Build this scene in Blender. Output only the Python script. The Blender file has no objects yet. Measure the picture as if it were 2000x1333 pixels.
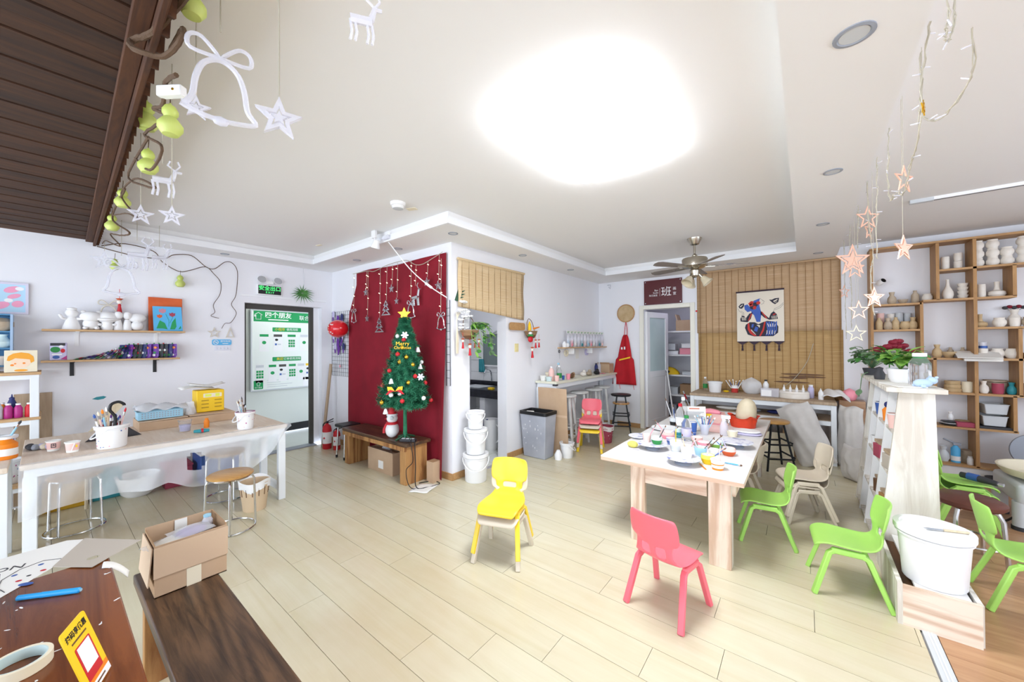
import bpy, bmesh, math, random
from mathutils import Matrix, Vector
random.seed(7)
SC = bpy.context.scene
COL = SC.collection
PI = math.pi
R = math.radians

# ------------------------------------------------------------------ camera, world, light, exposure
cam_d = bpy.data.cameras.new('camera')
cam = bpy.data.objects.new('camera', cam_d)
COL.objects.link(cam)
SC.camera = cam
cam_d.sensor_width = 36.0
cam_d.lens = 12.99
cam_d.clip_start = 0.02
CAM_H = 1.47
_yaw, _pitch, _roll = R(38.296), R(0.4635), R(-0.377)
_f = Vector((-math.sin(_yaw) * math.cos(_pitch), math.cos(_yaw) * math.cos(_pitch), math.sin(_pitch)))
_r = Vector((math.cos(_yaw), math.sin(_yaw), 0))
_u = _r.cross(_f)
_R = math.cos(_roll) * _r + math.sin(_roll) * _u
_U = -math.sin(_roll) * _r + math.cos(_roll) * _u
cam.matrix_world = Matrix(((_R.x, _U.x, -_f.x, 0), (_R.y, _U.y, -_f.y, 0), (_R.z, _U.z, -_f.z, CAM_H), (0, 0, 0, 1)))

world = bpy.data.worlds.new('daylight')
SC.world = world
world.use_nodes = True
_bg = world.node_tree.nodes['Background']
_bg.inputs[0].default_value = (0.78, 0.87, 1.0, 1)
_bg.inputs[1].default_value = 4.0
SC.view_settings.view_transform = 'Standard'
SC.view_settings.look = 'None'
SC.view_settings.gamma = 1.0
SC.view_settings.use_curve_mapping = False
SC.view_settings.exposure = 0.67
LAMP_STRENGTH = 23.0

XR_ = 3.6
def portal(name, loc, rot, sx, sy):
    d = bpy.data.lights.new(name, 'AREA')
    d.shape = 'RECTANGLE'; d.size = sx; d.size_y = sy
    d.cycles.is_portal = True
    o = bpy.data.objects.new(name, d); COL.objects.link(o)
    o.location = loc; o.rotation_euler = rot
portal('shopfront_daylight', (-2.9, -2.72, 1.3), (R(90), 0, 0), 5.0, 2.3)
portal('shopfront_daylight', (1.9, -2.72, 1.3), (R(90), 0, 0), 3.0, 2.3)
portal('added_window_daylight', (XR_ + 0.02, 2.6, 1.8), (0, R(90), 0), 1.1, 4.4)  # daylight through an unseen window added to brighten the pottery corner

# ------------------------------------------------------------------ materials
def lin(h):
    if isinstance(h, (tuple, list)): return (h[0], h[1], h[2], 1)
    h = h.lstrip('#'); v = [int(h[i:i+2], 16) / 255 for i in (0, 2, 4)]
    return tuple((c / 12.92 if c <= 0.04045 else ((c + 0.055) / 1.055) ** 2.4) for c in v) + (1,)
MATS = {}
def mat(name, col, rough=0.5, metal=0.0, col2=None, nscale=8.0, stretch=None, trans=0.0, alpha=1.0, emit=None, es=0.0, bump=0.0, bscale=40.0, spec=0.5, contrast=(0.35, 0.65), detail=4.0, coat=0.0, ior=1.45, sss=0.0):
    m = bpy.data.materials.new(name); m.use_nodes = True
    nt = m.node_tree; b = nt.nodes['Principled BSDF']; L = nt.links
    b.inputs['Base Color'].default_value = lin(col)
    b.inputs['Roughness'].default_value = rough
    b.inputs['Metallic'].default_value = metal
    b.inputs['Specular IOR Level'].default_value = spec
    b.inputs['Transmission Weight'].default_value = trans
    b.inputs['Alpha'].default_value = alpha
    b.inputs['Coat Weight'].default_value = coat
    b.inputs['IOR'].default_value = ior
    if emit: b.inputs['Emission Color'].default_value = lin(emit); b.inputs['Emission Strength'].default_value = es
    if col2 or bump:
        tc = nt.nodes.new('ShaderNodeTexCoord'); mp = nt.nodes.new('ShaderNodeMapping')
        L.new(tc.outputs['Object'], mp.inputs[0])
        if stretch: mp.inputs['Scale'].default_value = stretch
    if col2:
        n = nt.nodes.new('ShaderNodeTexNoise'); n.inputs['Scale'].default_value = nscale; n.inputs['Detail'].default_value = detail
        L.new(mp.outputs[0], n.inputs['Vector'])
        cr = nt.nodes.new('ShaderNodeValToRGB')
        cr.color_ramp.elements[0].position = contrast[0]; cr.color_ramp.elements[0].color = lin(col)
        cr.color_ramp.elements[1].position = contrast[1]; cr.color_ramp.elements[1].color = lin(col2)
        L.new(n.outputs[0], cr.inputs[0]); L.new(cr.outputs[0], b.inputs['Base Color'])
    if bump:
        n2 = nt.nodes.new('ShaderNodeTexNoise'); n2.inputs['Scale'].default_value = bscale; n2.inputs['Detail'].default_value = 3
        L.new(mp.outputs[0], n2.inputs['Vector'])
        bp = nt.nodes.new('ShaderNodeBump'); bp.inputs['Strength'].default_value = bump; bp.inputs['Distance'].default_value = 0.01
        L.new(n2.outputs[0], bp.inputs['Height']); L.new(bp.outputs[0], b.inputs['Normal'])
    MATS[name] = m
    return m
def wood(name, c1, c2, axis='x', scale=6.0, rough=0.5, ring=0.0, c3=None, coat=0.0, per_object=0.0, wear_reflection=None):
    """grain stretched along an axis of the object"""
    m = bpy.data.materials.new(name); m.use_nodes = True
    nt = m.node_tree; b = nt.nodes['Principled BSDF']; L = nt.links
    b.inputs['Roughness'].default_value = rough; b.inputs['Coat Weight'].default_value = coat; b.inputs['Coat Roughness'].default_value = .25
    tc = nt.nodes.new('ShaderNodeTexCoord'); mp = nt.nodes.new('ShaderNodeMapping')
    L.new(tc.outputs['Object'], mp.inputs[0])
    s = {'x': (0.09, 1, 1), 'y': (1, 0.09, 1), 'z': (1, 1, 0.09)}[axis]
    mp.inputs['Scale'].default_value = s
    oi = nt.nodes.new('ShaderNodeObjectInfo')
    sh = nt.nodes.new('ShaderNodeVectorMath'); sh.operation = 'SCALE'; sh.inputs['Scale'].default_value = 37.0
    L.new(oi.outputs['Random'], sh.inputs[0]); L.new(sh.outputs[0], mp.inputs['Location'])
    n = nt.nodes.new('ShaderNodeTexNoise'); n.inputs['Scale'].default_value = scale * 6; n.inputs['Detail'].default_value = 9; n.inputs['Roughness'].default_value = 0.65; n.inputs['Distortion'].default_value = 1.2
    L.new(mp.outputs[0], n.inputs['Vector'])
    cr = nt.nodes.new('ShaderNodeValToRGB')
    cr.color_ramp.elements[0].position = 0.32; cr.color_ramp.elements[0].color = lin(c1)
    cr.color_ramp.elements[1].position = 0.68; cr.color_ramp.elements[1].color = lin(c2)
    src = n.outputs[0]
    if ring:
        w = nt.nodes.new('ShaderNodeTexNoise'); w.inputs['Scale'].default_value = scale * 0.8; w.inputs['Detail'].default_value = 1
        L.new(mp.outputs[0], w.inputs['Vector'])
        mu = nt.nodes.new('ShaderNodeMath'); mu.operation = 'MULTIPLY'; mu.inputs[1].default_value = 60.0
        si = nt.nodes.new('ShaderNodeMath'); si.operation = 'SINE'
        ad = nt.nodes.new('ShaderNodeMath'); ad.operation = 'MULTIPLY_ADD'; ad.inputs[1].default_value = ring
        L.new(w.outputs[0], mu.inputs[0]); L.new(mu.outputs[0], si.inputs[0]); L.new(si.outputs[0], ad.inputs[0]); L.new(n.outputs[0], ad.inputs[2])
        src = ad.outputs[0]
    L.new(src, cr.inputs[0])
    out = cr.outputs[0]
    if per_object:
        hs = nt.nodes.new('ShaderNodeHueSaturation')
        mr = nt.nodes.new('ShaderNodeMapRange'); mr.inputs[3].default_value = 1 - per_object; mr.inputs[4].default_value = 1 + per_object
        L.new(oi.outputs['Random'], mr.inputs[0]); L.new(mr.outputs[0], hs.inputs['Value']); L.new(out, hs.inputs['Color']); out = hs.outputs[0]
    if wear_reflection:   # brown patches across the boards: worn dirt plus painted warm reflection
        ge = nt.nodes.new('ShaderNodeNewGeometry'); wn = nt.nodes.new('ShaderNodeTexNoise'); wn.inputs['Scale'].default_value = 0.55; wn.inputs['Detail'].default_value = 5; wn.inputs['Roughness'].default_value = 0.6
        L.new(ge.outputs['Position'], wn.inputs['Vector'])
        wr = nt.nodes.new('ShaderNodeMapRange'); wr.inputs[1].default_value = 0.46; wr.inputs[2].default_value = 0.72; wr.inputs[4].default_value = 0.5
        mx = nt.nodes.new('ShaderNodeMixRGB'); mx.inputs[2].default_value = lin(wear_reflection)
        L.new(wn.outputs[0], wr.inputs[0]); L.new(wr.outputs[0], mx.inputs[0]); L.new(out, mx.inputs[1]); out = mx.outputs[0]
    L.new(out, b.inputs['Base Color'])
    bp = nt.nodes.new('ShaderNodeBump'); bp.inputs['Strength'].default_value = 0.08; bp.inputs['Distance'].default_value = 0.004
    L.new(n.outputs[0], bp.inputs['Height']); L.new(bp.outputs[0], b.inputs['Normal'])
    MATS[name] = m
    return m

mat('wall', '#eeeef2', 0.85, bump=0.03, bscale=90)
mat('ceil', '#f0efee', 0.9)
mat('trimwhite', '#f3f4f6', 0.7)
mat('grout', '#a8a6ae', 0.8)
wood('board', '#d6d0b7', '#cdc5a6', 'x', 1.6, 0.22, per_object=0.025, wear_reflection='#bb9c74')
wood('boardbrown', '#c39a74', '#a67a58', 'x', 2.2, 0.3, per_object=0.12)
wood('ceilwood', '#281305', '#4a2a0e', 'y', 4.0, 0.8, per_object=0.28)
wood('ceiltrim', '#3a1d09', '#583212', 'x', 5.0, 0.8)
wood('pine', '#ead9c6', '#cdaf96', 'z', 4.0, 0.55, ring=0.2)
wood('pinex', '#ead9c6', '#cdaf96', 'x', 4.0, 0.55, ring=0.2)
wood('ply', '#e7d9c8', '#d8c4ae', 'x', 3.0, 0.6)
wood('oak', '#b98d58', '#9c7040', 'z', 5.0, 0.55)
wood('oakx', '#c49a68', '#a87d4e', 'x', 5.0, 0.55)
wood('darkbench', '#35241a', '#6b4e36', 'x', 6.0, 0.38, ring=0.1)
wood('redtable', '#54280f', '#864a22', 'x', 2.0, 0.25, ring=0.12)
wood('oldwood', '#8a5a30', '#b98a54', 'z', 3.5, 0.6, ring=0.2)
wood('whitewash', '#ebe7de', '#cfc7ba', 'z', 3.4, 0.6, ring=0.2)
wood('stoolwood', '#c99a58', '#b07c3c', 'x', 4.0, 0.35, coat=0.3)
wood('shelfwood', '#d0ac7e', '#ba9264', 'y', 4.0, 0.5)
wood('palewood', '#dccdb0', '#cbb895', 'z', 4.0, 0.6)
wood('panelwood', '#bda78c', '#a58e74', 'z', 4.0, 0.6)
mat('white', '#f2f2f2', 0.45)
mat('whitegloss', '#f5f5f5', 0.25)
mat('whitemetal', '#e9edf0', 0.35)
mat('plaster', '#f0efee', 0.8)
mat('bisque', '#e8e0d4', 0.75, col2='#f1ebe2', nscale=10)
mat('clay', '#bfae98', 0.75, col2='#a8957d', nscale=12)
mat('claytan', '#cdb48d', 0.7, col2='#b99c72', nscale=9)
mat('black', '#17171a', 0.45)
mat('blackmetal', '#26282c', 0.4, 0.5)
mat('chrome', '#d9dcdf', 0.15, 1.0)
mat('nickel', '#b9b2a4', 0.25, 1.0)
mat('grey', '#9aa0ab', 0.5)
mat('greyplastic', '#a3a7b3', 0.45, col2='#b2b6c0', nscale=5)
mat('lightgrey', '#cdd1d4', 0.45)
mat('red', '#c8202c', 0.5)
mat('redcloth', '#8c1226', 0.9, col2='#7d0d20', nscale=3, bump=0.25, bscale=5)
mat('pinkplastic', '#f1707d', 0.32)
mat('yellowplastic', '#f6d238', 0.32)
mat('beigeplastic', '#d8ccb8', 0.38)
mat('greenplastic', '#a6d968', 0.35)
mat('brownleather', '#63372c', 0.4)
mat('card', '#c6a98b', 0.8, col2='#bc9e80', nscale=4)
mat('carddark', '#a98765', 0.85)
mat('cardpale', '#d0b599', 0.85)
mat('paper', '#eeece6', 0.8)
mat('papergrey', '#bdb3a6', 0.85)
mat('glass', '#f4fbfa', 0.05, trans=1.0, ior=1.3)
mat('clearplastic', '#f5f7f8', 0.12, trans=0.92, ior=1.2)
mat('frost', '#cfe0de', 0.55, col2='#bfd3d2', nscale=2)
mat('blue', '#3a5fa8', 0.45); mat('skyblue', '#58b4e6', 0.5); mat('lightblue', '#9cc9dc', 0.5); mat('navy', '#27306a', 0.5)
mat('teal', '#2f8f9a', 0.5); mat('green', '#2f8a44', 0.55); mat('signgreen', '#159a55', 0.5); mat('orange', '#f0871e', 0.45)
mat('yellow', '#f3c81d', 0.5); mat('purple', '#6b2f9a', 0.5); mat('magenta', '#b02a7c', 0.4); mat('pink', '#f39aa8', 0.6); mat('palepink', '#efc6bd', 0.65)
mat('lilac', '#c9c3e2', 0.6); mat('brown', '#6b4a30', 0.6); mat('dark', '#3a3a3e', 0.6); mat('cream', '#ece2c8', 0.6)
mat('rosegold', '#f3bfa6', 0.3, 0.25)
mat('gold', '#e3b63c', 0.25, 0.85)
mat('silver', '#d4d7dc', 0.2, 0.9)
mat('vine', '#5e4835', 0.8, bump=0.5, bscale=60); mat('gourd', '#ccd67c', 0.45, col2='#bccb60', nscale=6)
mat('leaf', '#4d8a3c', 0.5, col2='#3f7a34', nscale=9); mat('leafpale', '#93c05a', 0.5, col2='#7cb048', nscale=9); mat('leafgrey', '#6f8f68', 0.6, col2='#5a7c55', nscale=9)
mat('leafdark', '#1d4a30', 0.5)
mat('fir', '#2a7c58', 0.7, col2='#1a6446', nscale=30)
mat('flower', '#7a1026', 0.7)
mat('sacking', '#d3cfca', 0.8, col2='#c6c1bc', nscale=6, bump=0.4, bscale=10)
mat('sponge', '#d9cf6a', 0.95, bump=0.8, bscale=80)
mat('sky_world', '#ffffff', 0.5)
mat('lampglow', '#ffffff', 0.5, emit='#f4f8ff', es=LAMP_STRENGTH)
mat('exitglow', '#12351f', 0.5, emit='#4be07a', es=0.9)
mat('tilefloor', '#d9dcd6', 0.3, col2='#cfd3cc', nscale=2)
mat('corridor', '#dfe4dd', 0.6)
mat('darkframe', '#4a4844', 0.5)
mat('painting_orange', '#dd6a3a', 0.8, col2='#c9562c', nscale=5)
mat('melon', '#ddd0b4', 0.6, col2='#d2c3a3', nscale=10)
mat('redbag', '#e0492c', 0.3)
mat('clearsheet', '#f2f4f7', 0.25, alpha=0.36, bump=0.5, bscale=9)
mat('bagfilm', '#f2f4f7', 0.2, alpha=0.45, bump=0.6, bscale=12)
mat('acrylic', '#f0f0fa', 0.12, alpha=0.45, spec=0.9)
mat('cable', '#b3ac9a', 0.5)

# ------------------------------------------------------------------ mesh building
class MB:
    def __init__(s, m='white'):
        s.v = []; s.f = []; s.fm = []; s.mats = []; s.mat(m)
    def mat(s, m):
        if m not in s.mats: s.mats.append(m)
        s.ci = s.mats.index(m); return s
    def add(s, vs, fs, T=None):
        k = len(s.v)
        if T is not None: vs = [T @ Vector(p) for p in vs]
        s.v += [tuple(p) for p in vs]
        for f in fs: s.f.append(tuple(k + i for i in f)); s.fm.append(s.ci)
        return s
    def box(s, cx, cy, cz, sx, sy, sz, T=None, rz=0, rx=0, ry=0):
        x, y, z = sx / 2, sy / 2, sz / 2
        vs = [(-x,-y,-z),(x,-y,-z),(x,y,-z),(-x,y,-z),(-x,-y,z),(x,-y,z),(x,y,z),(-x,y,z)]
        M_ = Matrix.Translation((cx, cy, cz)) @ Matrix.Rotation(rz, 4, 'Z') @ Matrix.Rotation(ry, 4, 'Y') @ Matrix.Rotation(rx, 4, 'X')
        if T is not None: M_ = T @ M_
        return s.add(vs, [(0,3,2,1),(4,5,6,7),(0,1,5,4),(1,2,6,5),(2,3,7,6),(3,0,4,7)], M_)
    def slab(s, x0, x1, y0, y1, z0, z1, T=None):
        return s.box((x0+x1)/2, (y0+y1)/2, (z0+z1)/2, abs(x1-x0), abs(y1-y0), abs(z1-z0), T)
    def lathe(s, prof, n=24, c=(0,0,0), sx=1.0, sy=1.0, T=None, a0=0.0):
        vs = []; fs = []
        for (r, z) in prof:
            for i in range(n):
                a = a0 + 2 * PI * i / n
                vs.append((c[0] + r * math.cos(a) * sx, c[1] + r * math.sin(a) * sy, c[2] + z))
        for j in range(len(prof) - 1):
            for i in range(n):
                a, b = j * n + i, j * n + (i + 1) % n
                fs.append((a, b, b + n, a + n))
        if prof[0][0] > 1e-6 and len(prof) < 3: fs.append(tuple(range(n - 1, -1, -1)))
        if prof[-1][0] > 1e-6 and len(prof) < 3: fs.append(tuple((len(prof) - 1) * n + i for i in range(n)))
        return s.add(vs, fs, T)
    def cyl(s, p0, p1, r0, r1=None, n=12, T=None):
        return s.tube([p0, p1], [r0, r0 if r1 is None else r1], n, T=T)
    def tube(s, pts, r, n=8, closed=False, T=None, sq=None):
        pts = [Vector(p) for p in pts]; m = len(pts)
        rs = r if isinstance(r, (list, tuple)) else [r] * m
        tang = []
        for i in range(m):
            if closed: t = pts[(i + 1) % m] - pts[i - 1]
            else: t = pts[min(i + 1, m - 1)] - pts[max(i - 1, 0)]
            tang.append(t.normalized() if t.length > 1e-9 else Vector((0, 0, 1)))
        up = Vector((0, 0, 1)) if abs(tang[0].z) < 0.9 else Vector((1, 0, 0))
        nrm = (up - tang[0] * up.dot(tang[0])).normalized()
        vs = []; fs = []
        for i in range(m):
            nrm = nrm - tang[i] * nrm.dot(tang[i])
            nrm = nrm.normalized() if nrm.length > 1e-6 else tang[i].orthogonal().normalized()
            bn = tang[i].cross(nrm)
            for k in range(n):
                a = 2 * PI * (k + 0.5) / n
                ca, sa = math.cos(a), math.sin(a)
                if sq: vs.append(pts[i] + nrm * ca * sq[0] * 1.414 + bn * sa * sq[1] * 1.414)
                else: vs.append(pts[i] + (nrm * ca + bn * sa) * rs[i])
        rng = m if closed else m - 1
        for i in range(rng):
            for k in range(n):
                a = i * n + k; b = i * n + (k + 1) % n; j = ((i + 1) % m) * n
                fs.append((a, b, j + (k + 1) % n, j + k))
        if not closed:
            fs.append(tuple(range(n - 1, -1, -1))); fs.append(tuple((m - 1) * n + k for k in range(n)))
        return s.add(vs, fs, T)
    def poly(s, out, t, T=None):
        n = len(out)
        vs = [(p[0], p[1], 0) for p in out] + [(p[0], p[1], t) for p in out]
        area = sum(out[i][0] * out[(i+1) % n][1] - out[(i+1) % n][0] * out[i][1] for i in range(n))
        idx = list(range(n))
        fs = [tuple(reversed(idx)), tuple(n + i for i in idx)] + [(i, (i + 1) % n, n + (i + 1) % n, n + i) for i in idx]
        if area < 0: fs = [tuple(reversed(f)) for f in fs]
        return s.add(vs, fs, T)
    def ringpoly(s, out, inn, t, T=None):
        n = len(out)
        vs = [(p[0], p[1], 0) for p in out] + [(p[0], p[1], 0) for p in inn] + [(p[0], p[1], t) for p in out] + [(p[0], p[1], t) for p in inn]
        fs = []
        for i in range(n):
            j = (i + 1) % n
            fs += [(j, i, n + i, n + j), (2*n + i, 2*n + j, 3*n + j, 3*n + i), (i, j, 2*n + j, 2*n + i), (n + j, n + i, 3*n + i, 3*n + j)]
        return s.add(vs, fs, T)
    def sph(s, c, r, nu=12, nv=8, T=None):
        if not isinstance(r, (tuple, list)): r = (r, r, r)
        vs = [(c[0], c[1], c[2] - r[2])]; fs = []
        for j in range(1, nv):
            b = -PI / 2 + PI * j / nv
            for i in range(nu):
                a = 2 * PI * i / nu
                vs.append((c[0] + r[0] * math.cos(b) * math.cos(a), c[1] + r[1] * math.cos(b) * math.sin(a), c[2] + r[2] * math.sin(b)))
        vs.append((c[0], c[1], c[2] + r[2])); top = len(vs) - 1
        for i in range(nu): fs.append((0, 1 + (i + 1) % nu, 1 + i))
        for j in range(nv - 2):
            for i in range(nu):
                a = 1 + j * nu + i; b = 1 + j * nu + (i + 1) % nu
                fs.append((a, b, b + nu, a + nu))
        for i in range(nu): fs.append((1 + (nv - 2) * nu + i, 1 + (nv - 2) * nu + (i + 1) % nu, top))
        return s.add(vs, fs, T)
    def grid(s, fn, nu, nv, T=None, skip=None, closeu=False):
        vs = [fn(i / nu, j / nv) for j in range(nv + 1) for i in range(nu + (0 if closeu else 1))]
        w = nu if closeu else nu + 1; fs = []
        for j in range(nv):
            for i in range(nu):
                if skip and skip(i, j): continue
                i2 = (i + 1) % w
                fs.append((j * w + i, j * w + i2, (j + 1) * w + i2, (j + 1) * w + i))
        return s.add(vs, fs, T)
    def mesh(s, name, smooth=40):
        me = bpy.data.meshes.new(name)
        me.from_pydata(s.v, [], s.f)
        for m in s.mats: me.materials.append(MATS[m])
        for p, k in zip(me.polygons, s.fm): p.material_index = k
        if smooth:
            for p in me.polygons: p.use_smooth = True
            me.set_sharp_from_angle(angle=R(smooth))
        me.update()
        return me
    def build(s, name, parent=None, loc=(0,0,0), rot=(0,0,0), bevel=0.0, smooth=40, solid=0.0, sub=0, seg=2):
        o = bpy.data.objects.new(name, s.mesh(name, smooth)); COL.objects.link(o)
        o.location = loc; o.rotation_euler = rot
        if parent is not None: o.parent = parent
        mods(o, bevel, solid, sub, seg)
        return o
def mods(o, bevel=0.0, solid=0.0, sub=0, seg=2):
    if solid:
        m = o.modifiers.new('solid', 'SOLIDIFY'); m.thickness = solid; m.offset = 0
    if sub:
        m = o.modifiers.new('sub', 'SUBSURF'); m.levels = sub; m.render_levels = sub
    if bevel:
        m = o.modifiers.new('bevel', 'BEVEL'); m.width = bevel; m.segments = seg; m.limit_method = 'ANGLE'; m.angle_limit = R(40)
def tag(o, label, cat, group=None):
    o['label'] = label; o['category'] = cat
    if group: o['group'] = group
    return o
def struct(o, label=None):
    o['kind'] = 'structure'
    if label: o['label'] = label
    return o
def thing(name, label, cat, loc=(0,0,0), rz=0.0, group=None, rot=None):
    o = bpy.data.objects.new(name, None); COL.objects.link(o)
    o.empty_display_size = 0.05
    o.location = loc; o.rotation_euler = rot if rot else (0, 0, rz)
    return tag(o, label, cat, group)
def copy_tree(o, parent=None):
    c = o.copy(); COL.objects.link(c); c.parent = parent
    for ch in [x for x in o.children]: copy_tree(ch, c)
    return c
def dup(o, label, loc, rz=0.0, group=None):
    c = copy_tree(o); c.location = loc; c.rotation_euler = (0, 0, rz); c['label'] = label
    if group: c['group'] = group
    return c
def txt(body, size, m, parent, T, name='lettering', ext=0.0006, align='CENTER', bold=0.0, sx=1.0):
    """flat printed lettering as a thin mesh; T maps text plane (x right, y up, z out) to parent space"""
    cu = bpy.data.curves.new(name, 'FONT'); cu.body = body; cu.size = size; cu.extrude = ext; cu.align_x = align; cu.align_y = 'CENTER'
    cu.offset = bold; cu.resolution_u = 2
    tmp = bpy.data.objects.new(name, cu); COL.objects.link(tmp)
    dg = bpy.context.evaluated_depsgraph_get()
    me = bpy.data.meshes.new_from_object(tmp.evaluated_get(dg))
    bpy.data.objects.remove(tmp)
    me.materials.clear(); me.materials.append(MATS[m])
    me.transform(T @ Matrix.Diagonal((sx, 1, 1, 1)))
    o = bpy.data.objects.new(name, me); COL.objects.link(o)
    if parent is not None: o.parent = parent
    return o
def frameT(origin, right, up):
    r = Vector(right).normalized(); u = Vector(up).normalized(); n = r.cross(u)
    return Matrix(((r.x, u.x, n.x, origin[0]), (r.y, u.y, n.y, origin[1]), (r.z, u.z, n.z, origin[2]), (0, 0, 0, 1)))
def onX(y, z, x):   # print plane on a wall that faces +X: right = +Y
    return frameT((x, y, z), (0, 1, 0), (0, 0, 1))
def onY(x, z, y):   # print plane on a wall that faces -Y: right = +X
    return frameT((x, y, z), (1, 0, 0), (0, 0, 1))
def face_cam(p, tilt=0.0):  # upright plane turned towards where the visitor stands
    d = Vector((p[0], p[1], 0)).normalized()
    rgt = Vector((d.y, -d.x, 0))
    return frameT(p, rgt, (0, 0, 1))
def ell(cx, cy, rx, ry, n=16, rot=0.0):
    c, s_ = math.cos(rot), math.sin(rot)
    return [(cx + rx * math.cos(2*PI*i/n) * c - ry * math.sin(2*PI*i/n) * s_, cy + rx * math.cos(2*PI*i/n) * s_ + ry * math.sin(2*PI*i/n) * c) for i in range(n)]
def rect(cx, cy, w, h): return [(cx-w/2, cy-h/2), (cx+w/2, cy-h/2), (cx+w/2, cy+h/2), (cx-w/2, cy+h/2)]
def rrect(cx, cy, w, h, r, n=4):
    o = []
    for (sx, sy, a) in ((1, 1, 0), (-1, 1, 90), (-1, -1, 180), (1, -1, 270)):
        for k in range(n + 1):
            t = R(a + 90 * k / n)
            o.append((cx + sx * (w/2 - r) + r * math.cos(t), cy + sy * (h/2 - r) + r * math.sin(t)))
    return o
def star(r, inner=0.42, n=5, rot=PI/2, cx=0, cy=0):
    return [(cx + (r if k % 2 == 0 else r * inner) * math.cos(rot + PI * k / n), cy + (r if k % 2 == 0 else r * inner) * math.sin(rot + PI * k / n)) for k in range(2 * n)]
def spline(pts, n=6):
    P = [Vector(p) for p in pts]; out = []
    for i in range(len(P) - 1):
        p0 = P[max(i-1, 0)]; p1 = P[i]; p2 = P[i+1]; p3 = P[min(i+2, len(P)-1)]
        for k in range(n):
            t = k / n
            out.append(0.5 * ((2*p1) + (p2-p0)*t + (2*p0-5*p1+4*p2-p3)*t*t + (3*p1-p0-3*p2+p3)*t*t*t))
    out.append(P[-1]); return out

# ------------------------------------------------------------------ the setting
XL, XK, YR, YB, XB = -5.65, -2.985, 2.73, 6.4, 0.345
ZS, ZC, Y0, XR = 2.58, 2.70, -2.7, 3.6
# floor: laminate boards 0.2 x 1.22 with the joints where they lie
fl = struct(MB('grout').slab(XL - 0.02, 0.45, Y0, YB + 0.1, -0.06, -0.012).build('floor', smooth=0), 'pale laminate floor of staggered boards')
PITCH, LEN = 0.1985, 1.22
joint = {-1: -2.74, 0: -2.236, 1: -1.49, 2: -1.24, 3: -0.965, 4: -0.586, 5: -0.311, 6: -0.958, 7: -1.61, 8: -1.19, 9: -2.01}
def bd(len_, wid, m, name='floor_board'):
    b = MB(m); b.slab(0, len_, 0, wid, -0.012, 0)
    return b.mesh(name, 0)
cache = {}
for k in range(-6, 28):
    y = 0.832 + PITCH * k
    j0 = joint.get(k, -2.2 + 0.37 * ((k * 5) % 7))
    x = j0 - LEN * math.ceil((j0 - XL) / LEN)
    y1 = min(y + PITCH, YB)
    while x < 0.45:
        a, b = max(x, XL), min(x + LEN, 0.45)
        if b - a > 0.02:
            key = (round(b - a, 3), round(y1 - y, 3))
            if key not in cache: cache[key] = bd(b - a - 0.0022, y1 - y - 0.0022, 'board')
            o = bpy.data.objects.new('floor_board', cache[key]); COL.objects.link(o)
            o.location = (a, y, 0); o.parent = fl
        x += LEN
b_ = MB('board').slab(XL, 0.45, Y0, 0.832 - 6 * PITCH, -0.012, 0).build('floor_apron', fl, smooth=0)
fr = struct(MB('grout').slab(0.45, XR, Y0, YB + 0.1, -0.06, -0.012).build('floor', smooth=0), 'brown worn laminate floor around the pottery wheel')
cache = {}
for k in range(0, 21):
    y = 2.0 + 0.21 * k
    x = 0.51 - (0.37 * ((k * 3) % 5)) % 1.2
    while x < 3.0:
        a, b = max(x, 0.51), min(x + 1.2, 3.0)
        if b - a > 0.03:
            key = round(b - a, 3)
            if key not in cache: cache[key] = bd(b - a - 0.0015, min(0.21, YB - y) - 0.0015, 'boardbrown')
            o = bpy.data.objects.new('floor_board', cache[key]); COL.objects.link(o); o.location = (a, y, 0); o.parent = fr
        x += 1.2
MB('boardbrown').slab(3.0, XR, Y0, YB, -0.012, 0).slab(0.51, 3.0, Y0, 2.0, -0.012, 0).build('floor_apron', fr, smooth=0)
ts = MB('lightgrey').slab(0.455, 0.505, Y0, YB, -0.012, 0.004)
struct(ts.build('trim_1', smooth=0), 'aluminium threshold strip between the two floors')
MB('white').slab(0.474, 0.478, Y0, YB, 0.004, 0.006).slab(0.486, 0.490, Y0, YB, 0.004, 0.006).build('ridge', bpy.data.objects['trim_1'], smooth=0)

# ceilings
c = MB('ceil').slab(XL - 0.15, XR, Y0, YB + 0.3, ZC, ZC + 0.06)
struct(c.build('ceiling', smooth=0), 'flat white tray ceiling')
def soff(name, x0, x1, y0, y1, lab):
    return struct(MB('ceil').slab(x0, x1, y0, y1, ZS, ZC + 0.01).build(name, smooth=0), lab)
D = 0.43
soff('trim_2', XL, XL + 0.37, 0.1, YR, 'dropped soffit along the wall with the exit')
soff('trim_3', XL + 0.37, XK + D, YR - D, YR + 0.05, 'dropped soffit above the red backdrop')
soff('trim_4', XK, XK + D, YR + 0.05, YB, 'dropped soffit above the small bamboo blind')
soff('trim_5', XK + D, -0.06, YB - 0.7, YB, 'dropped soffit above the large bamboo blind')
soff('trim_6', -0.06, XB, Y0, YB, 'dropped beam with the hanging stars')
# slim lower fascia lip (the tray edge steps back above it)
def lip(name, x0, x1, y0, y1, lab): return struct(MB('trimwhite').slab(x0, x1, y0, y1, ZS - 0.003, ZS + 0.062).build(name, smooth=0), lab)
lip('trim_7', XL + 0.37, XL + 0.40, 0.2, YR - D - 0.03, 'white fascia lip along the exit wall soffit')
lip('trim_8', XL + 0.37, XK + D + 0.03, YR - D - 0.03, YR - D, 'white fascia lip above the red backdrop')
lip('trim_9', XK + D, XK + D + 0.03, YR - D, YB - 0.73, 'white fascia lip above the kitchen wall')
lip('trim_10', XK + D, -0.06, YB - 0.73, YB - 0.70, 'white fascia lip at the far end')

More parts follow.
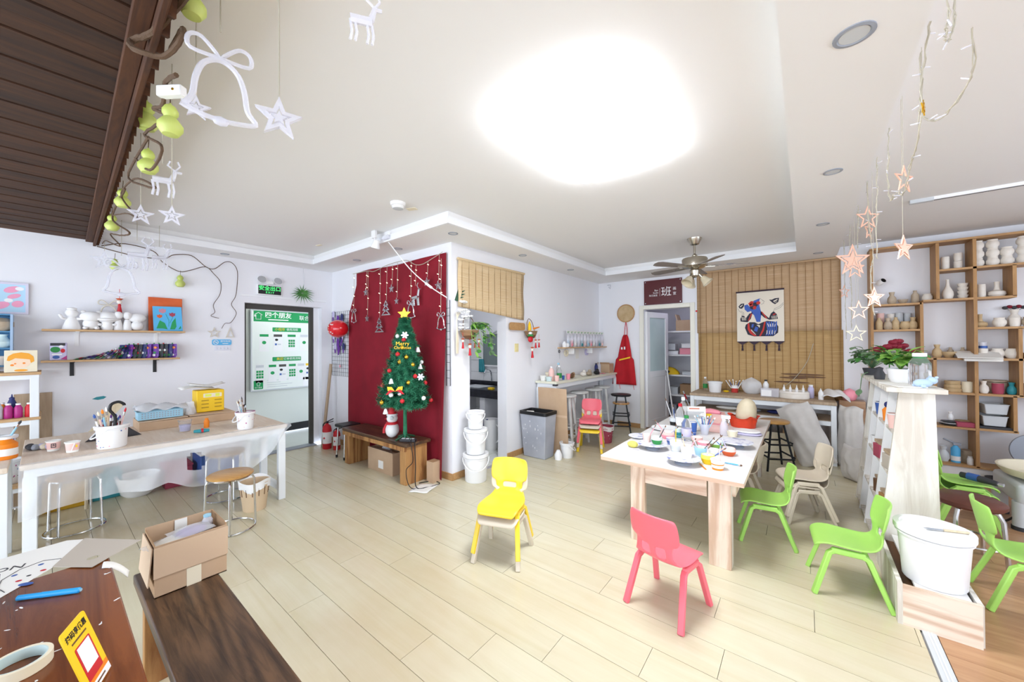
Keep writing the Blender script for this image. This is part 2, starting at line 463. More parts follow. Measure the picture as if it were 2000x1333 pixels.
# dark wooden plank ceiling near the entrance, planks side by side along Y
ZW, YW = 2.545, 0.18
wc = struct(MB('ceiltrim').slab(XL, 1.2, Y0 + 0.2, YW - 0.02, ZW + 0.014, ZW + 0.03).build('ceiling', smooth=0), 'dark brown wooden plank ceiling')
pw = 0.105
pm = MB('ceilwood').box(0, 0, 0, pw - 0.008, YW - Y0, 0.014).mesh('ceiling_plank', 0)
n = int((1.2 - XL) / pw)
for i in range(n):
    o = bpy.data.objects.new('ceiling_plank', pm); COL.objects.link(o); o.parent = wc
    o.location = (XL + pw * (i + 0.5), (YW + Y0) / 2, ZW + 0.007 - 0.004 * (i % 2))
tr = struct(MB('ceiltrim').slab(XL, 1.2, YW, YW + 0.02, ZW - 0.055, ZW + 0.08).slab(XL, 1.2, YW - 0.05, YW, ZW - 0.02, ZW + 0.0).build('trim_11', bevel=0.004), 'brown edge board of the wooden ceiling')
bm_ = MB('ceiltrim').box(0, 0, 0, 0.05, 0.02, 0.07, ry=0.45).mesh('batten_end', 0)
for i in range(60):
    o = bpy.data.objects.new('batten_end', bm_); COL.objects.link(o); o.parent = tr
    o.location = (XL + 0.06 + i * 0.1125, YW + 0.03, ZW - 0.01)
wc.rotation_euler = tr.rotation_euler = (0, 0, -0.022)

# walls
TH = 0.15
w = MB('wall')
DY0, DY1, DZ = 1.60, 2.57, 2.03
w.slab(XL - TH, XL, Y0, DY0, 0, ZC).slab(XL - TH, XL, DY0, DY1, DZ, ZC).slab(XL - TH, XL, DY1, YR + TH, 0, ZC)
struct(w.build('wall_exit', smooth=0), 'white wall with the exit doorway')
struct(MB('wall').slab(XL, XK, YR, YR + TH, 0, ZC).build('wall_backdrop', smooth=0), 'white wall behind the red backdrop')
KY0, KY1, KZ = 3.0, 3.66, 1.95
w = MB('wall').slab(XK - TH, XK, YR + TH, KY0, 0, ZC).slab(XK - TH, XK, KY0, KY1, KZ, ZC).slab(XK - TH, XK, KY1, YB + TH, 0, ZC)
struct(w.build('wall_kitchen', smooth=0), 'white wall with the kitchen opening')
BX0, BX1, BZ = -2.16, -1.42, 2.045
w = MB('wall').slab(XK, BX0, YB, YB + TH, 0, ZC).slab(BX0, BX1, YB, YB + TH, BZ, ZC).slab(BX1, XR, YB, YB + TH, 0, ZC)
struct(w.build('wall_far', smooth=0), 'white far wall with the storeroom door')
struct(MB('wall').slab(XR, XR + TH, Y0, 0.4, 0, ZC).slab(XR, XR + TH, 4.8, YB + TH, 0, ZC).slab(XR, XR + TH, 0.4, 4.8, 0, 1.25).slab(XR, XR + TH, 0.4, 4.8, 2.35, ZC).build('wall_pottery', smooth=0), 'white side wall of the pottery corner')  # opening in the wall is for the added side window
struct(MB('trimwhite').slab(XR + .03, XR + .08, 0.4, 4.8, 1.25, 1.3).slab(XR + .03, XR + .08, 0.4, 4.8, 2.3, 2.35).slab(XR + .03, XR + .08, 0.4, 0.45, 1.3, 2.3).slab(XR + .03, XR + .08, 2.57, 2.63, 1.3, 2.3).slab(XR + .03, XR + .08, 4.75, 4.8, 1.3, 2.3).build('added_window_1', smooth=0), 'white frame of the side window added to light the pottery corner')  # unseen window, put in because the pottery corner was too dark
# shopfront behind the visitor: piers, sill and header around two wide openings
w = MB('wall').slab(XL, -5.4, Y0 - TH, Y0, 0, ZC).slab(-0.4, 0.4, Y0 - TH, Y0, 0, ZC).slab(3.4, XR, Y0 - TH, Y0, 0, ZC).slab(XL, XR, Y0 - TH, Y0, 2.45, ZC).slab(XL, XR, Y0 - TH, Y0, 0, 0.15)
struct(w.build('wall_shopfront', smooth=0), 'shopfront wall with two wide openings')
# wall bottoms: wooden skirting where it shows
def base(name, x0, x1, y0, y1, lab): return struct(MB('oakx').slab(x0, x1, y0, y1, 0, 0.075).build(name, bevel=0.003), lab)
base('baseboard_exit', XL, XL + 0.012, DY1, YR, 'wooden skirting beside the exit doorway')
base('baseboard_backdrop', XL, XK + 0.01, YR - 0.012, YR, 'wooden skirting under the red backdrop')
base('baseboard_kitchen', XK, XK + 0.012, YR, KY0, 'wooden skirting on the kitchen pier')
base('baseboard_kitchen', XK, XK + 0.012, KY1, YB, 'wooden skirting under the tall counter')
base('baseboard_far', XK, BX0 - 0.07, YB - 0.012, YB, 'wooden skirting beside the storeroom door')

# ------------------------------------------------------------------ corridor behind the exit doorway
struct(MB('corridor').slab(-7.05, -6.9, 0.5, 4.2, 0.13, ZC).build('wall_corridor', smooth=0), 'pale corridor wall behind the exit doorway')
struct(MB('black').slab(-7.05, -6.885, 0.5, 4.2, 0.02, 0.14).build('baseboard_corridor', smooth=0), 'black skirting of the corridor')
struct(MB('tilefloor').slab(-7.05, XL - TH, 0.5, 4.2, -0.06, -0.01).build('floor', smooth=0), 'pale tiled corridor floor')
struct(MB('ceil').slab(-7.05, XL - TH, 0.5, 4.2, 2.5, 2.56).build('ceiling', smooth=0), 'white corridor ceiling')
struct(MB('wall').slab(-7.05, XL - TH, 4.2, 4.3, -0.06, 2.5).slab(-7.05, XL - TH, 0.4, 0.5, -0.06, 2.5).build('wall_corridor_ends', smooth=0), 'end walls of the corridor')
d = MB('darkframe')
XF = XL - 0.10
d.slab(XF - 0.05, XF, DY0, DY0 + 0.045, 0, DZ).slab(XF - 0.05, XF, DY1 - 0.13, DY1 - 0.075, 0, DZ).slab(XF - 0.05, XF, DY0 + 0.045, DY1 - 0.13, DZ - 0.07, DZ)
struct(d.build('door_1', bevel=0.004), 'dark metal frame of the exit doorway')
struct(MB('wall').slab(XF - 0.05, XF, DY1 - 0.075, DY1, 0, DZ).build('trim_12', smooth=0), 'white infill beside the dark door frame')
struct(MB('grey').slab(XL - TH, XL + 0.005, DY0, DY1 - 0.075, -0.012, 0.012).build('trim_13', smooth=0), 'grey threshold of the exit doorway')
# unseen lamp added to light the corridor
cl = thing('added_corridor_lamp', 'round unseen lamp added to light the corridor behind the exit doorway', 'lamp', (-6.4, 2.3, 2.5))
mat('corrglow', '#ffffff', 0.5, emit='#f2f7f2', es=14.0)
MB('white').lathe([(0.16, -0.015), (0.16, 0)], 24).build('base', cl)
MB('corrglow').lathe([(0.0, -0.07), (0.09, -0.06), (0.14, -0.03), (0.15, -0.015)], 24).build('shade', cl)
# notice board in the corridor
nb = thing('notice_board', 'white notice board with green banners seen through the exit doorway', 'notice board', (-6.88, 2.55, 1.40))
mat('boardwhite', '#eef3ee', 0.35)
MB('lightgrey').ringpoly(rect(0, 0, 1.06, 1.32), rect(0, 0, 1.02, 1.28), 0.03, onX(0, 0, 0)).build('frame', nb)
MB('boardwhite').box(0.008, 0, 0, 0.014, 1.03, 1.29).build('panel', nb)
MB('signgreen').poly(rect(0.015, 0.545, 1.0, 0.17), 0.002, onX(0, 0, 0.015)).build('banner', nb)
txt('四个朋友', 0.10, 'white', nb, onX(-0.13, 0.565, 0.0172), bold=0.002)
MB('white').poly(rect(-0.13, 0.495, 0.30, 0.016), 0.0006, onX(0, 0, 0.0172)).build('small_print', nb)
txt('联合商城', 0.085, 'white', nb, onX(0.36, 0.54, 0.0172), align='LEFT' if 0 else 'CENTER')
h = MB('white'); T = onX(-0.42, 0.545, 0.0172)
h.tube([(-0.055, 0.02, 0), (0, 0.06, 0), (0.055, 0.02, 0)], 0.006, 5, T=T).tube([(-0.035, 0.02, 0), (-0.035, -0.05, 0), (0.035, -0.05, 0), (0.035, 0.02, 0)], 0.005, 5, T=T).sph((-0.05, 0, 0), 0.014, 8, 6, T=T)
h.build('house_emblem', nb)
for zz, a, b in ((0.335, '小程序', '使用流程'), (-0.155, '美团', '订单使用流程')):
    MB('signgreen').poly(rrect(0.0, zz, 0.44, 0.07, 0.012), 0.002, onX(0, 0, 0.015)).build('caption_bar', nb)
    txt(a, 0.052, 'yellow', nb, onX(-0.11, zz, 0.0172)); txt(b, 0.045, 'white', nb, onX(0.08, zz, 0.0172))
k = 0
for zz, xs in ((0.12, (-0.34, -0.14, 0.07, 0.27, 0.45)), (-0.38, (-0.40, -0.22, -0.07, 0.08, 0.22, 0.35, 0.46))):
    for x in xs:
        wd = 0.14 if zz > 0 else 0.12; k += 1
        p = MB('white'); T = onX(x, zz, 0.0155)
        p.poly(rrect(0, 0, wd, 0.29, 0.01), 0.001, T)
        T2 = onX(x, zz, 0.0168)
        p.mat(['lightgrey', 'signgreen', 'darkframe', 'signgreen', 'lightgrey', 'yellow'][k % 6]).poly(rect(0, 0.115, wd * 0.9, 0.04), 0.0006, T2)
        if k % 3 == 0:
            for r_ in range(3):
                for c_ in range(3): p.mat('signgreen').poly(rect(-0.035 + 0.035 * c_, 0.03 - 0.045 * r_, 0.03, 0.035), 0.0006, T2)
        elif k % 3 == 1: p.mat('signgreen').poly(ell(0, 0.0, 0.03, 0.028, 10), 0.0006, T2)
        else:
            p.mat('black').poly(ell(-0.02, 0.045, 0.025, 0.02, 8), 0.0006, T2); p.mat('blue').poly(rect(-0.03, -0.03, 0.03, 0.03), 0.0006, T2)
            p.mat('lightgrey').poly(rect(0.02, -0.03, 0.05, 0.02), 0.0006, T2)
        p.build('screen_picture', nb)
MB('signgreen').poly(rrect(-0.42, -0.56, 0.13, 0.14, 0.01), 0.0015, onX(0, 0, 0.015)).build('emblem_tile', nb)
txt('四个朋友', 0.026, 'white', nb, onX(-0.42, -0.605, 0.0172)); 
MB('white').tube([(-0.03, 0, 0), (0, 0.03, 0), (0.03, 0, 0)], 0.004, 5, T=onX(-0.42, -0.545, 0.0172)).tube([(-0.018, 0, 0), (-0.018, -0.03, 0), (0.018, -0.03, 0), (0.018, 0, 0)], 0.004, 5, T=onX(-0.42, -0.545, 0.0172)).build('house_emblem', nb)
f = MB('lightgrey')
for i, wd in enumerate((0.42, 0.2, 0.38, 0.3)): f.poly(rect(-0.3 + wd / 2, -0.50 - 0.035 * i, wd, 0.008), 0.0006, onX(0, 0, 0.0155))
f.build('small_print', nb)
MB('white').poly(rect(0.33, -0.57, 0.16, 0.17), 0.001, onX(0, 0, 0.0155)).build('blank_square', nb)
MB('white').poly(rect(0.47, -0.57, 0.08, 0.17), 0.001, onX(0, 0, 0.0155)).build('blank_square', nb)

# ------------------------------------------------------------------ kitchen nook
NX0 = -4.55
struct(MB('wall').slab(NX0 - 0.1, NX0, YR + TH, 4.75, 0, 2.6).slab(NX0, XK - TH, 4.62, 4.75, 0, 2.6).build('wall_nook', smooth=0), 'white walls of the kitchen nook')
struct(MB('ceil').slab(NX0 - 0.1, XK - TH, YR + TH, 4.75, 2.5, 2.6).build('ceiling', smooth=0), 'white ceiling of the kitchen nook')
kf = struct(MB('grout').slab(NX0, XK, YR + TH, 4.62, -0.06, -0.003).build('floor', smooth=0), 'grey tiled floor of the kitchen nook')
tm = MB('tilefloor').slab(0, 0.29, 0, 0.29, -0.003, 0.004).mesh('floor_tile', 0)
for i in range(5):
    for j in range(6):
        o = bpy.data.objects.new('floor_tile', tm); COL.objects.link(o); o.parent = kf; o.location = (XK - 0.3 * (i + 1), YR + TH + 0.02 + 0.3 * j - 0.06, 0)
# tiles on the back of the nook
wt = struct(MB('grout').slab(NX0, XK - TH, 4.61, 4.62, 0, 1.35).build('wall_nook_tiling', smooth=0), 'white tiled splashback of the kitchen nook')
tm = MB('whitegloss').slab(0, 0.295, -0.008, 0, 0, 0.195).mesh('wall_tile', 0)
for i in range(5):
    for j in range(7):
        o = bpy.data.objects.new('wall_tile', tm); COL.objects.link(o); o.parent = wt; o.location = (NX0 + 0.005 + 0.3 * i, 4.61, 0.003 + 0.2 * j)
ks = thing('sink_counter', 'dark stone edged sink counter inside the kitchen nook', 'counter', (-3.85, 4.3, 0))
mat('darkstone', '#2a2a33', 0.35, col2='#1d1d24', nscale=12)
MB('darkstone').slab(-0.68, 0.5, -0.30, 0.30, 0.74, 0.80).slab(-0.68, 0.5, -0.30, -0.26, 0.68, 0.74).slab(-0.68, 0.5, 0.26, 0.30, 0.80, 0.86).build('worktop', ks, bevel=0.006)
for x in (0.02, -0.68): MB('wall').slab(x, x + 0.1, -0.24, 0.30, 0, 0.74).build('support', ks)
MB('lightgrey').slab(-0.45, -0.05, -0.18, 0.16, 0.795, 0.804).build('sink_rim', ks)
MB('chrome').tube(spline([(-0.2, 0.28, 0.86), (-0.2, 0.26, 1.02), (-0.2, 0.16, 1.06), (-0.2, 0.1, 1.0)]), 0.012, 8).build('tap', ks)
kb = thing('washing_up_bottle', 'green capped clear bottle on the kitchen sink counter', 'bottle', (-3.45, 4.12, 0.80))
MB('clearplastic').lathe([(0.0, 0), (0.032, 0.002), (0.035, 0.02), (0.035, 0.11), (0.014, 0.15), (0.013, 0.165)], 16).build('body', kb)
MB('green').lathe([(0.015, 0.16), (0.015, 0.19), (0, 0.192)], 12).build('cap', kb)
sp = MB('yellow').box(0, 0, 0.018, 0.09, 0.06, 0.035); tag(sp.build('sponge', loc=(-3.60, 4.06, 0.80), bevel=0.008), 'yellow sponge on the edge of the kitchen sink counter', 'sponge')
mr = thing('wall_mirror', 'grey mirror panel leaning above the kitchen sink', 'mirror', (-3.95, 4.585, 1.12))
mat('mirrorgrey', '#7d8a8a', 0.3)
MB('mirrorgrey').box(0.02, 0, 0.26, 0.62, 0.012, 0.52).build('sheet', mr)
MB('white').ringpoly(rect(0.02, 0.26, 0.66, 0.56), rect(0.02, 0.26, 0.61, 0.51), 0.015, onY(0, 0, -0.0)).build('frame', mr)
ck = MB('teal'); ck.grid(lambda u, v: (-0.07 + 0.14 * u * (1 - 0.25 * v), 0.01 * math.sin(u * 14), 0.22 * v), 10, 6)
tag(ck.build('hanging_cloth', loc=(-4.25, 4.56, 1.0), solid=0.004), 'blue cloth hanging beside the mirror panel in the nook', 'cloth')
wh = thing('water_heater', 'white cylindrical water heater in the kitchen nook', 'water heater', (-3.50, 4.42, 1.62))
MB('white').lathe([(0.0, 0), (0.10, 0.005), (0.15, 0.04), (0.15, 0.5), (0.1, 0.54), (0, 0.55)], 24).build('tank', wh)
MB('red').poly(ell(0, 0, 0.012, 0.012, 8), 0.003, onY(0.02, 0.12, -0.152)).build('indicator', wh)
MB('lightgrey').tube(spline([(-0.1, 0.1, 0.02), (-0.25, 0.12, -0.12), (-0.35, 0.12, 0.06), (-0.5, 0.12, 0.02)]), 0.014, 8).build('pipe', wh)
for i, (x, y, hgt, lb) in enumerate([(-3.45, 3.88, 0.42, 'tall translucent jug on the floor of the kitchen nook'), (-3.22, 3.98, 0.24, 'small white tub on the floor of the kitchen nook'), (-3.50, 4.34, 0.30, 'cloudy plastic canister under the kitchen sink counter')]):
    t_ = thing('kitchen_jug', lb, 'jug', (x, y, 0.004), 0.3 * i)
    MB('whitegloss').lathe([(0, 0), (0.085, 0), (0.095, 0.02), (0.1, hgt * 0.8), (0.105, hgt), (0.098, hgt), (0.09, 0.03), (0, 0.03)], 20).build('body', t_)
    MB('white').tube(spline([(0.1, 0, hgt * 0.85), (0.15, 0, hgt * 0.7), (0.15, 0, hgt * 0.4), (0.1, 0, hgt * 0.25)]), 0.009, 6).build('handle', t_)
MB_ = MB('navy').box(0, 0, 0.2, 0.25, 0.03, 0.4); tag(MB_.build('dark_blue_board', loc=(-3.66, 3.9, 0.005), bevel=0.003), 'dark blue board under the kitchen sink counter', 'board')
nl = thing('added_nook_lamp', 'round unseen lamp added to light the kitchen nook', 'lamp', (-3.75, 3.6, 2.5)); mat('nookglow', '#ffffff', 0.5, emit='#f4f8ff', es=26.0)  # out of view, added to brighten the nook
MB('white').lathe([(0.13, -0.015), (0.13, 0)], 20).build('base', nl); MB('nookglow').lathe([(0, -0.06), (0.08, -0.05), (0.12, -0.015)], 20).build('shade', nl)
# paper mask hanging on the far side of the nook opening
mk = thing('paper_plate_mask', 'painted paper face mask hanging in the kitchen nook', 'mask', (-3.14, 3.70, 1.36))
mk.location = (-3.32, 4.60, 1.38)
T = onY(0, 0, 0)
MB('cream').poly(ell(0, 0, 0.10, 0.155, 20), 0.012, T).build('face', mk)
e = MB('brown'); T = onY(0, 0, -0.013)
e.poly(ell(-0.035, 0.045, 0.022, 0.01), 0.002, T).poly(ell(0.035, 0.045, 0.022, 0.01), 0.002, T).poly(ell(-0.04, -0.03, 0.012, 0.02), 0.002, T).poly(ell(0.04, -0.03, 0.012, 0.02), 0.002, T).poly(ell(0, -0.005, 0.01, 0.03), 0.002, T)
e.mat('green').poly(ell(0, -0.12, 0.035, 0.018), 0.002, T)
e.build('features', mk)

# ------------------------------------------------------------------ storeroom behind the far door
SY = 8.0
struct(MB('wall').slab(-2.75, -2.6, YB + TH, SY, 0, 2.5).slab(-0.6, -0.45, YB + TH, SY, 0, 2.5).slab(-2.75, -0.45, SY, SY + 0.1, 0, 2.5).build('wall_storeroom', smooth=0), 'lilac white walls of the storeroom')
struct(MB('boardbrown').slab(-2.75, -0.45, YB, SY, -0.06, 0).build('floor', smooth=0), 'floor of the storeroom')
struct(MB('ceil').slab(-2.75, -0.45, YB + TH, SY, 2.45, 2.5).build('ceiling', smooth=0), 'storeroom ceiling')
sl = thing('added_storeroom_lamp', 'round unseen lamp added to light the storeroom', 'lamp', (-1.6, 7.0, 2.45))  # assumed lamp out of view, added to light the storeroom
mat('storeglow', '#ffffff', 0.5, emit='#e6e0ff', es=9.0)
MB('white').lathe([(0.13, -0.015), (0.13, 0)], 20).build('base', sl)
MB('storeglow').lathe([(0, -0.06), (0.08, -0.05), (0.12, -0.015)], 20).build('shade', sl)
df = MB('trimwhite')
df.slab(BX0 - 0.07, BX0, YB - 0.02, YB + 0.02, 0, BZ + 0.07).slab(BX1, BX1 + 0.07, YB - 0.02, YB + 0.02, 0, BZ + 0.07).slab(BX0, BX1, YB - 0.02, YB + 0.02, BZ, BZ + 0.07)
mat('frameivory', '#ece9dc', 0.5); df.mats[0] = 'frameivory'
struct(df.build('trim_14', bevel=0.006), 'ivory architrave of the storeroom door')
ang = math.atan2(0.74, 0.17)
dl = bpy.data.objects.new('door_2', None); COL.objects.link(dl); dl.location = (BX0 + 0.02, YB + 0.06, 0.015); dl.rotation_euler = (0, 0, ang); struct(dl, 'white storeroom door with a frosted glass panel')
m_ = MB('white'); DW, DH = 0.70, 2.0
m_.slab(0, 0.09, -0.02, 0.02, 0, DH).slab(DW - 0.09, DW, -0.02, 0.02, 0, DH).slab(0.09, DW - 0.09, -0.02, 0.02, DH - 0.1, DH).slab(0.09, DW - 0.09, -0.02, 0.02, 0.86, 0.96).slab(0.09, DW - 0.09, -0.02, 0.02, 0, 0.12).slab(0.09, DW - 0.09, -0.012, 0.012, 0.12, 0.86)
m_.build('door_leaf', dl, bevel=0.004)
MB('frost').slab(0.09, DW - 0.09, -0.005, 0.005, 0.96, DH - 0.1).build('pane', dl)
hd = MB('blackmetal').cyl((DW - 0.05, -0.02, 0.93), (DW - 0.05, -0.06, 0.93), 0.02, n=14).cyl((DW - 0.05, -0.055, 0.93), (DW - 0.15, -0.06, 0.93), 0.008, n=8).build('handle', dl)
# shelf rack in the storeroom
rk = thing('storage_rack', 'white storage rack with five shelves inside the storeroom', 'rack', (-1.77, 7.55, 0))
rp = MB('white')
for x in (-0.55, 0.5):
    for y in (-0.2, 0.2): MB('white').slab(x - 0.02, x + 0.02, y - 0.02, y + 0.02, 0, 1.95).build('upright', rk)
ZSH = (0.12, 0.49, 0.86, 1.24, 1.68)
for z in ZSH: MB('white').slab(-0.57, 0.52, -0.22, 0.22, z - 0.015, z + 0.015).build('shelf', rk, bevel=0.003)
def sbox(lb, x, z, sx, sy, sz, m, y=7.5, rz=0.0, cat='box', name='storage_box', lid=True):
    t_ = thing(name, lb, cat, (x - 0.32, y, z + 0.0155), rz)
    MB(m).slab(-sx/2, sx/2, -sy/2, sy/2, 0, sz).build('body', t_, bevel=0.004)
    if lid: MB(m).slab(-sx/2 - 0.004, sx/2 + 0.004, -sy/2 - 0.004, sy/2 + 0.004, sz, sz + 0.012).build('lid', t_, bevel=0.003)
    return t_
t_ = sbox('open brown carton on the top shelf of the storeroom rack', -1.42, 1.68, 0.3, 0.25, 0.2, 'card', lid=False)
MB('cardpale').box(-0.14, 0, 0.25, 0.02, 0.25, 0.12, ry=-0.3).build('flap', t_); MB('cardpale').box(0.16, 0, 0.2, 0.02, 0.25, 0.1, ry=0.9).build('flap', t_)
sbox('pink tray with a lid in the storeroom', -1.36, 1.24, 0.3, 0.22, 0.1, 'pink')
sbox('stack of white trays in the storeroom', -1.68, 1.24, 0.28, 0.22, 0.05, 'white')
sbox('grey pile of folded bags in the storeroom', -1.70, 1.32, 0.22, 0.2, 0.12, 'lightgrey', lid=False)
sbox('white carton above the pink tray in the storeroom', -1.38, 1.36, 0.2, 0.18, 0.07, 'white')
yb_ = MB('yellow'); yb_.grid(lambda u, v: (0.18 * math.cos(2*PI*u) * (1 - v) ** 0.5 * (1 + 0.15 * math.sin(7 * u * PI)), 0.14 * math.sin(2*PI*u) * (1 - v) ** 0.5, 0.14 * v ** 0.7), 20, 6, closeu=True)
tag(yb_.build('yellow_bag', loc=(-2.04, 7.44, 0.876)), 'crumpled yellow plastic bag in the storeroom', 'bag')
sbox('flat grey tray beside the yellow bag in the storeroom', -1.33, 0.86, 0.28, 0.22, 0.05, 'lightgrey')
sbox('brown carton low in the storeroom', -1.36, 0.49, 0.3, 0.22, 0.18, 'carddark')
sbox('clear crate low in the storeroom', -1.68, 0.49, 0.26, 0.22, 0.12, 'lightgrey')
sbox('dark carton on the bottom shelf of the storeroom', -1.38, 0.12, 0.3, 0.22, 0.2, 'carddark')
sbox('grey bucket crate on the bottom shelf of the storeroom', -1.7, 0.12, 0.25, 0.22, 0.16, 'grey')
br = thing('broom', 'broom with a white handle leaning in the storeroom doorway', 'broom', (-1.80, 6.72, 0))
MB('white').cyl((0.04, 0.0, 0.1), (-0.1, 0.1, 1.0), 0.011, n=8).build('handle', br)
MB('dark').box(0.05, 0, 0.05, 0.24, 0.05, 0.10).build('brush_head', br, bevel=0.01)
mp_ = thing('mop', 'mop with a red and white handle leaning in the storeroom doorway', 'mop', (-1.52, 6.95, 0))
MB('lightgrey').cyl((0.06, 0.0, 0.06), (-0.16, 0.05, 0.62), 0.011, n=8).build('handle', mp_)
MB('red').cyl((-0.1, 0.04, 0.47), (-0.14, 0.045, 0.57), 0.014, n=8).build('grip', mp_)
MB('dark').box(0.06, 0, 0.03, 0.26, 0.08, 0.06).build('mop_head', mp_, bevel=0.015)

# ------------------------------------------------------------------ on the ceiling
lp = thing('ceiling_lamp', 'large bright rectangular ceiling lamp in the middle of the room', 'lamp', (-0.97, 2.0, ZC))
MB('white').poly(rrect(0, 0, 0.60, 0.94, 0.06), 0.02, Matrix.Translation((0, 0, -0.02))).build('base_plate', lp)
mbl = MB('lampglow'); mbl.poly(rrect(0, 0, 0.62, 0.96, 0.06), 0.03, Matrix.Translation((0, 0, -0.05)))
mbl.build('diffuser', lp)
MB('trimwhite').ringpoly(rrect(0, 0, 0.626, 0.966, 0.06), rrect(0, 0, 0.6205, 0.9605, 0.06), 0.004, Matrix.Translation((0, 0, -0.024))).build('rim', lp)
# recessed downlights
def downlight(lb, x, y, r=0.055):
    t_ = thing('recessed_downlight', lb, 'downlight', (x, y, ZS), 0, 'recessed downlights in the soffit')
    MB('grey').lathe([(r * 0.72, -0.002), (r * 0.8, -0.006), (r, -0.004), (r, 0.0)], 28).build('rim', t_)
    MB('lightgrey').lathe([(0, -0.0025), (r * 0.72, -0.003)], 24).build('lens', t_)
for lb, x, y, r in (('big downlight in the beam above the green chairs', 0.154, 1.81, 0.06), ('second downlight along the beam with stars', 0.16, 3.18, 0.05), ('third downlight along the beam with stars', 0.152, 4.54, 0.05), ('last downlight along the beam near the large blind', 0.152, 5.97, 0.05),
                ('downlight above the large bamboo blind', -0.81, 6.0, 0.05), ('downlight above the middle of the red backdrop', -3.665, 2.53, 0.05), ('downlight above the red balloon', -4.57, 2.53, 0.05), ('downlight at the corner of the kitchen pier', -2.74, 2.53, 0.05),
                ('downlight above the small bamboo blind', -2.75, 3.71, 0.05), ('downlight above the tall counter', -2.74, 4.9, 0.05), ('downlight in the soffit above the wall vine', -5.47, 1.35, 0.045)):
    downlight(lb, x, y, r)
sd = thing('smoke_detector', 'white round smoke detector on the tray ceiling', 'smoke detector', (-2.75, 1.90, ZC))
MB('white').lathe([(0.045, -0.05), (0.052, -0.035), (0.05, -0.03), (0.062, -0.025), (0.065, 0)], 24).build('housing', sd)
MB('lightgrey').lathe([(0, -0.056), (0.03, -0.055), (0.045, -0.05)], 20).build('grille', sd)
tag(MB('cream').box(0, 0, -0.003, 0.09, 0.05, 0.006).build('tape_patch', loc=(-2.77, 2.06, ZC), rot=(0, 0, 0.4)), 'yellowed tape patch beside the smoke detector', 'tape patch')
tag(MB('cream').box(0, 0, -0.003, 0.08, 0.035, 0.006).build('tape_patch', loc=(-4.66, 2.09, ZC), rot=(0, 0, 0.2)), 'small yellowed tape patch near the tray corner', 'tape patch')
# spotlight clamp lamps at the tray edge with its cable
sl = thing('clip_spotlight', 'white clip-on spotlight at the tray edge above the red backdrop', 'spotlight', (-3.62, 2.20, ZC))
MB('white').box(0, 0.0, -0.04, 0.07, 0.03, 0.08).tube([(0, 0, -0.05), (0.02, 0, -0.12)], 0.008, 6).build('bracket', sl, bevel=0.004)
MB('whitegloss').lathe([(0.0, 0.09), (0.03, 0.085), (0.035, 0.05), (0.05, 0.0), (0.046, 0.0), (0.03, 0.05), (0, 0.06)], 20, T=Matrix.Translation((0.02, 0, -0.19)) @ Matrix.Rotation(0.35, 4, 'Y')).build('shade', sl)
sl2 = thing('clip_spotlight', 'small clear clamp with hooks beside the clip-on spotlight', 'clamp', (-3.47, 2.25, ZC))
MB('acrylic').box(0, 0, -0.09, 0.1, 0.03, 0.04).tube([(-0.06, 0, -0.08), (-0.1, 0, -0.1), (-0.12, 0, -0.07)], 0.006, 6).build('body', sl2, bevel=0.004)
MB('white').tube([(0.03, 0, -0.09), (0.07, 0, -0.03), (0.09, 0, -0.06)], 0.006, 6).build('hook', sl2)
pts = spline([(-3.50, 2.295, 2.58), (-3.34, 2.45, 2.294), (-3.183, 2.58, 2.11), (-2.99, 2.67, 1.97)], 6)
pc = thing('spotlight_cable', 'white cable with inline switch running down to the kitchen pier', 'cable', (0, 0, 0))
MB('white').tube(pts, 0.006, 6).build('cord', pc)
m1 = pts[12]
MB('whitegloss').tube([pts[11], pts[13]], 0.014, 8).build('switch', pc)
# track at the pottery ceiling
tk = thing('ceiling_track', 'slim white lighting track on the ceiling above the pottery shelf', 'track', (1.3, 4.70, ZC))
MB('white').slab(-0.55, 1.5, -0.02, 0.02, -0.025, 0).build('rail', tk); MB('dark').slab(-0.52, 1.5, -0.006, 0.006, -0.027, -0.025).build('slot', tk)
MB('lightgrey').slab(-0.56, -0.42, -0.022, 0.022, -0.03, 0).build('end_feed', tk)
# ceiling fan
fn = thing('ceiling_fan', 'brushed nickel ceiling fan with grey blades and glass shades', 'ceiling fan', (-1.0, 4.75, ZC))
MB('nickel').lathe([(0.03, -0.075), (0.05, -0.07), (0.075, -0.02), (0.08, 0)], 24).build('canopy', fn)
MB('nickel').cyl((0, 0, -0.2), (0, 0, -0.07), 0.012, n=10).lathe([(0.012, -0.18), (0.03, -0.2), (0.03, -0.22)], 16).build('downrod', fn)
MB('nickel').lathe([(0.04, -0.36), (0.10, -0.35), (0.135, -0.33), (0.14, -0.25), (0.13, -0.235), (0.05, -0.22), (0.02, -0.21)], 32).build('motor', fn)
MB('nickel').lathe([(0.02, -0.46), (0.05, -0.44), (0.055, -0.38), (0.04, -0.36)], 20).build('light_hub', fn)
mat('fanblade', '#8f8680', 0.5, col2='#7f766f', nscale=5)
for i in range(5):
    a = R(20 + 72 * i)
    T = Matrix.Rotation(a, 4, 'Z') @ Matrix.Translation((0.18, 0, -0.335)) @ Matrix.Rotation(R(12), 4, 'X')
    b = MB('fanblade').poly([(0, -0.04), (0.32, -0.06), (0.37, -0.045), (0.385, 0), (0.37, 0.045), (0.32, 0.06), (0, 0.04)], 0.007, T).build('blade', fn)
    MB('nickel').poly([(-0.09, -0.012), (0.03, -0.03), (0.07, 0), (0.03, 0.03), (-0.09, 0.012)], 0.006, T @ Matrix.Translation((0, 0, -0.007))).build('blade_iron', b)
mat('shadeglass', '#d8cdb4', 0.3, col2='#c9bb9d', nscale=6)
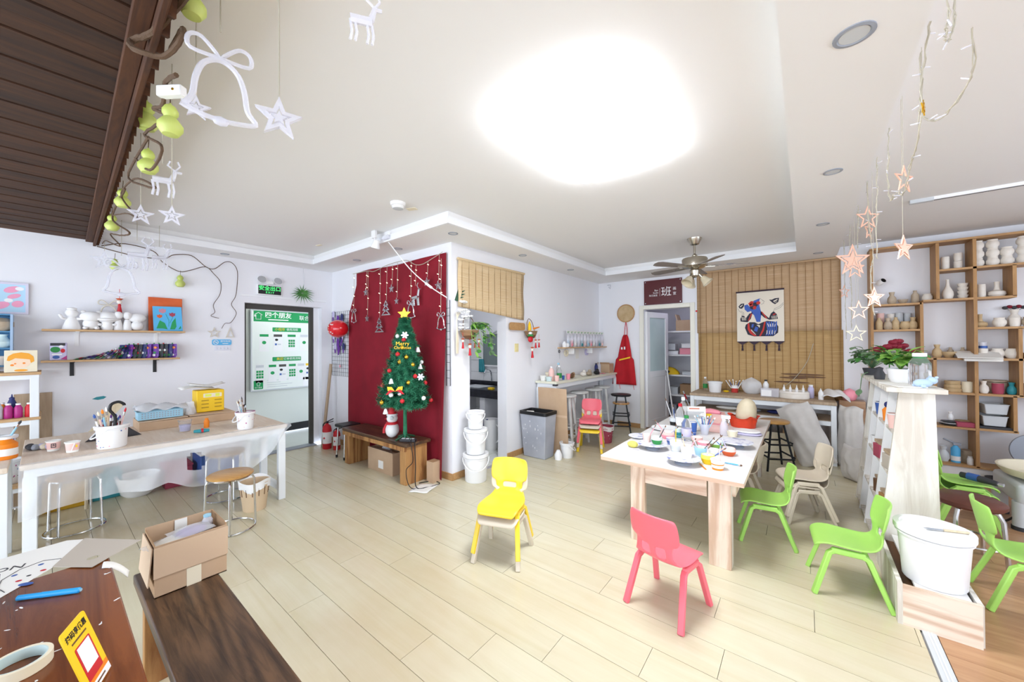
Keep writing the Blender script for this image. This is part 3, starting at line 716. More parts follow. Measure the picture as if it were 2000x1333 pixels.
for i in range(3):
    a = R(-115 + 120 * i)
    T = Matrix.Translation((0.05 * math.cos(a), 0.05 * math.sin(a), -0.43)) @ Matrix.Rotation(a, 4, 'Z') @ Matrix.Rotation(R(140), 4, 'Y')
    s_ = MB('nickel').cyl((0, 0, -0.01), (0, 0, 0.05), 0.018, n=12, T=T).build('lamp_holder', fn)
    MB('shadeglass').lathe([(0.02, 0.04), (0.035, 0.06), (0.045, 0.1), (0.065, 0.14), (0.061, 0.14), (0.041, 0.1), (0.03, 0.06), (0.015, 0.045)], 20, T=T).build('glass_shade', s_)
MB('lightgrey').cyl((0.02, -0.03, -0.85), (0.02, -0.03, -0.44), 0.0015, n=4).build('pull_chain', fn)
MB('red').sph((0.02, -0.03, -0.86), 0.011, 8, 6).build('pull_knob', fn)

# ================================================================== generic makers
def cone_bucket(lb, loc, r0, r1, h, m='white', handle=True, lid=False, name='bucket', cat='bucket', splat=None, rz=0.0, group=None):
    t_ = thing(name, lb, cat, loc, rz, group)
    prof = [(0, 0), (r0 - 0.004, 0), (r0, 0.006), (r1 - 0.004, h * 0.86), (r1 + 0.006, h * 0.87), (r1 + 0.006, h * 0.9), (r1 - 0.001, h * 0.905), (r1, h)]
    if not lid: prof += [(r1 - 0.006, h), (r0 - 0.006, 0.012), (0, 0.012)]
    MB(m).lathe(prof, 32).build('body', t_)
    MB(m).lathe([(r1 - 0.002, h - 0.012), (r1 + 0.008, h - 0.010), (r1 + 0.008, h + 0.003), (r1 - 0.004, h + 0.004)], 32).build('rim', t_)
    if lid: MB(m).lathe([(r1 + 0.012, h * 0.93), (r1 + 0.012, h + 0.008), (r1 - 0.012, h + 0.01), (r1 - 0.016, h + 0.003), (0, h + 0.003)], 32).build('lid', t_)
    if handle:
        pts = [(math.cos(a) * (r1 + 0.012), -0.03 - math.sin(a) * (r1 * 0.9), h * 0.9 - math.sin(a) * h * 0.42) for a in [PI * k / 12 for k in range(13)]]
        MB('whitegloss').tube(pts, 0.005, 6).build('handle', t_)
    if splat:
        s_ = MB(splat[0]); rnd = random.Random(lb)
        for k in range(splat[1]):
            s_.mat(rnd.choice(splat[2:]))
            a = rnd.uniform(0, 2*PI); z = rnd.uniform(0.05, 1.0) * h * 0.85; r = r0 + (r1 - r0) * z / h
            T = Matrix.Rotation(a, 4, 'Z') @ Matrix.Translation((r - 0.0015, 0, z)) @ Matrix.Rotation(PI/2, 4, 'Y')
            s_.poly(ell(0, 0, rnd.uniform(0.002, 0.008), rnd.uniform(0.002, 0.006), 7), 0.002, T)
        s_.build('paint_splashes', t_)['kind'] = 'stuff'
    return t_
def brush(lb, base, tip, r=0.004, hm='palewood', tm=None, group=None, name='paint_brush', ferrule=True):
    b, t = Vector(base), Vector(tip); d = t - b
    o = thing(name, lb, 'paint brush', base, group=group)
    MB(hm).tube([(0, 0, 0), d * 0.5, d * 0.80], [r * 0.6, r, r * 0.9], 6).build('handle', o)
    if ferrule: MB('silver').tube([d * 0.78, d * 0.88], r * 1.05, 6).build('ferrule', o)
    MB(tm or 'brown').tube([d * 0.87, d * 0.94, d], [r, r * 1.3, r * 0.2], 6).build('bristles', o)
    return o
def bottle(lb, loc, r, h, body='clearplastic', cap='white', neck=0.35, label=None, name='bottle', rz=0.0, cat='bottle', nozzle=False, liquid=None, group=None):
    t_ = thing(name, lb, cat, loc, rz, group)
    sh = h * 0.68
    MB(body).lathe([(0, 0), (r * 0.92, 0), (r, r * 0.12), (r, sh * 0.55), (r * 0.97, sh * 0.6), (r, sh * 0.66), (r, sh), (r * neck * 1.1, h * 0.86), (r * neck, h * 0.88), (r * neck, h * 0.92)], 20).build('body', t_)
    if nozzle: MB(cap).lathe([(r * neck * 1.3, h * 0.86), (r * neck * 1.3, h * 0.92), (r * neck * 0.5, h * 0.95), (r * 0.12, h * 1.08), (0, h * 1.09)], 14).build('nozzle', t_)
    else: MB(cap).lathe([(r * neck * 1.18, h * 0.89), (r * neck * 1.18, h * 0.995), (r * neck, h), (0, h)], 16).build('cap', t_)
    if label: MB(label).lathe([(r * 1.015, sh * 0.25), (r * 1.02, sh * 0.26), (r * 1.02, sh * 0.7), (r * 1.015, sh * 0.71)], 20).build('label', t_)
    return t_
def canvas(name, lb, cat, loc, rz, w, h, m, tilt=0.0, d=0.018):
    t_ = thing(name, lb, cat, loc, rot=(0, 0, rz))
    MB(m).box(0, 0, h/2, w, d, h).build('canvas', t_, bevel=0.002)
    return t_
def lathe_thing(name, lb, cat, loc, prof, m, n=24, group=None, rz=0.0, parts=None, T=None):
    o = MB(m).lathe(prof, n, T=T).build(name, loc=loc, rot=(0, 0, rz))
    return tag(o, lb, cat, group)

# ================================================================== wall with the exit: pictures, cabinet, shelves
FX = XL + 0.001
pf = thing('framed_picture', 'framed pink and pale blue print above the blue wall cabinet', 'picture', (XL + 0.012, -0.27, 1.915))
mat('framelilac', '#dcd8ea', 0.5); mat('printblue', '#b9dbee', 0.6); mat('printpink', '#f2a3bf', 0.6)
MB('framelilac').ringpoly(rect(0, 0, 0.36, 0.285), rect(0, 0, 0.325, 0.25), 0.02, onX(0, 0, -0.01)).build('frame', pf)
MB('printblue').poly(rect(0, 0, 0.33, 0.255), 0.008, onX(0, 0, -0.01)).build('print', pf)
p = MB('printpink'); T = onX(0, 0, -0.0015)
for cx, cy, rx, ry in ((-0.09, 0.07, 0.05, 0.03), (0.09, 0.08, 0.05, 0.028), (0.02, -0.07, 0.06, 0.032), (0.12, -0.05, 0.035, 0.03), (-0.1, -0.06, 0.04, 0.03), (0.10, 0.02, 0.04, 0.02)): p.mat('printpink').poly(ell(cx, cy, rx, ry, 14, 0.4), 0.001, T)
for cx, cy in ((-0.02, 0.05), (0.07, -0.02), (-0.05, -0.1), (0.13, 0.09)): p.mat('white').poly(ell(cx, cy, 0.025, 0.018, 12), 0.0014, T)
p.build('pattern_print', pf)
bc = thing('blue_wall_cabinet', 'blue open wall cabinet with two shelves of ceramics', 'cabinet', (XL, -0.30, 1.30))
mat('cabblue', '#4f88b0', 0.5); mat('cabside', '#a3bdd8', 0.5)
MB('cabblue').slab(0, 0.015, -0.28, 0.12, 0, 0.46).build('back_panel', bc)
MB('cabside').slab(0.0, 0.2, 0.115, 0.13, 0, 0.46).build('side_panel', bc); MB('cabside').slab(0.0, 0.2, -0.28, -0.265, 0, 0.46).build('side_panel', bc)
for z in (0.0, 0.155, 0.30, 0.45): MB('cabblue').slab(0.0, 0.195, -0.265, 0.115, z, z + 0.012).build('shelf', bc)
vase = [(0, 0), (0.03, 0), (0.055, 0.03), (0.058, 0.05), (0.03, 0.08), (0.022, 0.1), (0.03, 0.115), (0.026, 0.115), (0.018, 0.1), (0, 0.09)]
lathe_thing('ceramic_jar', 'grey painted round jar on the top shelf of the blue cabinet', 'jar', (-5.52, -0.235, 1.613), [(0, 0), (0.04, 0), (0.07, 0.04), (0.07, 0.08), (0.04, 0.11), (0.03, 0.115), (0, 0.115)], 'clay')
lathe_thing('ceramic_vase', 'pale celadon vase in the blue cabinet', 'vase', (-5.52, -0.225, 1.468), vase, 'frost')
lathe_thing('ceramic_bowl', 'pale bowl low in the blue cabinet', 'bowl', (-5.52, -0.235, 1.313), [(0, 0), (0.04, 0), (0.065, 0.05), (0.07, 0.08), (0.066, 0.08), (0.04, 0.01), (0, 0.01)], 'bisque')
# white rack with paint bottles
rk = thing('white_metal_rack', 'white metal rack with wooden shelves holding paint bottles', 'rack', (-5.2, -0.35, 0))
for (x, y) in ((0.0, 0.30), (-0.38, 0.30), (0.0, -0.6), (-0.38, -0.6)): MB('whitemetal').slab(x - 0.025, x + 0.025, y - 0.025, y + 0.025, 0, 1.21).build('upright', rk, bevel=0.003)
for z in (0.30, 0.86, 1.245):
    MB('whitemetal').slab(-0.40, 0.024, 0.276, 0.324, z - 0.05, z - 0.012).slab(-0.02, 0.024, -0.6, 0.276, z - 0.05, z - 0.012).build('rail', rk)
    MB('shelfwood').slab(-0.41, 0.035, -0.62, 0.335, z - 0.012, z + 0.012).build('shelf', rk, bevel=0.002)
for lb, y, x, m, cap, h in (('white paint bottle on the metal rack', -0.215, -5.25, 'lightgrey', 'lightgrey', 0.14), ('magenta paint bottle on the metal rack', -0.165, -5.25, 'magenta', 'white', 0.125), ('dark blue nozzle bottle behind the pink one on the metal rack', -0.15, -5.33, 'navy', 'navy', 0.18), ('hot pink paint bottle on the metal rack', -0.115, -5.25, 'magenta', 'white', 0.12), ('red paint bottle at the end of the metal rack', -0.058, -5.25, 'red', 'white', 0.12), ('orange paint bottle half hidden on the metal rack', -0.2, -5.33, 'orange', 'white', 0.13)):
    bottle(lb, (x, y - 0.02, 0.8725), 0.024, h, m, cap, 0.5, nozzle=('nozzle' in lb or 'white paint' in lb), name='paint_bottle', cat='paint bottle')
oc = thing('hair_painting', 'child painting of an orange haired head on top of the metal rack', 'painting', (-5.19, -0.12, 1.259), rot=(0, R(-6), 0))
MB('cream').slab(-0.01, 0.01, -0.085, 0.085, 0, 0.185).build('canvas', oc, bevel=0.002)
mat('peach', '#f6d9bd', 0.7); mat('hairorange', '#f3a83a', 0.7)
q = MB('peach'); T = onX(0, 0, 0.0102)
q.poly(ell(0.0, 0.085, 0.05, 0.05), 0.0008, T); q.mat('hairorange').poly([(-0.072, 0.10), (-0.066, 0.135), (-0.04, 0.158), (0.0, 0.167), (0.04, 0.158), (0.064, 0.13), (0.068, 0.09), (0.05, 0.075), (0.045, 0.105), (0.02, 0.11), (-0.03, 0.118), (-0.06, 0.095)], 0.0012, T)
q.mat('orange').poly(ell(0.015, 0.075, 0.008, 0.007), 0.0014, T).poly(ell(-0.03, 0.072, 0.006, 0.006), 0.0014, T).poly(ell(-0.045, 0.06, 0.01, 0.008), 0.0012, T)
q.mat('hairorange').poly(ell(0.0, 0.015, 0.035, 0.01), 0.0012, T)
q.build('painted_head', oc)
cone_bucket('paint stained white pail on the lower rack shelf', (-5.32, -0.20, 0.3125), 0.08, 0.095, 0.2, splat=('blue', 30, 'blue', 'dark', 'magenta'))
tag(MB('panelwood').box(0.005, 0, 0.53, 0.012, 0.22, 1.02).build('wood_grain_sheet', loc=(XL + 0.003, -0.06, 0.0), bevel=0.002), 'wood grain panel leaning on the wall behind the metal rack', 'panel')

# shelves
def wshelf(name, lb, y0, y1, z, bm, by, up):
    t_ = thing(name, lb, 'shelf', (XL, (y0 + y1) / 2, z))
    MB('shelfwood').slab(0, 0.19, -(y1 - y0) / 2, (y1 - y0) / 2, -0.009, 0.009).build('board', t_, bevel=0.002)
    for y in by:
        yy = y - (y0 + y1) / 2
        MB(bm).slab(0.0, 0.006, yy - 0.014, yy + 0.014, -0.15, -0.009).slab(0.006, 0.17, yy - 0.014, yy + 0.014, -0.015, -0.009).build('bracket', t_)
    return t_
wshelf('wall_shelf', 'upper wooden wall shelf with white plaster figurines', -0.015, 0.985, 1.628, 'white', (0.20, 0.77), 1)
wshelf('wall_shelf', 'lower wooden wall shelf full of paint pouches', -0.02, 0.94, 1.335, 'black', (0.17, 0.76), 1)
def figurine(lb, y, h, kind, rz=0.0):
    t_ = thing('plaster_figurine', lb, 'figurine', (XL + 0.11, y, 1.6375), rz, 'plaster figurines on the upper shelf')
    s = h * 1.12
    if kind == 0:   # robe with raised arms
        MB('plaster').lathe([(0, 0), (0.30*s, 0), (0.28*s, 0.1*s), (0.2*s, 0.35*s), (0.16*s, 0.5*s), (0.1*s, 0.58*s), (0, 0.6*s)], 16, sx=0.8).build('robe', t_)
        MB('plaster').sph((0, 0, 0.74*s), (0.19*s, 0.21*s, 0.2*s)).build('head', t_)
        for q in (-1, 1): MB('plaster').tube([(0, q*0.14*s, 0.48*s), (0.02, q*0.28*s, 0.5*s), (0.03, q*0.36*s, (0.68 if q < 0 else 0.52)*s)], [0.07*s, 0.06*s, 0.05*s], 8).build('arm', t_)
        MB('plaster').sph((0.03, 0, 0.93*s), (0.1*s, 0.16*s, 0.07*s)).build('hair', t_)
    elif kind == 1: # seated bear like
        MB('plaster').sph((0, 0, 0.3*s), (0.26*s, 0.3*s, 0.3*s)).build('body', t_)
        MB('plaster').sph((0.02, 0, 0.68*s), (0.28*s, 0.4*s, 0.27*s)).build('head', t_)
        for q in (-1, 1):
            MB('plaster').sph((0, q*0.26*s, 0.92*s), (0.06*s, 0.1*s, 0.1*s)).build('ear', t_)
            MB('plaster').sph((0.16*s, q*0.2*s, 0.09*s), (0.16*s, 0.1*s, 0.09*s)).build('foot', t_)
    elif kind == 2: # mushroom capped figure
        MB('plaster').lathe([(0, 0), (0.2*s, 0), (0.24*s, 0.15*s), (0.2*s, 0.4*s), (0, 0.45*s)], 16).build('body', t_)
        MB('plaster').sph((0, 0, 0.66*s), (0.34*s, 0.42*s, 0.3*s)).build('head', t_)
        MB('plaster').lathe([(0.44*s, 0.5*s), (0.46*s, 0.56*s), (0.3*s, 0.62*s)], 20).build('hat_brim', t_)
        for q in (-1, 1): MB('plaster').sph((0.1*s, q*0.26*s, 0.28*s), (0.08*s, 0.1*s, 0.07*s)).build('arm', t_)
    elif kind == 3: # two figures side by side
        for q in (-1, 1):
            MB('plaster').lathe([(0, 0), (0.17*s, 0), (0.15*s, 0.3*s), (0.1*s, 0.55*s), (0, 0.58*s)], 14, c=(0, q*0.16*s, 0)).build('body', t_)
            MB('plaster').sph((0.02, q*0.16*s, 0.76*s), (0.16*s, 0.17*s, 0.2*s)).build('head', t_)
    else:           # flat capped
        MB('plaster').sph((0, 0, 0.27*s), (0.22*s, 0.28*s, 0.27*s)).build('body', t_)
        MB('plaster').sph((0, 0, 0.72*s), (0.26*s, 0.38*s, 0.27*s)).build('head', t_)
        MB('plaster').poly(star(0.2*s, 0.8, 8), 0.04*s, Matrix.Translation((0, 0, 0.5*s))).build('collar', t_)
    return t_
figurine('white plaster figurine with raised arms at the shelf end', 0.165, 0.19, 0)
figurine('white plaster bear figurine, second along the shelf', 0.287, 0.17, 1)
figurine('white plaster figurine with a brimmed hat, third along the shelf', 0.395, 0.175, 2)
figurine('white plaster pair of figures below the red tassel', 0.505, 0.18, 3)
figurine('white plaster figurine with a broad head next to the tulip painting', 0.61, 0.165, 4)
op = thing('orange_canvas', 'orange canvas behind the tulip painting on the upper shelf', 'painting', (XL + 0.045, 0.845, 1.638), rot=(0, R(-3), 0))
MB('painting_orange').slab(-0.008, 0.008, -0.14, 0.14, 0, 0.375).build('canvas', op, bevel=0.002)
tp = thing('tulip_painting', 'blue child painting of three tulips on the upper shelf', 'painting', (XL + 0.105, 0.86, 1.638), rot=(R(1.5), R(-5), 0))
MB('skyblue').slab(-0.006, 0.006, -0.122, 0.118, 0, 0.275).build('canvas', tp, bevel=0.002)
T = onX(0, 0, 0.0062)
g = MB('signgreen'); g.poly([(-0.10, 0.03), (-0.07, 0.12), (-0.03, 0.09), (-0.01, 0.02), (-0.05, 0.03)], 0.0008, T).poly([(0.01, 0.02), (0.03, 0.10), (0.06, 0.15), (0.065, 0.05), (0.05, 0.02)], 0.0008, T).poly([(0.08, 0.02), (0.10, 0.06), (0.105, 0.03)], 0.0008, T).tube([(-0.02, 0.19, 0), (0.005, 0.12, 0), (0, 0.05, 0)], 0.002, 4, T=T).tube([(0.04, 0.16, 0), (0.01, 0.09, 0)], 0.002, 4, T=T)
g.build('stems', tp)
mat('tulip', '#c98a9a', 0.7); mat('tulipred', '#a8455a', 0.7)
for nm, m, cx, cy, rx in (('tulip', 'tulip', -0.045, 0.225, 0.03), ('tulip', 'tulipred', 0.035, 0.185, 0.026), ('tulip', 'painting_orange', -0.07, 0.165, 0.022)):
    MB(m).poly([(cx - rx, cy + rx*0.8), (cx - rx*0.5, cy + rx*0.5), (cx, cy + rx), (cx + rx*0.5, cy + rx*0.5), (cx + rx, cy + rx*0.8), (cx + rx*0.9, cy - rx*0.4), (cx, cy - rx), (cx - rx*0.9, cy - rx*0.4)], 0.001, T).build(nm, tp)
# paint pouches on the lower shelf
ORD = ['first', 'second', 'third', 'fourth', 'fifth', 'sixth', 'seventh', 'eighth', 'ninth', 'tenth']
def pouch(lb, y, lean, h, cols, x=XL + 0.1, w=0.055, z=1.3445, d=0.02, rz=0.0):
    t_ = thing('paint_pouch', lb, 'paint pouch', (x, y, z), rot=(lean, 0, rz), group='paint pouches on the lower shelf')
    b = MB(cols[0])
    b.grid(lambda u, v: ((0.5 - u) * w * (1 if v > 0.02 else 0.7), 0.0 + (-d/2) * math.sin(PI * min(v * 1.1, 1)) * math.sin(PI * u) , h * v), 6, 6)
    b.grid(lambda u, v: ((u - 0.5) * w * (1 if v > 0.02 else 0.7), 0.0 + (d/2) * math.sin(PI * min(v * 1.1, 1)) * math.sin(PI * u) , h * v), 6, 6)
    b.build('pouch', t_)
    Tt = frameT((0, -d/2 - 0.0005, 0), (1, 0, 0), (0, 0, 1))
    Tf = frameT((w/2 * 0.72, 0, 0), (0, 1, 0), (0, 0, 1))
    p_ = MB(cols[1]); rnd = random.Random(lb + str(y))
    for kk in range(4):
        p_.mat(cols[1 + kk % (len(cols) - 1)])
        p_.poly(ell(rnd.uniform(-0.015, 0.015), h * (0.2 + 0.18 * kk), 0.014, 0.013, 8), 0.001, Tt)
        p_.poly(rect(rnd.uniform(-0.002, 0.002), h * (0.2 + 0.18 * kk), 0.012, 0.022), 0.0008, Tf)
    p_.build('label_art', t_)
    MB(cols[2]).cyl((0, 0, h), (0, 0, h + 0.012), 0.006, n=8).build('spout', t_)
cs = [('dark', 'green', 'red', 'white', 'blue'), ('navy', 'green', 'white', 'purple', 'dark'), ('purple', 'white', 'green', 'navy', 'orange'), ('black', 'blue', 'green', 'white', 'magenta')]
# display pouch facing the room
dp = thing('paint_pouch', 'large paint pouch facing the room at the shelf end', 'paint pouch', (XL + 0.13, 0.085, 1.3445), 0, 'paint pouches on the lower shelf')
MB('lilac').slab(-0.015, 0.012, -0.052, 0.052, 0, 0.165).build('pouch', dp, bevel=0.006)
T = onX(0, 0, 0.0125); a = MB('green'); a.poly(ell(-0.02, 0.10, 0.03, 0.028), 0.001, T); a.mat('dark').poly(rect(-0.005, 0.15, 0.09, 0.025), 0.001, T); a.mat('white').poly(ell(0.015, 0.13, 0.014, 0.012), 0.0014, T); a.mat('red').poly(ell(0.025, 0.09, 0.014, 0.02), 0.001, T)
a.mat('blue').poly(ell(-0.015, 0.03, 0.022, 0.016), 0.001, T); a.mat('magenta').poly([(0.01, 0.01), (0.05, 0.045), (0.05, 0.005)], 0.0014, T); a.mat('white').poly(rect(-0.01, 0.055, 0.06, 0.012), 0.0012, T)
a.build('label_art', dp)
for i in range(9):
    pouch(f'slumped paint pouch, {ORD[i]} from the large display pouch', 0.17 + 0.036 * i, R(-78 + 6.2 * i), 0.14, cs[i % 4], w=0.07)
for i in range(6):
    pouch(f'tilted paint pouch, {ORD[i]} after the slumped pouches', 0.50 + 0.037 * i, R(-16 + 3 * i), 0.148, cs[(i + 1) % 4], w=0.075, d=0.016, rz=R(58))
for i in range(5):
    pouch(f'upright paint pouch, {ORD[4 - i]} from the doorway end of the shelf', 0.745 + 0.037 * i, R(2), 0.152, cs[(i + 2) % 4], w=0.078, d=0.016, rz=R(58))
# tassel, no smoking sign, switches
def tassel(lb, loc, s=1.0, name='red_tassel', top='red'):
    t_ = thing(name, lb, 'tassel', loc)
    MB('red').cyl((0, 0, -0.10 * s), (0, 0, 0), 0.002, n=5).build('cord', t_)
    MB('painting_orange').lathe([(0, -0.095*s), (0.03*s, -0.10*s), (0.012*s, -0.115*s), (0, -0.116*s)], 10).build('knot', t_)
    MB('bisque').sph((0, 0, -0.135*s), 0.022*s, 10, 8).build('bead', t_)
    MB('red').lathe([(0.006*s, -0.155*s), (0.013*s, -0.165*s), (0.011*s, -0.175*s), (0.02*s, -0.245*s), (0.018*s, -0.25*s), (0, -0.25*s)], 12).build('fringe', t_)
    return t_
tassel('red tassel hanging over the plaster figurines', (XL + 0.05, 0.487, 2.07))
ns = thing('no_smoking_sign', 'blue no smoking sign on the wall beside the exit doorway', 'sign', (XL + 0.002, 1.362, 1.515))
MB('skyblue').poly(rrect(0, 0, 0.195, 0.07, 0.02), 0.004, onX(0, 0, 0)).build('plate', ns)
s_ = MB('white'); T = onX(0, 0, 0.0042)
s_.ringpoly(ell(-0.06, 0, 0.027, 0.027, 20), ell(-0.06, 0, 0.022, 0.022, 20), 0.001, T).box(-0.06, 0, 0.0005, 0.05, 0.005, 0.001, T=T, rz=-0.75).box(-0.06, 0, 0.0005, 0.03, 0.006, 0.001, T=T); s_.build('symbol', ns)
txt('请勿吸烟', 0.026, 'white', ns, onX(0.035, 0.012, 0.0045)); MB('white').poly(rect(0.035, -0.016, 0.06, 0.008), 0.0004, onX(0, 0, 0.0042)).build('small_print', ns)
hk = thing('clear_hook_strip', 'clear adhesive hook strip under the no smoking sign', 'hook strip', (XL + 0.002, 1.37, 1.445))
MB('acrylic').slab(0, 0.004, -0.08, 0.08, -0.03, 0.03).build('strip', hk)
for i in range(4): MB('acrylic').tube([(0.004, -0.055 + 0.035 * i, 0.012), (0.008, -0.055 + 0.035 * i, -0.01), (0.018, -0.055 + 0.035 * i, -0.012), (0.02, -0.055 + 0.035 * i, -0.002)], 0.003, 5).build('hook', hk)
# exit sign, twin emergency lamps, conduit
ex = thing('exit_sign', 'green lit emergency exit sign above the doorway', 'sign', (XL + 0.001, 1.88, 2.215))
MB('white').slab(0, 0.025, -0.145, 0.145, -0.068, 0.068).build('housing', ex, bevel=0.004)
MB('black').slab(0.025, 0.027, -0.135, 0.135, -0.057, 0.057).build('face_plate', ex)
txt('安全出口', 0.066, 'exitglow', ex, onX(0, 0.018, 0.0272), bold=0.0015); txt('E X I T', 0.034, 'exitglow', ex, onX(0, -0.034, 0.0272), bold=0.001)
el = thing('twin_emergency_light', 'pair of round emergency lamps above the exit sign', 'emergency light', (XL + 0.001, 1.885, 2.335))
MB('white').slab(0, 0.03, -0.04, 0.04, -0.04, 0.0).build('base', el, bevel=0.004)
for y in (-0.10, 0.09):
    T = Matrix.Translation((0.03, y, 0.01)) @ Matrix.Rotation(R(70), 4, 'Y')
    h_ = MB('white').lathe([(0, -0.03), (0.035, -0.025), (0.055, 0.0), (0.056, 0.008), (0.05, 0.008)], 20, T=T).build('lamp_head', el)
    MB('silver').lathe([(0, 0.0), (0.03, 0.004), (0.05, 0.008)], 20, T=T).build('reflector', h_)
cd = thing('wall_conduit', 'white cable trunking running above the exit doorway', 'trunking', (XL, 2.1, 2.125))
MB('trimwhite').slab(0, 0.014, -0.55, 0.53, -0.012, 0.012).build('channel', cd, bevel=0.002)
MB('lightgrey').tube([(0.008, 0.2, 0.01), (0.006, 0.22, 0.25), (0.006, 0.21, 0.45)], 0.002, 5).build('thin_wire', cd)
ap = thing('air_plant', 'spiky green air plant standing above the doorway', 'plant', (XL + 0.03, 2.285, 2.215))
MB('leafgrey').sph((0, 0, 0), (0.02, 0.025, 0.02), 8, 6).build('base', ap)
rnd = random.Random(3)
for i in range(20):
    a = 2 * PI * i / 20; ln = rnd.uniform(0.13, 0.19)
    dy, dz = math.cos(a), math.sin(a) * 0.8; o = rnd.uniform(0.02, 0.09)
    p = [Vector((0, 0, 0)), Vector((o * 0.6, dy * ln * 0.5, dz * ln * 0.55)), Vector((o, dy * ln, dz * ln - 0.03))]
    m_ = MB('leaf'); m_.grid(lambda u, v: tuple((p[0] * (1-v)**2 + p[1] * 2*v*(1-v) + p[2] * v*v) + Vector((-dz * 0, -dz, dy)) * (u - 0.5) * 0.03 * (1 - v) + Vector((0.003 * math.sin(PI * u), 0, 0))), 2, 6)
    m_.build('leaf', ap)
# vine on the wall with gourd and little ornaments
vn = thing('dried_wall_vine', 'dried brown vine wandering over the wall above the tulip painting', 'vine', (0, 0, 0))
VX = XL + 0.03
def vt(pts, r0=0.005, r1=0.003):
    q = spline([(VX + (0.012 if k % 2 else 0), a, b) for k, (a, b) in enumerate(pts)], 6)
    return MB('vine').tube(q, [r0 + (r1 - r0) * i / (len(q) - 1) for i in range(len(q))], 6).build('stem', vn)
vt([(0.36, 2.50), (0.529, 2.555), (0.744, 2.52), (0.818, 2.411), (0.956, 2.329), (1.055, 2.355), (1.196, 2.42), (1.274, 2.346), (1.344, 2.249), (1.334, 2.103), (1.274, 1.973), (1.284, 1.881), (1.249, 1.835), (1.324, 1.808)])
vt([(0.33, 2.49), (0.6, 2.44), (0.826, 2.453), (0.912, 2.509), (1.068, 2.53), (1.196, 2.42), (1.284, 2.41), (1.385, 2.508), (1.463, 2.508), (1.511, 2.413), (1.511, 2.219), (1.49, 2.087), (1.453, 1.988), (1.5, 1.882), (1.447, 1.763), (1.385, 1.748), (1.354, 1.684)])
def gourd(lb, loc, s=1.0, stringlen=0.05):
    t_ = thing('green_gourd', lb, 'gourd', loc, random.uniform(0, 3), 'hanging green gourds')
    MB('gourd').lathe([(0, -0.15*s), (0.03*s, -0.147*s), (0.047*s, -0.12*s), (0.047*s, -0.10*s), (0.03*s, -0.075*s), (0.021*s, -0.066*s), (0.03*s, -0.05*s), (0.03*s, -0.035*s), (0.02*s, -0.015*s), (0.006*s, -0.006*s), (0.004*s, 0)], 18).build('body', t_)
    MB('vine').cyl((0, 0, -0.004), (0.003, 0, stringlen), 0.002, n=5).build('stalk', t_)
gourd('small green gourd on the wall vine', (XL + 0.05, 0.965, 2.29), 0.95, 0.045)
def outline_star(name, lb, cat, T, r, t, m, group=None, inner=0.62, solid_c=False):
    o = thing(name, lb, cat, T.translation, group=group)
    T3 = Matrix.Translation(-T.translation) @ T
    MB(m).ringpoly(star(r), star(r * inner), t, T3).build('star_frame', o)
    if solid_c: MB(m).poly(star(r * 0.42), t, T3).build('star_center', o)
    return o
mat('wireornament', '#d9d2c4', 0.6)
outline_star('star_ornament', 'small pale star hanging from the wall vine', 'star', onX(1.285, 1.63, XL + 0.01), 0.07, 0.006, 'wireornament')
to = thing('tree_ornament', 'small pale tree shaped ornament hanging from the wall vine', 'ornament', (XL + 0.01, 1.444, 1.635))
MB('wireornament').ringpoly([(-0.045, -0.06), (0.045, -0.06), (0, 0.07)], [(-0.028, -0.048), (0.028, -0.048), (0, 0.04)], 0.006, onX(0, 0, 0)).build('frame', to)
def wire_bell(lb, T, s, m='acrylic', r=0.006, name='bell_ornament'):
    o = thing(name, lb, 'bell ornament', T.translation)
    T3 = Matrix.Translation(-T.translation) @ T @ Matrix.Diagonal((s, s, s, 1))
    body = spline([(-0.5, -0.55, 0), (-0.38, -0.35, 0), (-0.33, 0.0, 0), (-0.22, 0.28, 0), (0, 0.4, 0), (0.22, 0.28, 0), (0.33, 0.0, 0), (0.38, -0.35, 0), (0.5, -0.55, 0), (0.25, -0.62, 0), (0, -0.64, 0), (-0.25, -0.62, 0), (-0.5, -0.55, 0)], 4)
    MB(m).tube(body[:-1], 0.045, 6, closed=True, T=T3).build('bell_outline', o)
    for q in (-1, 1):
        lp_ = spline([(0, 0.44, 0), (q*0.25, 0.7, 0), (q*0.42, 0.66, 0), (q*0.4, 0.45, 0), (0, 0.44, 0)], 4)
        MB(m).tube(lp_[:-1], 0.035, 6, closed=True, T=T3).build('bow_loop', o)
    MB(m).sph((0, -0.66, 0), (0.12, 0.09, 0.05), 8, 6, T=T3).build('clapper', o)
    return o
wire_bell('pale bell outline hanging beside the red tassel', onX(0.41, 1.83, XL + 0.04), 0.16, 'wireornament')

# ================================================================== work table with the plastic sheet
TZ = 0.715
wt_ = thing('work_table', 'long white work table under the plastic sheet', 'table', (-4.22, 0.68, 0))
MB('ply').slab(-0.76, 0.30, -0.775, 0.775, TZ - 0.035, TZ).build('tabletop', wt_, bevel=0.003)
MB('whitemetal').slab(-0.74, 0.285, -0.76, 0.76, TZ - 0.09, TZ - 0.036).build('apron_frame', wt_)
for x in (-0.72, -0.2, 0.265):
    for y in (-0.735, 0.735): MB('whitemetal').slab(x - 0.025, x + 0.025, y - 0.03, y + 0.03, 0, TZ - 0.09).build('leg', wt_, bevel=0.003)
for y in (-0.735, 0.735): MB('whitemetal').slab(-0.235, 0.24, y - 0.02, y + 0.02, 0.08, 0.13).build('stretcher', wt_)
kn = [(-0.09, 0.38), (0.2, 0.41), (0.39, 0.385), (0.6, 0.40), (0.83, 0.31), (1.08, 0.29), (1.2, 0.38), (1.39, 0.60), (1.475, 0.69)]
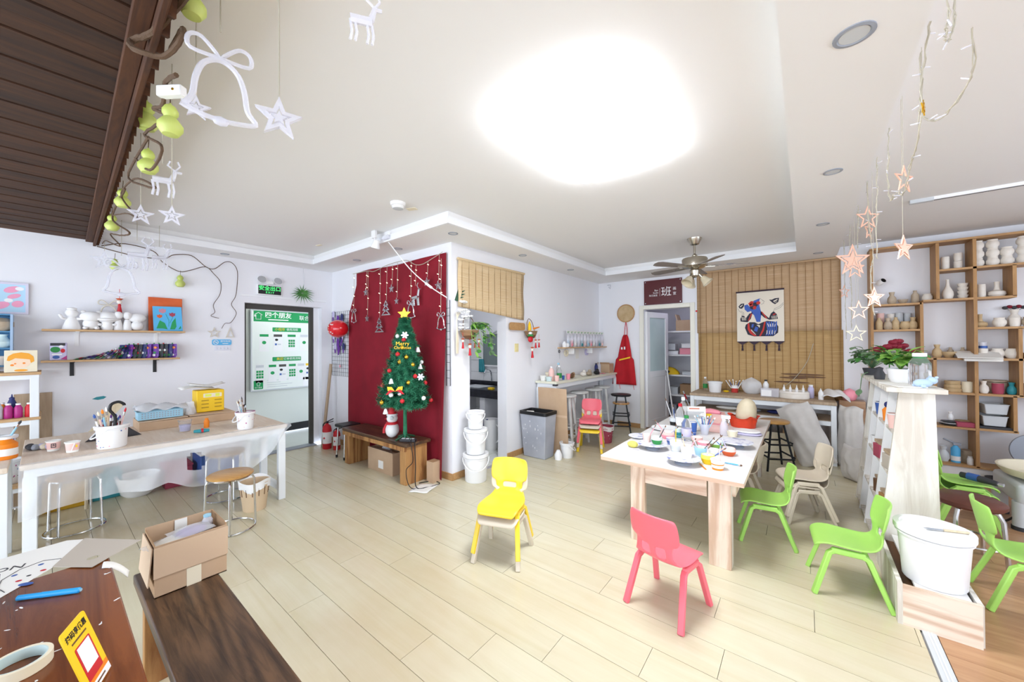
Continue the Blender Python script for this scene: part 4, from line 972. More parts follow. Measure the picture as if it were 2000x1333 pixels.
def zb(y):
    for (a, za), (b, zb_) in zip(kn, kn[1:]):
        if y <= b: return za + (zb_ - za) * max(0, (y - a)) / (b - a)
    return kn[-1][1]
ps = MB('clearsheet')
def sheet(u, v):
    y = -0.10 + 1.58 * u
    if v < 0.12: return (-3.93 + 0.01 - 0.03 * (0.12 - v) / 0.12, y, TZ + 0.002)
    k = (v - 0.12) / 0.88; z = TZ - (TZ - zb(y)) * k
    return (-3.905 + 0.035 * k * math.sin(9 * y + 2 * k) + 0.012 * math.sin(31 * y + 5 * k) * k, y, z + 0.01 * math.sin(23 * y) * k)
ps.grid(sheet, 70, 16, skip=lambda i, j: (i - 38) ** 2 / 6 + (j - 8) ** 2 / 5 < 1 or (i in (36, 37) and j in (9, 10)))
tag(ps.build('plastic_sheet'), 'torn clear plastic sheet draped down the front of the work table', 'plastic sheet')
def paper_cup(lb, loc, r=0.036, h=0.075, rz=0.0):
    t_ = thing('paper_cup', lb, 'cup', loc, rz)
    MB('paper').lathe([(0, 0.004), (r * 0.78, 0.004), (r * 0.78, 0), (r * 0.8, 0), (r, h), (r + 0.004, h), (r + 0.004, h - 0.004), (r, h - 0.006)], 24).lathe([(r - 0.003, h), (r * 0.77, 0.01), (0, 0.01)], 24).build('cup', t_)
    MB('palepink').lathe([(r * 0.84, h * 0.2), (r * 0.845, h * 0.2), (r * 0.975, h * 0.85), (r * 0.97, h * 0.85)], 24).build('pink_band', t_)
    return t_
cc = paper_cup('pink banded paper cup with a dark square on the work table', (-4.29, 0.044, TZ + 0.001))
a_ = math.atan2(-0.044, 4.29)
T = Matrix.Rotation(a_, 4, 'Z') @ frameT((0.034, 0, 0.042), (0, 1, 0), (0.1, 0, 1))
MB('dark').ringpoly(rect(0, 0, 0.024, 0.03), rect(0, 0, 0.017, 0.022), 0.002, T).box(0, 0, 0.001, 0.014, 0.003, 0.002, T=T).box(0, 0.005, 0.001, 0.003, 0.016, 0.002, T=T).build('window_print', cc)
cc = paper_cup('pink banded paper cup with a white stripe on the work table', (-4.128, 0.128, TZ + 0.001))
T = Matrix.Rotation(-0.03, 4, 'Z') @ frameT((0.0345, 0, 0.04), (0, 1, 0), (0.1, 0, 1))
MB('white').poly([(-0.008, -0.025), (-0.002, -0.025), (0.012, 0.025), (0.006, 0.025)], 0.002, T).mat('yellow').poly(ell(0.019, 0.005, 0.005, 0.01, 8), 0.001, T).build('stripe_print', cc)
B1 = (-4.091, 0.319, TZ + 0.001)
cone_bucket('white bucket crammed with paint brushes on the work table', B1, 0.078, 0.088, 0.165, splat=('blue', 18, 'blue', 'lilac', 'teal', 'pink'))
rnd = random.Random(5)
for i in range(9):
    a = rnd.uniform(0, 2*PI); r0 = rnd.uniform(0, 0.05)
    b = (B1[0] + r0 * math.cos(a), B1[1] + r0 * math.sin(a), TZ + 0.02)
    ln = rnd.uniform(0.2, 0.23); tx = rnd.uniform(-0.02, 0.03)
    brush(f'short {["pale wood", "red", "brown"][i % 3]} handled brush with {["dark", "blue", "purple"][i % 3]} bristles in the crammed bucket', b, (b[0] + tx, b[1] + 0.03 * math.cos(a), b[2] + ln), 0.005, ['palewood', 'red', 'brown'][i % 3], ['dark', 'blue', 'purple'][i % 3], 'brushes in the crammed bucket')
for i in range(4):
    b = (B1[0] + 0.01, B1[1] - 0.005 - 0.012 * i, TZ + 0.02)
    brush(f'long {["cardboard brown", "pale blue", "pale pink", "white"][i]} brush leaning out of the crammed bucket', b, (b[0] + 0.03, b[1] - 0.03 - 0.008 * i, b[2] + 0.29 - 0.015 * i), 0.006, ['cardpale', 'lightblue', 'palepink', 'white'][i], ['white', 'orange', 'cream', 'blue'][i], 'long brushes in the crammed bucket')
brush('paint stained brush leaning right in the crammed white bucket'.replace('right', 'far out'), (B1[0], B1[1] + 0.02, TZ + 0.02), (B1[0] + 0.02, B1[1] + 0.07, TZ + 0.29), 0.005, 'palepink', 'red')
uh = thing('hooked_umbrella_handle', 'black hooked umbrella handle standing in the brush bucket', 'umbrella', (B1[0] + 0.045, B1[1] + 0.012, TZ + 0.055))
MB('black').tube(spline([(0, 0, 0), (0, 0, 0.16), (0, -0.012, 0.2), (0, -0.028, 0.23), (0, -0.02, 0.27), (0, 0.015, 0.285), (0, 0.042, 0.268), (0, 0.046, 0.255)], 5), 0.010, 8).build('handle', uh)
um = MB('dark'); um.grid(lambda u, v: (0.03 * math.sin(PI * u), -0.13 + 0.32 * u, 0.16 * (1 - abs(2*u - 1)) * (1 - v) + 0.0), 12, 4)
tag(um.build('folded_dark_umbrella_cloth', loc=(-4.46, 0.33, TZ + 0.001), solid=0.004), 'folded dark umbrella cloth behind the brush bucket', 'umbrella')
pd = thing('wooden_paddle', 'pale wooden paddle leaning against the wall behind the paper cups', 'paddle', (-5.12, 0.24, 0.0))
Tq = frameT((0, 0, 0.66), (0, 1, 0), (-0.35, 0.0, 1)) @ Matrix.Rotation(R(-38), 4, 'Z')
MB('palewood').poly([(-0.01, 0), (0.01, 0), (0.016, 0.12), (0.036, 0.17), (0.036, 0.34), (0.025, 0.36), (-0.025, 0.36), (-0.036, 0.34), (-0.036, 0.17), (-0.016, 0.12)], 0.012, Tq).build('blade', pd)
MB('palewood').cyl((0, 0.0, 0.0), (-0.005, 0.005, 0.68), 0.012, n=8).build('handle', pd)
ob = thing('water_cup', 'clear plastic water cup stained with paint on the work table', 'cup', (-4.296, 0.773, TZ + 0.001))
MB('clearplastic').lathe([(0, 0), (0.036, 0), (0.046, 0.095), (0.05, 0.095), (0.05, 0.1), (0.044, 0.1), (0.034, 0.006), (0, 0.006)], 24).build('cup', ob)
MB('lilac').lathe([(0, 0.007), (0.0335, 0.007), (0.04, 0.06), (0, 0.06)], 20).build('cloudy_water', ob)
bottle('orange paint bottle standing on the work table', (-4.351, 0.935, TZ + 0.001), 0.021, 0.085, 'orange', 'orange', 0.55, name='paint_bottle', cat='paint bottle')
tb = MB('dark'); tb.mat('teal').tube([(0, 0, 0.018), (0.02, 0.05, 0.018), (0.025, 0.1, 0.016)], [0.012, 0.018, 0.012], 8).mat('red').tube([(0.02, 0.045, 0.02), (0.022, 0.06, 0.02)], 0.0185, 8)
tag(tb.build('crumpled_paint_tube', loc=(-4.126, 0.80, TZ + 0.001)), 'crumpled dark paint tube lying on the work table', 'paint tube')
cl_ = MB('lilac'); rnd = random.Random(2)
for i in range(7): cl_.mat(['lilac', 'dark', 'cream', 'grey'][i % 4]).sph((rnd.uniform(-0.05, 0.05), rnd.uniform(-0.05, 0.05), 0.022), (0.03, 0.025, 0.022), 8, 6)
tag(cl_.build('crumpled_rag', loc=(-4.43, -0.02, TZ + 0.001)), 'crumpled paint rag beside the paper cups', 'rag')
B2 = (-3.973 - 0.03, 1.139, TZ + 0.001)
cone_bucket('white pink rimmed bucket with upright brushes near the table end', B2, 0.06, 0.071, 0.15, splat=('pink', 26, 'pink', 'lilac', 'magenta'))
MB('magenta').lathe([(0.066, 0.147), (0.0735, 0.147), (0.0735, 0.155), (0.066, 0.155)], 28).build('stained_rim', [o for o in bpy.data.objects if o.get('label') == 'white pink rimmed bucket with upright brushes near the table end'][0])
rnd = random.Random(9)
for i in range(9):
    a = rnd.uniform(0, 2*PI); r0 = rnd.uniform(0.005, 0.03)
    b = (B2[0] + r0 * math.cos(a), B2[1] + r0 * math.sin(a), TZ + 0.02)
    brush(f'slim {["pale blue", "pale wood", "brown", "white"][i % 4]} handled brush with {["dark", "cream", "brown"][i % 3]} bristles in the pink rimmed bucket', b, (b[0] + rnd.uniform(-0.03, 0.03), b[1] + rnd.uniform(-0.08, 0.01), TZ + rnd.uniform(0.22, 0.3)), 0.0035, ['lightblue', 'palewood', 'brown', 'white'][i % 4], ['dark', 'cream', 'brown'][i % 3], 'brushes in the pink rimmed bucket')
# cartons behind the table
cb = thing('flat_carton', 'long flat brown carton at the back of the work table', 'carton', (-4.78, 0.86, TZ + 0.001))
MB('card').slab(-0.18, 0.18, -0.34, 0.36, 0, 0.075).build('body', cb, bevel=0.003)
for y0, y1, zz, r_ in ((-0.34, -0.01, 0.082, 0.02), (0.0, 0.36, 0.082, -0.02)): MB('cardpale').box(0.0, (y0 + y1)/2, zz, 0.36, y1 - y0, 0.006, rx=r_).build('flap', cb)
bk = thing('blue_basket', 'pale blue perforated basket on the flat carton', 'basket', (-4.72, 0.67, 0.808))
W, L_, Hb = 0.075, 0.15, 0.075
for sgn in (-1, 1):
    MB('lightblue').box(sgn * W, 0, Hb/2, 0.004, 2*L_, Hb).build('side_wall', bk); MB('lightblue').box(0, sgn * L_, Hb/2, 2*W, 0.004, Hb).build('end_wall', bk)
hm = MB('grey')
for i in range(14):
    for j in range(3): hm.box(W + 0.0025, -0.125 + 0.019 * i, 0.018 + 0.018 * j, 0.001, 0.010, 0.009)
o_ = hm.build('perforation', bk); o_['kind'] = 'stuff'
MB('lightblue').box(0, 0, 0.002, 2*W, 2*L_, 0.004).build('bottom', bk); MB('lightblue').ringpoly(rect(0, 0, 2*W + 0.02, 2*L_ + 0.02), rect(0, 0, 2*W - 0.004, 2*L_ - 0.004), 0.006, Matrix.Translation((0, 0, Hb - 0.006))).build('rim', bk)
rg = MB('bagfilm'); rg.grid(lambda u, v: (-0.09 + 0.2 * v + 0.01 * math.sin(9*u), -0.17 + 0.36 * u, 0.04 + 0.05 * math.sin(PI * v) * (0.6 + 0.4 * math.sin(3 * u + 1)) + 0.012 * math.sin(17 * u + 8 * v)), 20, 10)
tag(rg.build('crumpled_plastic_bag', loc=(-4.73, 0.67, 0.852), solid=0.004), 'crumpled white plastic bag lying on the blue basket', 'bag')
rg = MB('bagfilm'); rg.grid(lambda u, v: ((0.05 + 0.01 * math.sin(11*u*PI + 5*v)) * math.cos(2*PI*u) * (1 - 0.5*v), (0.055 + 0.012 * math.sin(7*u*PI)) * math.sin(2*PI*u) * (1 - 0.4*v), 0.12 * v), 20, 8, closeu=True)
tag(rg.build('clear_crinkled_bag', loc=(-4.72, 0.885, 0.806)), 'clear crinkled bag between the blue basket and yellow crate', 'bag')
yc = thing('yellow_crate', 'yellow slotted plastic crate on the flat carton', 'crate', (-4.82, 1.05, 0.806), 0.0)
MB('yellow').slab(-0.09, 0.09, -0.112, 0.112, 0, 0.215).build('body', yc, bevel=0.008, seg=3)
MB('cream').poly(rrect(0.015, 0.165, 0.15, 0.04, 0.006), 0.002, onX(0, 0, 0.0895)).build('label_plate', yc)
mat('lemon', '#e8f05a', 0.5)
MB('lemon').poly(rect(-0.02, 0.165, 0.05, 0.025), 0.0008, onX(0, 0, 0.0916)).poly(rect(0.055, 0.165, 0.035, 0.03), 0.0008, onX(0, 0, 0.0916)).build('label_mark', yc)
mat('darkyellow', '#b8900c', 0.5)
for y in (-0.045, 0.06):
    for z in (0.045, 0.08, 0.115): MB('darkyellow').poly(rrect(y, z, 0.06, 0.012, 0.005), 0.002, onX(0, 0, 0.089)).build('slot', yc)
for i, (y, r_) in enumerate(((-0.05, 0.10), (0.02, -0.06))):
    s_ = MB('paper'); s_.grid(lambda u, v: (-0.11 + 0.22 * v, -0.14 + 0.28 * u, 0.014 * math.sin(5 * u + i * 2) + 0.008 * math.sin(7 * v)), 8, 5)
    tag(s_.build('loose_paper', loc=(-4.85, 1.02 + y, 1.045 + 0.03 * i), rot=(0, 0, r_), solid=0.001), ['printed paper sheet lying on the yellow crate', 'upper curled paper sheet on the yellow crate'][i], 'paper')
# teal blot of paint on the wall
tag(MB('teal').poly([(-0.05, 0), (-0.02, 0.018), (0.03, 0.024), (0.05, 0.012), (0.03, -0.006), (-0.01, -0.012)], 0.0015, onX(0, 0, 0)).build('paint_blot', loc=(XL + 0.0005, 0.35, 0.94)), 'small teal paint blot on the wall above the umbrella handle', 'paint blot')
# ---- second white table at the frame edge, with its things
t2 = thing('side_table', 'white topped table next to the plastic covered one', 'table', (-4.22, -0.68, 0))
MB('ply').slab(-0.30, 0.30, -0.54, 0.54, TZ - 0.035, TZ).build('tabletop', t2, bevel=0.003)
MB('white').slab(0.24, 0.28, -0.52, 0.52, 0.08, TZ - 0.036).build('front_panel', t2)
for x in (-0.26, 0.265):
    for y in (-0.51, 0.51): MB('whitemetal').slab(x - 0.025, x + 0.025, y - 0.03, y + 0.03, 0, TZ - 0.036).build('leg', t2, bevel=0.003)
pb = bottle('round orange paint jug with a printed label at the table corner', (-4.24, -0.16, TZ + 0.001), 0.052, 0.15, 'orange', 'white', 0.5, label='paper', name='paint_jug', cat='paint jug')
cone_bucket('paint crusted white bucket behind the orange jug', (-4.47, -0.19, TZ + 0.001), 0.06, 0.07, 0.12, splat=('dark', 40, 'dark', 'blue', 'red'))
brush('long brush leaning out of the paint crusted bucket', (-4.48, -0.19, TZ + 0.02), (-4.42, -0.10, TZ + 0.23), 0.006, 'lightblue', 'dark')
# ---- stools, bin and stored things under the table
def chrome_stool(lb, loc, rz, seat=True):
    t_ = thing('chrome_stool', lb, 'stool', loc, rz)
    R_, H_ = 0.165, 0.45
    MB('stoolwood').lathe([(0, H_ - 0.025), (0.14, H_ - 0.025), (0.152, H_ - 0.018), (0.155, H_ - 0.008), (0.145, H_), (0, H_)], 32).build('seat', t_)
    MB('chrome').tube([(0.125 * math.cos(2*PI*k/24), 0.125 * math.sin(2*PI*k/24), H_ - 0.034) for k in range(24)], 0.008, 6, closed=True).build('seat_ring', t_)
    MB('chrome').tube([(R_ * math.cos(2*PI*k/28), R_ * math.sin(2*PI*k/28), 0.012) for k in range(28)], 0.007, 6, closed=True).build('foot_ring', t_)
    for k in range(4):
        a = PI/4 + k * PI/2; c_, s_ = math.cos(a), math.sin(a)
        MB('chrome').tube([(0.11*c_, 0.11*s_, H_ - 0.034), (0.14*c_, 0.14*s_, H_ - 0.04), (0.155*c_, 0.155*s_, H_ - 0.07), (R_*c_, R_*s_, 0.012)], 0.008, 8).build('leg', t_)
    return t_
chrome_stool('chrome ring stool with round wooden seat in front of the work table', (-3.62, 0.93, 0), 0.5)
chrome_stool('chrome ring stool pushed under the work table', (-4.62, 0.16, 0), 0.2)
chrome_stool('chrome ring stool behind the beige bin under the table', (-4.42, 1.10, 0), 0.9)
bn = thing('beige_bin', 'beige slatted waste bin with a white liner beside the round stool', 'waste bin', (-3.90, 1.18, 0))
mat('beigebin', '#d8bf9e', 0.55)
MB('beigebin').lathe([(0, 0), (0.085, 0), (0.088, 0.008), (0.115, 0.24), (0.12, 0.25), (0.112, 0.25), (0.084, 0.012), (0, 0.012)], 28).build('body', bn)
for k in range(14):
    a = 2*PI*k/14
    MB('brown').box(0.107, 0, 0.175, 0.006, 0.006, 0.07, T=Matrix.Rotation(a, 4, 'Z'), ry=0.11).build('slot', bn)
lnr = MB('white'); lnr.grid(lambda u, v: ((0.124 - 0.012*v + 0.008 * math.sin(9*2*PI*u) * v) * math.cos(2*PI*u), (0.124 - 0.012*v + 0.008 * math.sin(7*2*PI*u)*v) * math.sin(2*PI*u), 0.268 - 0.075 * v + 0.012 * math.sin(3*2*PI*u)), 40, 4, closeu=True).grid(lambda u, v: ((0.124 - 0.02*v) * math.cos(2*PI*u), (0.124 - 0.02*v) * math.sin(2*PI*u), 0.268 - 0.1 * v + 0.012 * math.sin(3*2*PI*u)), 40, 3, closeu=True)
lnr.build('liner', bn)
def crate(lb, loc, sx, sy, sz, m, rz=0.0, name='storage_crate', lidm=None):
    t_ = thing(name, lb, 'crate', loc, rz)
    MB(m).slab(-sx/2, sx/2, -sy/2, sy/2, 0, sz).build('body', t_, bevel=0.006)
    MB(lidm or m).slab(-sx/2 - 0.006, sx/2 + 0.006, -sy/2 - 0.006, sy/2 + 0.006, sz, sz + 0.02).build('lid', t_, bevel=0.004)
    return t_
mat('mustard', '#c89a1e', 0.55)
crate('mustard yellow crate under the work table', (-5.40, 0.12, 0), 0.3, 0.26, 0.28, 'mustard', lidm='papergrey')
crate('teal crate under the work table', (-5.42, 0.38, 0), 0.26, 0.2, 0.22, 'teal')
bs = thing('white_basin', 'white enamel basin with a blue rim under the work table', 'basin', (-5.20, 0.58, 0))
MB('whitegloss').lathe([(0, 0), (0.09, 0), (0.12, 0.03), (0.16, 0.2), (0.165, 0.2), (0.158, 0.195), (0.115, 0.03), (0.085, 0.008), (0, 0.008)], 28).build('bowl', bs)
MB('navy').lathe([(0.088, 0.006), (0.093, 0.006), (0.093, 0.012), (0.088, 0.012)], 28).build('blue_line', bs)
crate('red storage crate under the work table', (-5.3, 0.88, 0), 0.3, 0.22, 0.2, 'tulipred')
crate('blue and white folded stack under the work table end', (-5.2, 1.2, 0), 0.36, 0.34, 0.3, 'blue', lidm='white')

# ================================================================== nearest things: reddish table, dark bench, carton
rt = thing('reddish_wood_table', 'reddish brown wooden table with papers and a payment card', 'table', (-1.45, -0.25, 0))
MB('redtable').slab(-0.57, 0.60, -0.40, 0.40, 0.665, 0.70).build('tabletop', rt, bevel=0.004)
MB('redtable').slab(-0.50, 0.53, -0.33, 0.33, 0.59, 0.664).build('apron', rt)
for x in (-0.50, 0.53):
    for y in (-0.33, 0.33): MB('redtable').slab(x - 0.03, x + 0.03, y - 0.03, y + 0.03, 0, 0.60).build('leg', rt, bevel=0.004)
ch = MB('paper'); rnd = random.Random(11)
for k in range(26):
    x, y = rnd.uniform(-0.45, 0.45), rnd.uniform(0.12, 0.39)
    ch.poly(ell(x, y, rnd.uniform(0.002, 0.009), rnd.uniform(0.001, 0.003), 7, rnd.uniform(0, 3)), 0.0005, Matrix.Translation((0, 0, 0.70)))
ch.build('paint_chip', rt)['kind'] = 'stuff'
bn_ = thing('dark_bench', 'dark worn plank bench carrying the open carton', 'bench', (-1.75, 0.378, 0))
MB('darkbench').slab(-0.68, 0.80, -0.122, 0.125, 0.375, 0.42).build('seat', bn_, bevel=0.006)
for x in (-0.50, 0.62):
    MB('oldwood').slab(x - 0.02, x + 0.02, -0.11, 0.11, 0, 0.375).build('leg_panel', bn_, bevel=0.004)
MB('oldwood').slab(-0.48, 0.60, -0.015, 0.015, 0.2, 0.28).build('stretcher', bn_)
bx = thing('open_carton', 'open brown carton of craft bags on the dark bench', 'carton', (-2.24, 0.408, 0.4205))
W, D_, Hh = 0.232, 0.245, 0.215
T_ = 0.004
MB('card').slab(-W/2, W/2, -D_/2, D_/2, 0, T_).build('bottom', bx)
MB('card').slab(W/2 - T_, W/2, -D_/2, D_/2, 0, Hh).build('front_wall', bx)
MB('card').slab(-W/2, -W/2 + T_, -D_/2, D_/2, 0, Hh + 0.01).build('back_wall', bx)
MB('carddark').slab(-W/2 + T_, W/2 - T_, -D_/2, -D_/2 + T_, 0, Hh).build('side_wall', bx)
MB('carddark').slab(-W/2 + T_, W/2 - T_, D_/2 - T_, D_/2, 0, Hh + 0.008).build('side_wall', bx)
MB('cardpale').box(W/2 + 0.006, 0, Hh * 0.68, T_, D_ + 0.006, Hh * 0.60, ry=R(3)).build('flap', bx)
MB('cardpale').box(0, -D_/2 - 0.012, Hh * 0.6, W * 0.96, T_, Hh * 0.72, rx=R(-5)).build('flap', bx)
MB('cream').slab(W/2 - 0.0, W/2 + 0.0012, -0.02, 0.03, 0, Hh * 0.36).build('tape', bx)
MB('paper').box(-W/2 + 0.007, 0.0, Hh - 0.03, 0.002, 0.045, 0.075).build('sticker', bx)
for lb, x, y, z, m, rz in (('bag of white craft beads in the open carton', -2.21, 0.345, 0.60, 'cream', 0.4), ('bag of purple craft pipe cleaners in the open carton', -2.235, 0.425, 0.615, 'purple', 0.2), ('bag of mint craft felt in the open carton', -2.25, 0.37, 0.565, 'frost', 0.9)):
    g = thing('craft_bag', lb, 'craft bag', (x, y, z), rz)
    MB(m).sph((0, 0, 0), (0.05, 0.06, 0.014), 12, 8).build('filling', g)
    b = MB('bagfilm'); b.grid(lambda u, v: ((u - 0.5) * 0.13, (v - 0.5) * 0.15, 0.02 * math.sin(PI * u) * math.sin(PI * v) + 0.003 * math.sin(20*u) + 0.002), 8, 8); b.build('film', g)
bottle('small clear bottle with a blue cap in the open carton', (-2.29, 0.495, 0.56), 0.022, 0.09, 'acrylic', 'lightblue', 0.6)
# papers on the reddish table
def flat_sheet(name, lb, cat, pts, z, m, hole=None, solid=0.0012):
    cx = sum(p[0] for p in pts) / len(pts); cy = sum(p[1] for p in pts) / len(pts)
    o = MB(m).poly([(p[0] - cx, p[1] - cy) for p in pts], solid, None).build(name, loc=(cx, cy, z))
    return tag(o, lb, cat), cx, cy
cp = [(-2.29, -0.14), (-2.30, 0.057), (-2.262, 0.10), (-2.06, 0.02), (-2.0, -0.03), (-1.92, -0.10), (-2.05, -0.2)]
o_, cx, cy = flat_sheet('cartoon_drawing', 'white paper with a blue and red face drawing on the table', 'paper', cp, 0.7012, 'paper')
del o_['category']; o_['category'] = 'paper'
fd = MB('blue'); Tz = Matrix.Translation((0, 0, 0.0013))
for (x, y, rx, ry, m) in ((-1.985 , -0.035, 0.02, 0.010, 'blue'), (-2.03, -0.05, 0.008, 0.006, 'red'), (-2.06, -0.0, 0.008, 0.006, 'red'), (-2.09, -0.06, 0.007, 0.007, 'blue'), (-2.12, -0.005, 0.007, 0.007, 'blue'), (-2.05, -0.03, 0.006, 0.005, 'dark')):
    fd.mat(m).poly(ell(x - cx, y - cy, rx, ry, 12, 0.8), 0.0004, Tz)
fd.mat('dark').tube([(a[0] - cx, a[1] - cy, 0.0015) for a in [(-1.97, -0.075), (-2.02, -0.09), (-2.08, -0.085), (-2.13, -0.05), (-2.15, 0.0), (-2.12, 0.04), (-2.08, 0.04)]], 0.0012, 4)
fd.build('drawn_face', o_)
txt('DON', 0.045, 'dark', o_, Matrix.Translation((-2.17 - cx, -0.09 - cy, 0.0014)) @ Matrix.Rotation(R(75), 4, 'Z'))
gb = thing('grey_card_palette', 'grey cardboard sheet with a round hole beside the drawing', 'cardboard', (-2.10, 0.12, 0.7035), 0)
out = [(-2.262, 0.102), (-2.065, 0.239), (-1.99, 0.15), (-1.947, 0.105), (-2.06, 0.02)]
hc = (-2.03, 0.112)
dense = []
for i in range(len(out)):
    a, b = out[i], out[(i + 1) % len(out)]
    for k in range(6): dense.append((a[0] + (b[0]-a[0])*k/6 + 2.10, a[1] + (b[1]-a[1])*k/6 - 0.12))
inn = []
for (x, y) in dense:
    a = math.atan2(y - (hc[1] - 0.12), x - (hc[0] + 2.10)); inn.append((hc[0] + 2.10 + 0.016*math.cos(a), hc[1] - 0.12 + 0.016*math.sin(a)))
MB('papergrey').ringpoly(dense, inn, 0.002).build('sheet', gb)
cu = MB('paper'); cu.grid(lambda u, v: (-1.96 + 0.05*u + 0.03*v, 0.135 + 0.06*v - 0.01*u, 0.703 + 0.02*v*v*0 - 0.05*v*v + 0.01*math.sin(3*u)), 4, 8)
tag(cu.build('curled_paper_strip', solid=0.001), 'curled white paper strip hanging over the table edge', 'paper')
mk_ = thing('blue_marker', 'sky blue felt marker lying on the reddish table', 'marker', (-1.833, 0.012, 0.7085), math.atan2(0.121, 0.096))
mat('markerblue', '#2ea3e6', 0.4)
MB('markerblue').tube([(-0.077, 0, 0), (-0.076, 0, 0), (0.02, 0, 0)], [0.004, 0.0075, 0.0075], 12).build('barrel', mk_)
MB('markerblue').tube([(-0.02, 0, 0), (0.074, 0, 0), (0.077, 0, 0)], [0.0082, 0.0082, 0.005], 12).build('cap', mk_); MB('lightblue').tube([(0.077, 0, 0), (0.079, 0, 0)], 0.0045, 8).build('end_plug', mk_)
tr_ = thing('masking_tape_roll', 'roll of cream masking tape on the reddish table', 'tape roll', (-1.475, -0.035, 0.701))
MB('cream').lathe([(0.044, 0), (0.052, 0), (0.052, 0.024), (0.044, 0.024), (0.044, 0)], 36).build('tape', tr_)
MB('frost').lathe([(0.0415, 0.0), (0.044, 0.0), (0.044, 0.024), (0.0415, 0.024), (0.0415, 0)], 36).build('core', tr_)
gl = thing('paint_water_glass', 'plastic glass with lilac paint at the table edge', 'glass', (-1.89, -0.115, 0.7012))
MB('clearplastic').lathe([(0, 0), (0.03, 0), (0.036, 0.09), (0.033, 0.09), (0.028, 0.004), (0, 0.004)], 20).build('cup', gl)
MB('lilac').lathe([(0, 0.005), (0.0275, 0.005), (0.03, 0.03), (0, 0.03)], 18).build('paint', gl)
# payment card stand: tilted yellow board (its square code is left blank)
P1, P2, Q2 = Vector((-1.238, 0.019, 0.854)), Vector((-1.332, 0.055, 0.857)), Vector((-1.311, 0.099, 0.7025))
upv = (P2 - Q2).normalized(); rv = (P2 - P1); rv = (rv - upv * rv.dot(upv)).normalized()
Tc = frameT(Q2, -rv, upv)  # temporary
nrm = rv.cross(upv)
ctr = Q2 + upv * 0.08 - rv * 0.05
sgn = 1 if nrm.dot(Vector((0, 0, 1.47)) - ctr) > 0 else -1
right = rv
Tc = frameT(ctr, right, upv)
py = thing('payment_card_stand', 'yellow payment card with black lettering standing on the reddish table', 'card stand', ctr)
T0 = Matrix.Translation(-ctr) @ Tc
MB('yellow').poly(rrect(0, 0, 0.10, 0.158, 0.008), 0.003, T0).build('card', py)
Td = T0 @ Matrix.Translation((0, 0, 0.0032)) if nrm.dot(Vector((0, 0, 1.47)) - ctr) > 0 else T0 @ Matrix.Translation((0, 0, -0.0006)) @ Matrix.Rotation(PI, 4, 'Y')
txt('扫码享优惠', 0.0165, 'black', py, Td @ Matrix.Translation((0, 0.058, 0)), bold=0.0004, ext=0.0002)
MB('brown').poly(rect(0, 0.042, 0.06, 0.004), 0.0003, Td).build('small_print', py)
p = MB('red'); p.poly(rrect(0, -0.012, 0.062, 0.082, 0.004), 0.0004, Td); p.mat('white').poly(rect(0, -0.003, 0.05, 0.058), 0.0004, Td @ Matrix.Translation((0, 0, 0.0005))); p.mat('orange').poly(rect(0, -0.056, 0.098, 0.012), 0.0003, Td); p.mat('white').poly(rect(0, -0.07, 0.098, 0.016), 0.0004, Td)
p.build('printed_panel', py)
MB('brown').poly(rect(0, -0.07, 0.05, 0.004), 0.0003, Td @ Matrix.Translation((0, 0, 0.0005))).build('small_print', py)
foot = ctr - upv * 0.079
MB('acrylic').box(0, 0.012, 0, 0.08, 0.02, 0.004, T=Matrix.Translation((foot - ctr)) @ Matrix.Rotation(math.atan2(right.y, right.x), 4, 'Z')).build('foot', py)

# ================================================================== red backdrop, tree and bench
rc = MB('redcloth')
def cloth(u, v):
    xl = -4.90 if v > 0.93 else -4.90 - 0.20 * min(1, (0.93 - v) / 0.17)
    x = xl + (-3.04 - xl) * u
    zt = 2.47 + 0.02 * math.sin(9 * u) * (1 - u); zb_ = 0.10 - 0.08 * u
    f = 0.008 + 0.012 * (1 - v) * (1 + math.sin(13 * u + 1.5 * math.sin(3 * v))) + 0.008 * (1 + math.sin(31 * u)) * (1 - v) ** 2
    if u > 0.82 and v < 0.7: f += 0.05 * ((u - 0.82) / 0.18) ** 2 * (0.7 - v) * (1 + math.sin(40 * u))
    return (x, YR - 0.015 - f, zb_ + (zt - zb_) * v)
rc.grid(cloth, 60, 30)
tag(rc.build('red_backdrop_cloth'), 'large dark red cloth hung on the wall behind the tree', 'cloth')
# wire grids
def wire_grid(lb, x0, x1, z0, z1, y, n, m_):
    t_ = thing('wire_grid', lb, 'grid panel', (x0, y, z0))
    w_, h_ = x1 - x0, z1 - z0
    MB('blackmetal').tube([(0, 0, 0), (w_, 0, 0), (w_, 0, h_), (0, 0, h_)], 0.004, 6, closed=True).build('frame', t_)
    for i in range(1, n): MB('blackmetal').cyl((w_ * i / n, 0, 0), (w_ * i / n, 0, h_), 0.0022, n=5).build('wire', t_)
    for j in range(1, m_): MB('blackmetal').cyl((0, 0.004, h_ * j / m_), (w_, 0.004, h_ * j / m_), 0.0022, n=5).build('wire', t_)
    return t_
wire_grid('black wire grid with purple cards beside the red backdrop', -5.62, -5.10, 1.015, 1.965, YR - 0.02, 9, 17)
wire_grid('narrow black wire grid showing past the red backdrop edge', -3.06, -3.0, 1.02, 1.95, YR - 0.012, 1, 11)
rnd = random.Random(21)
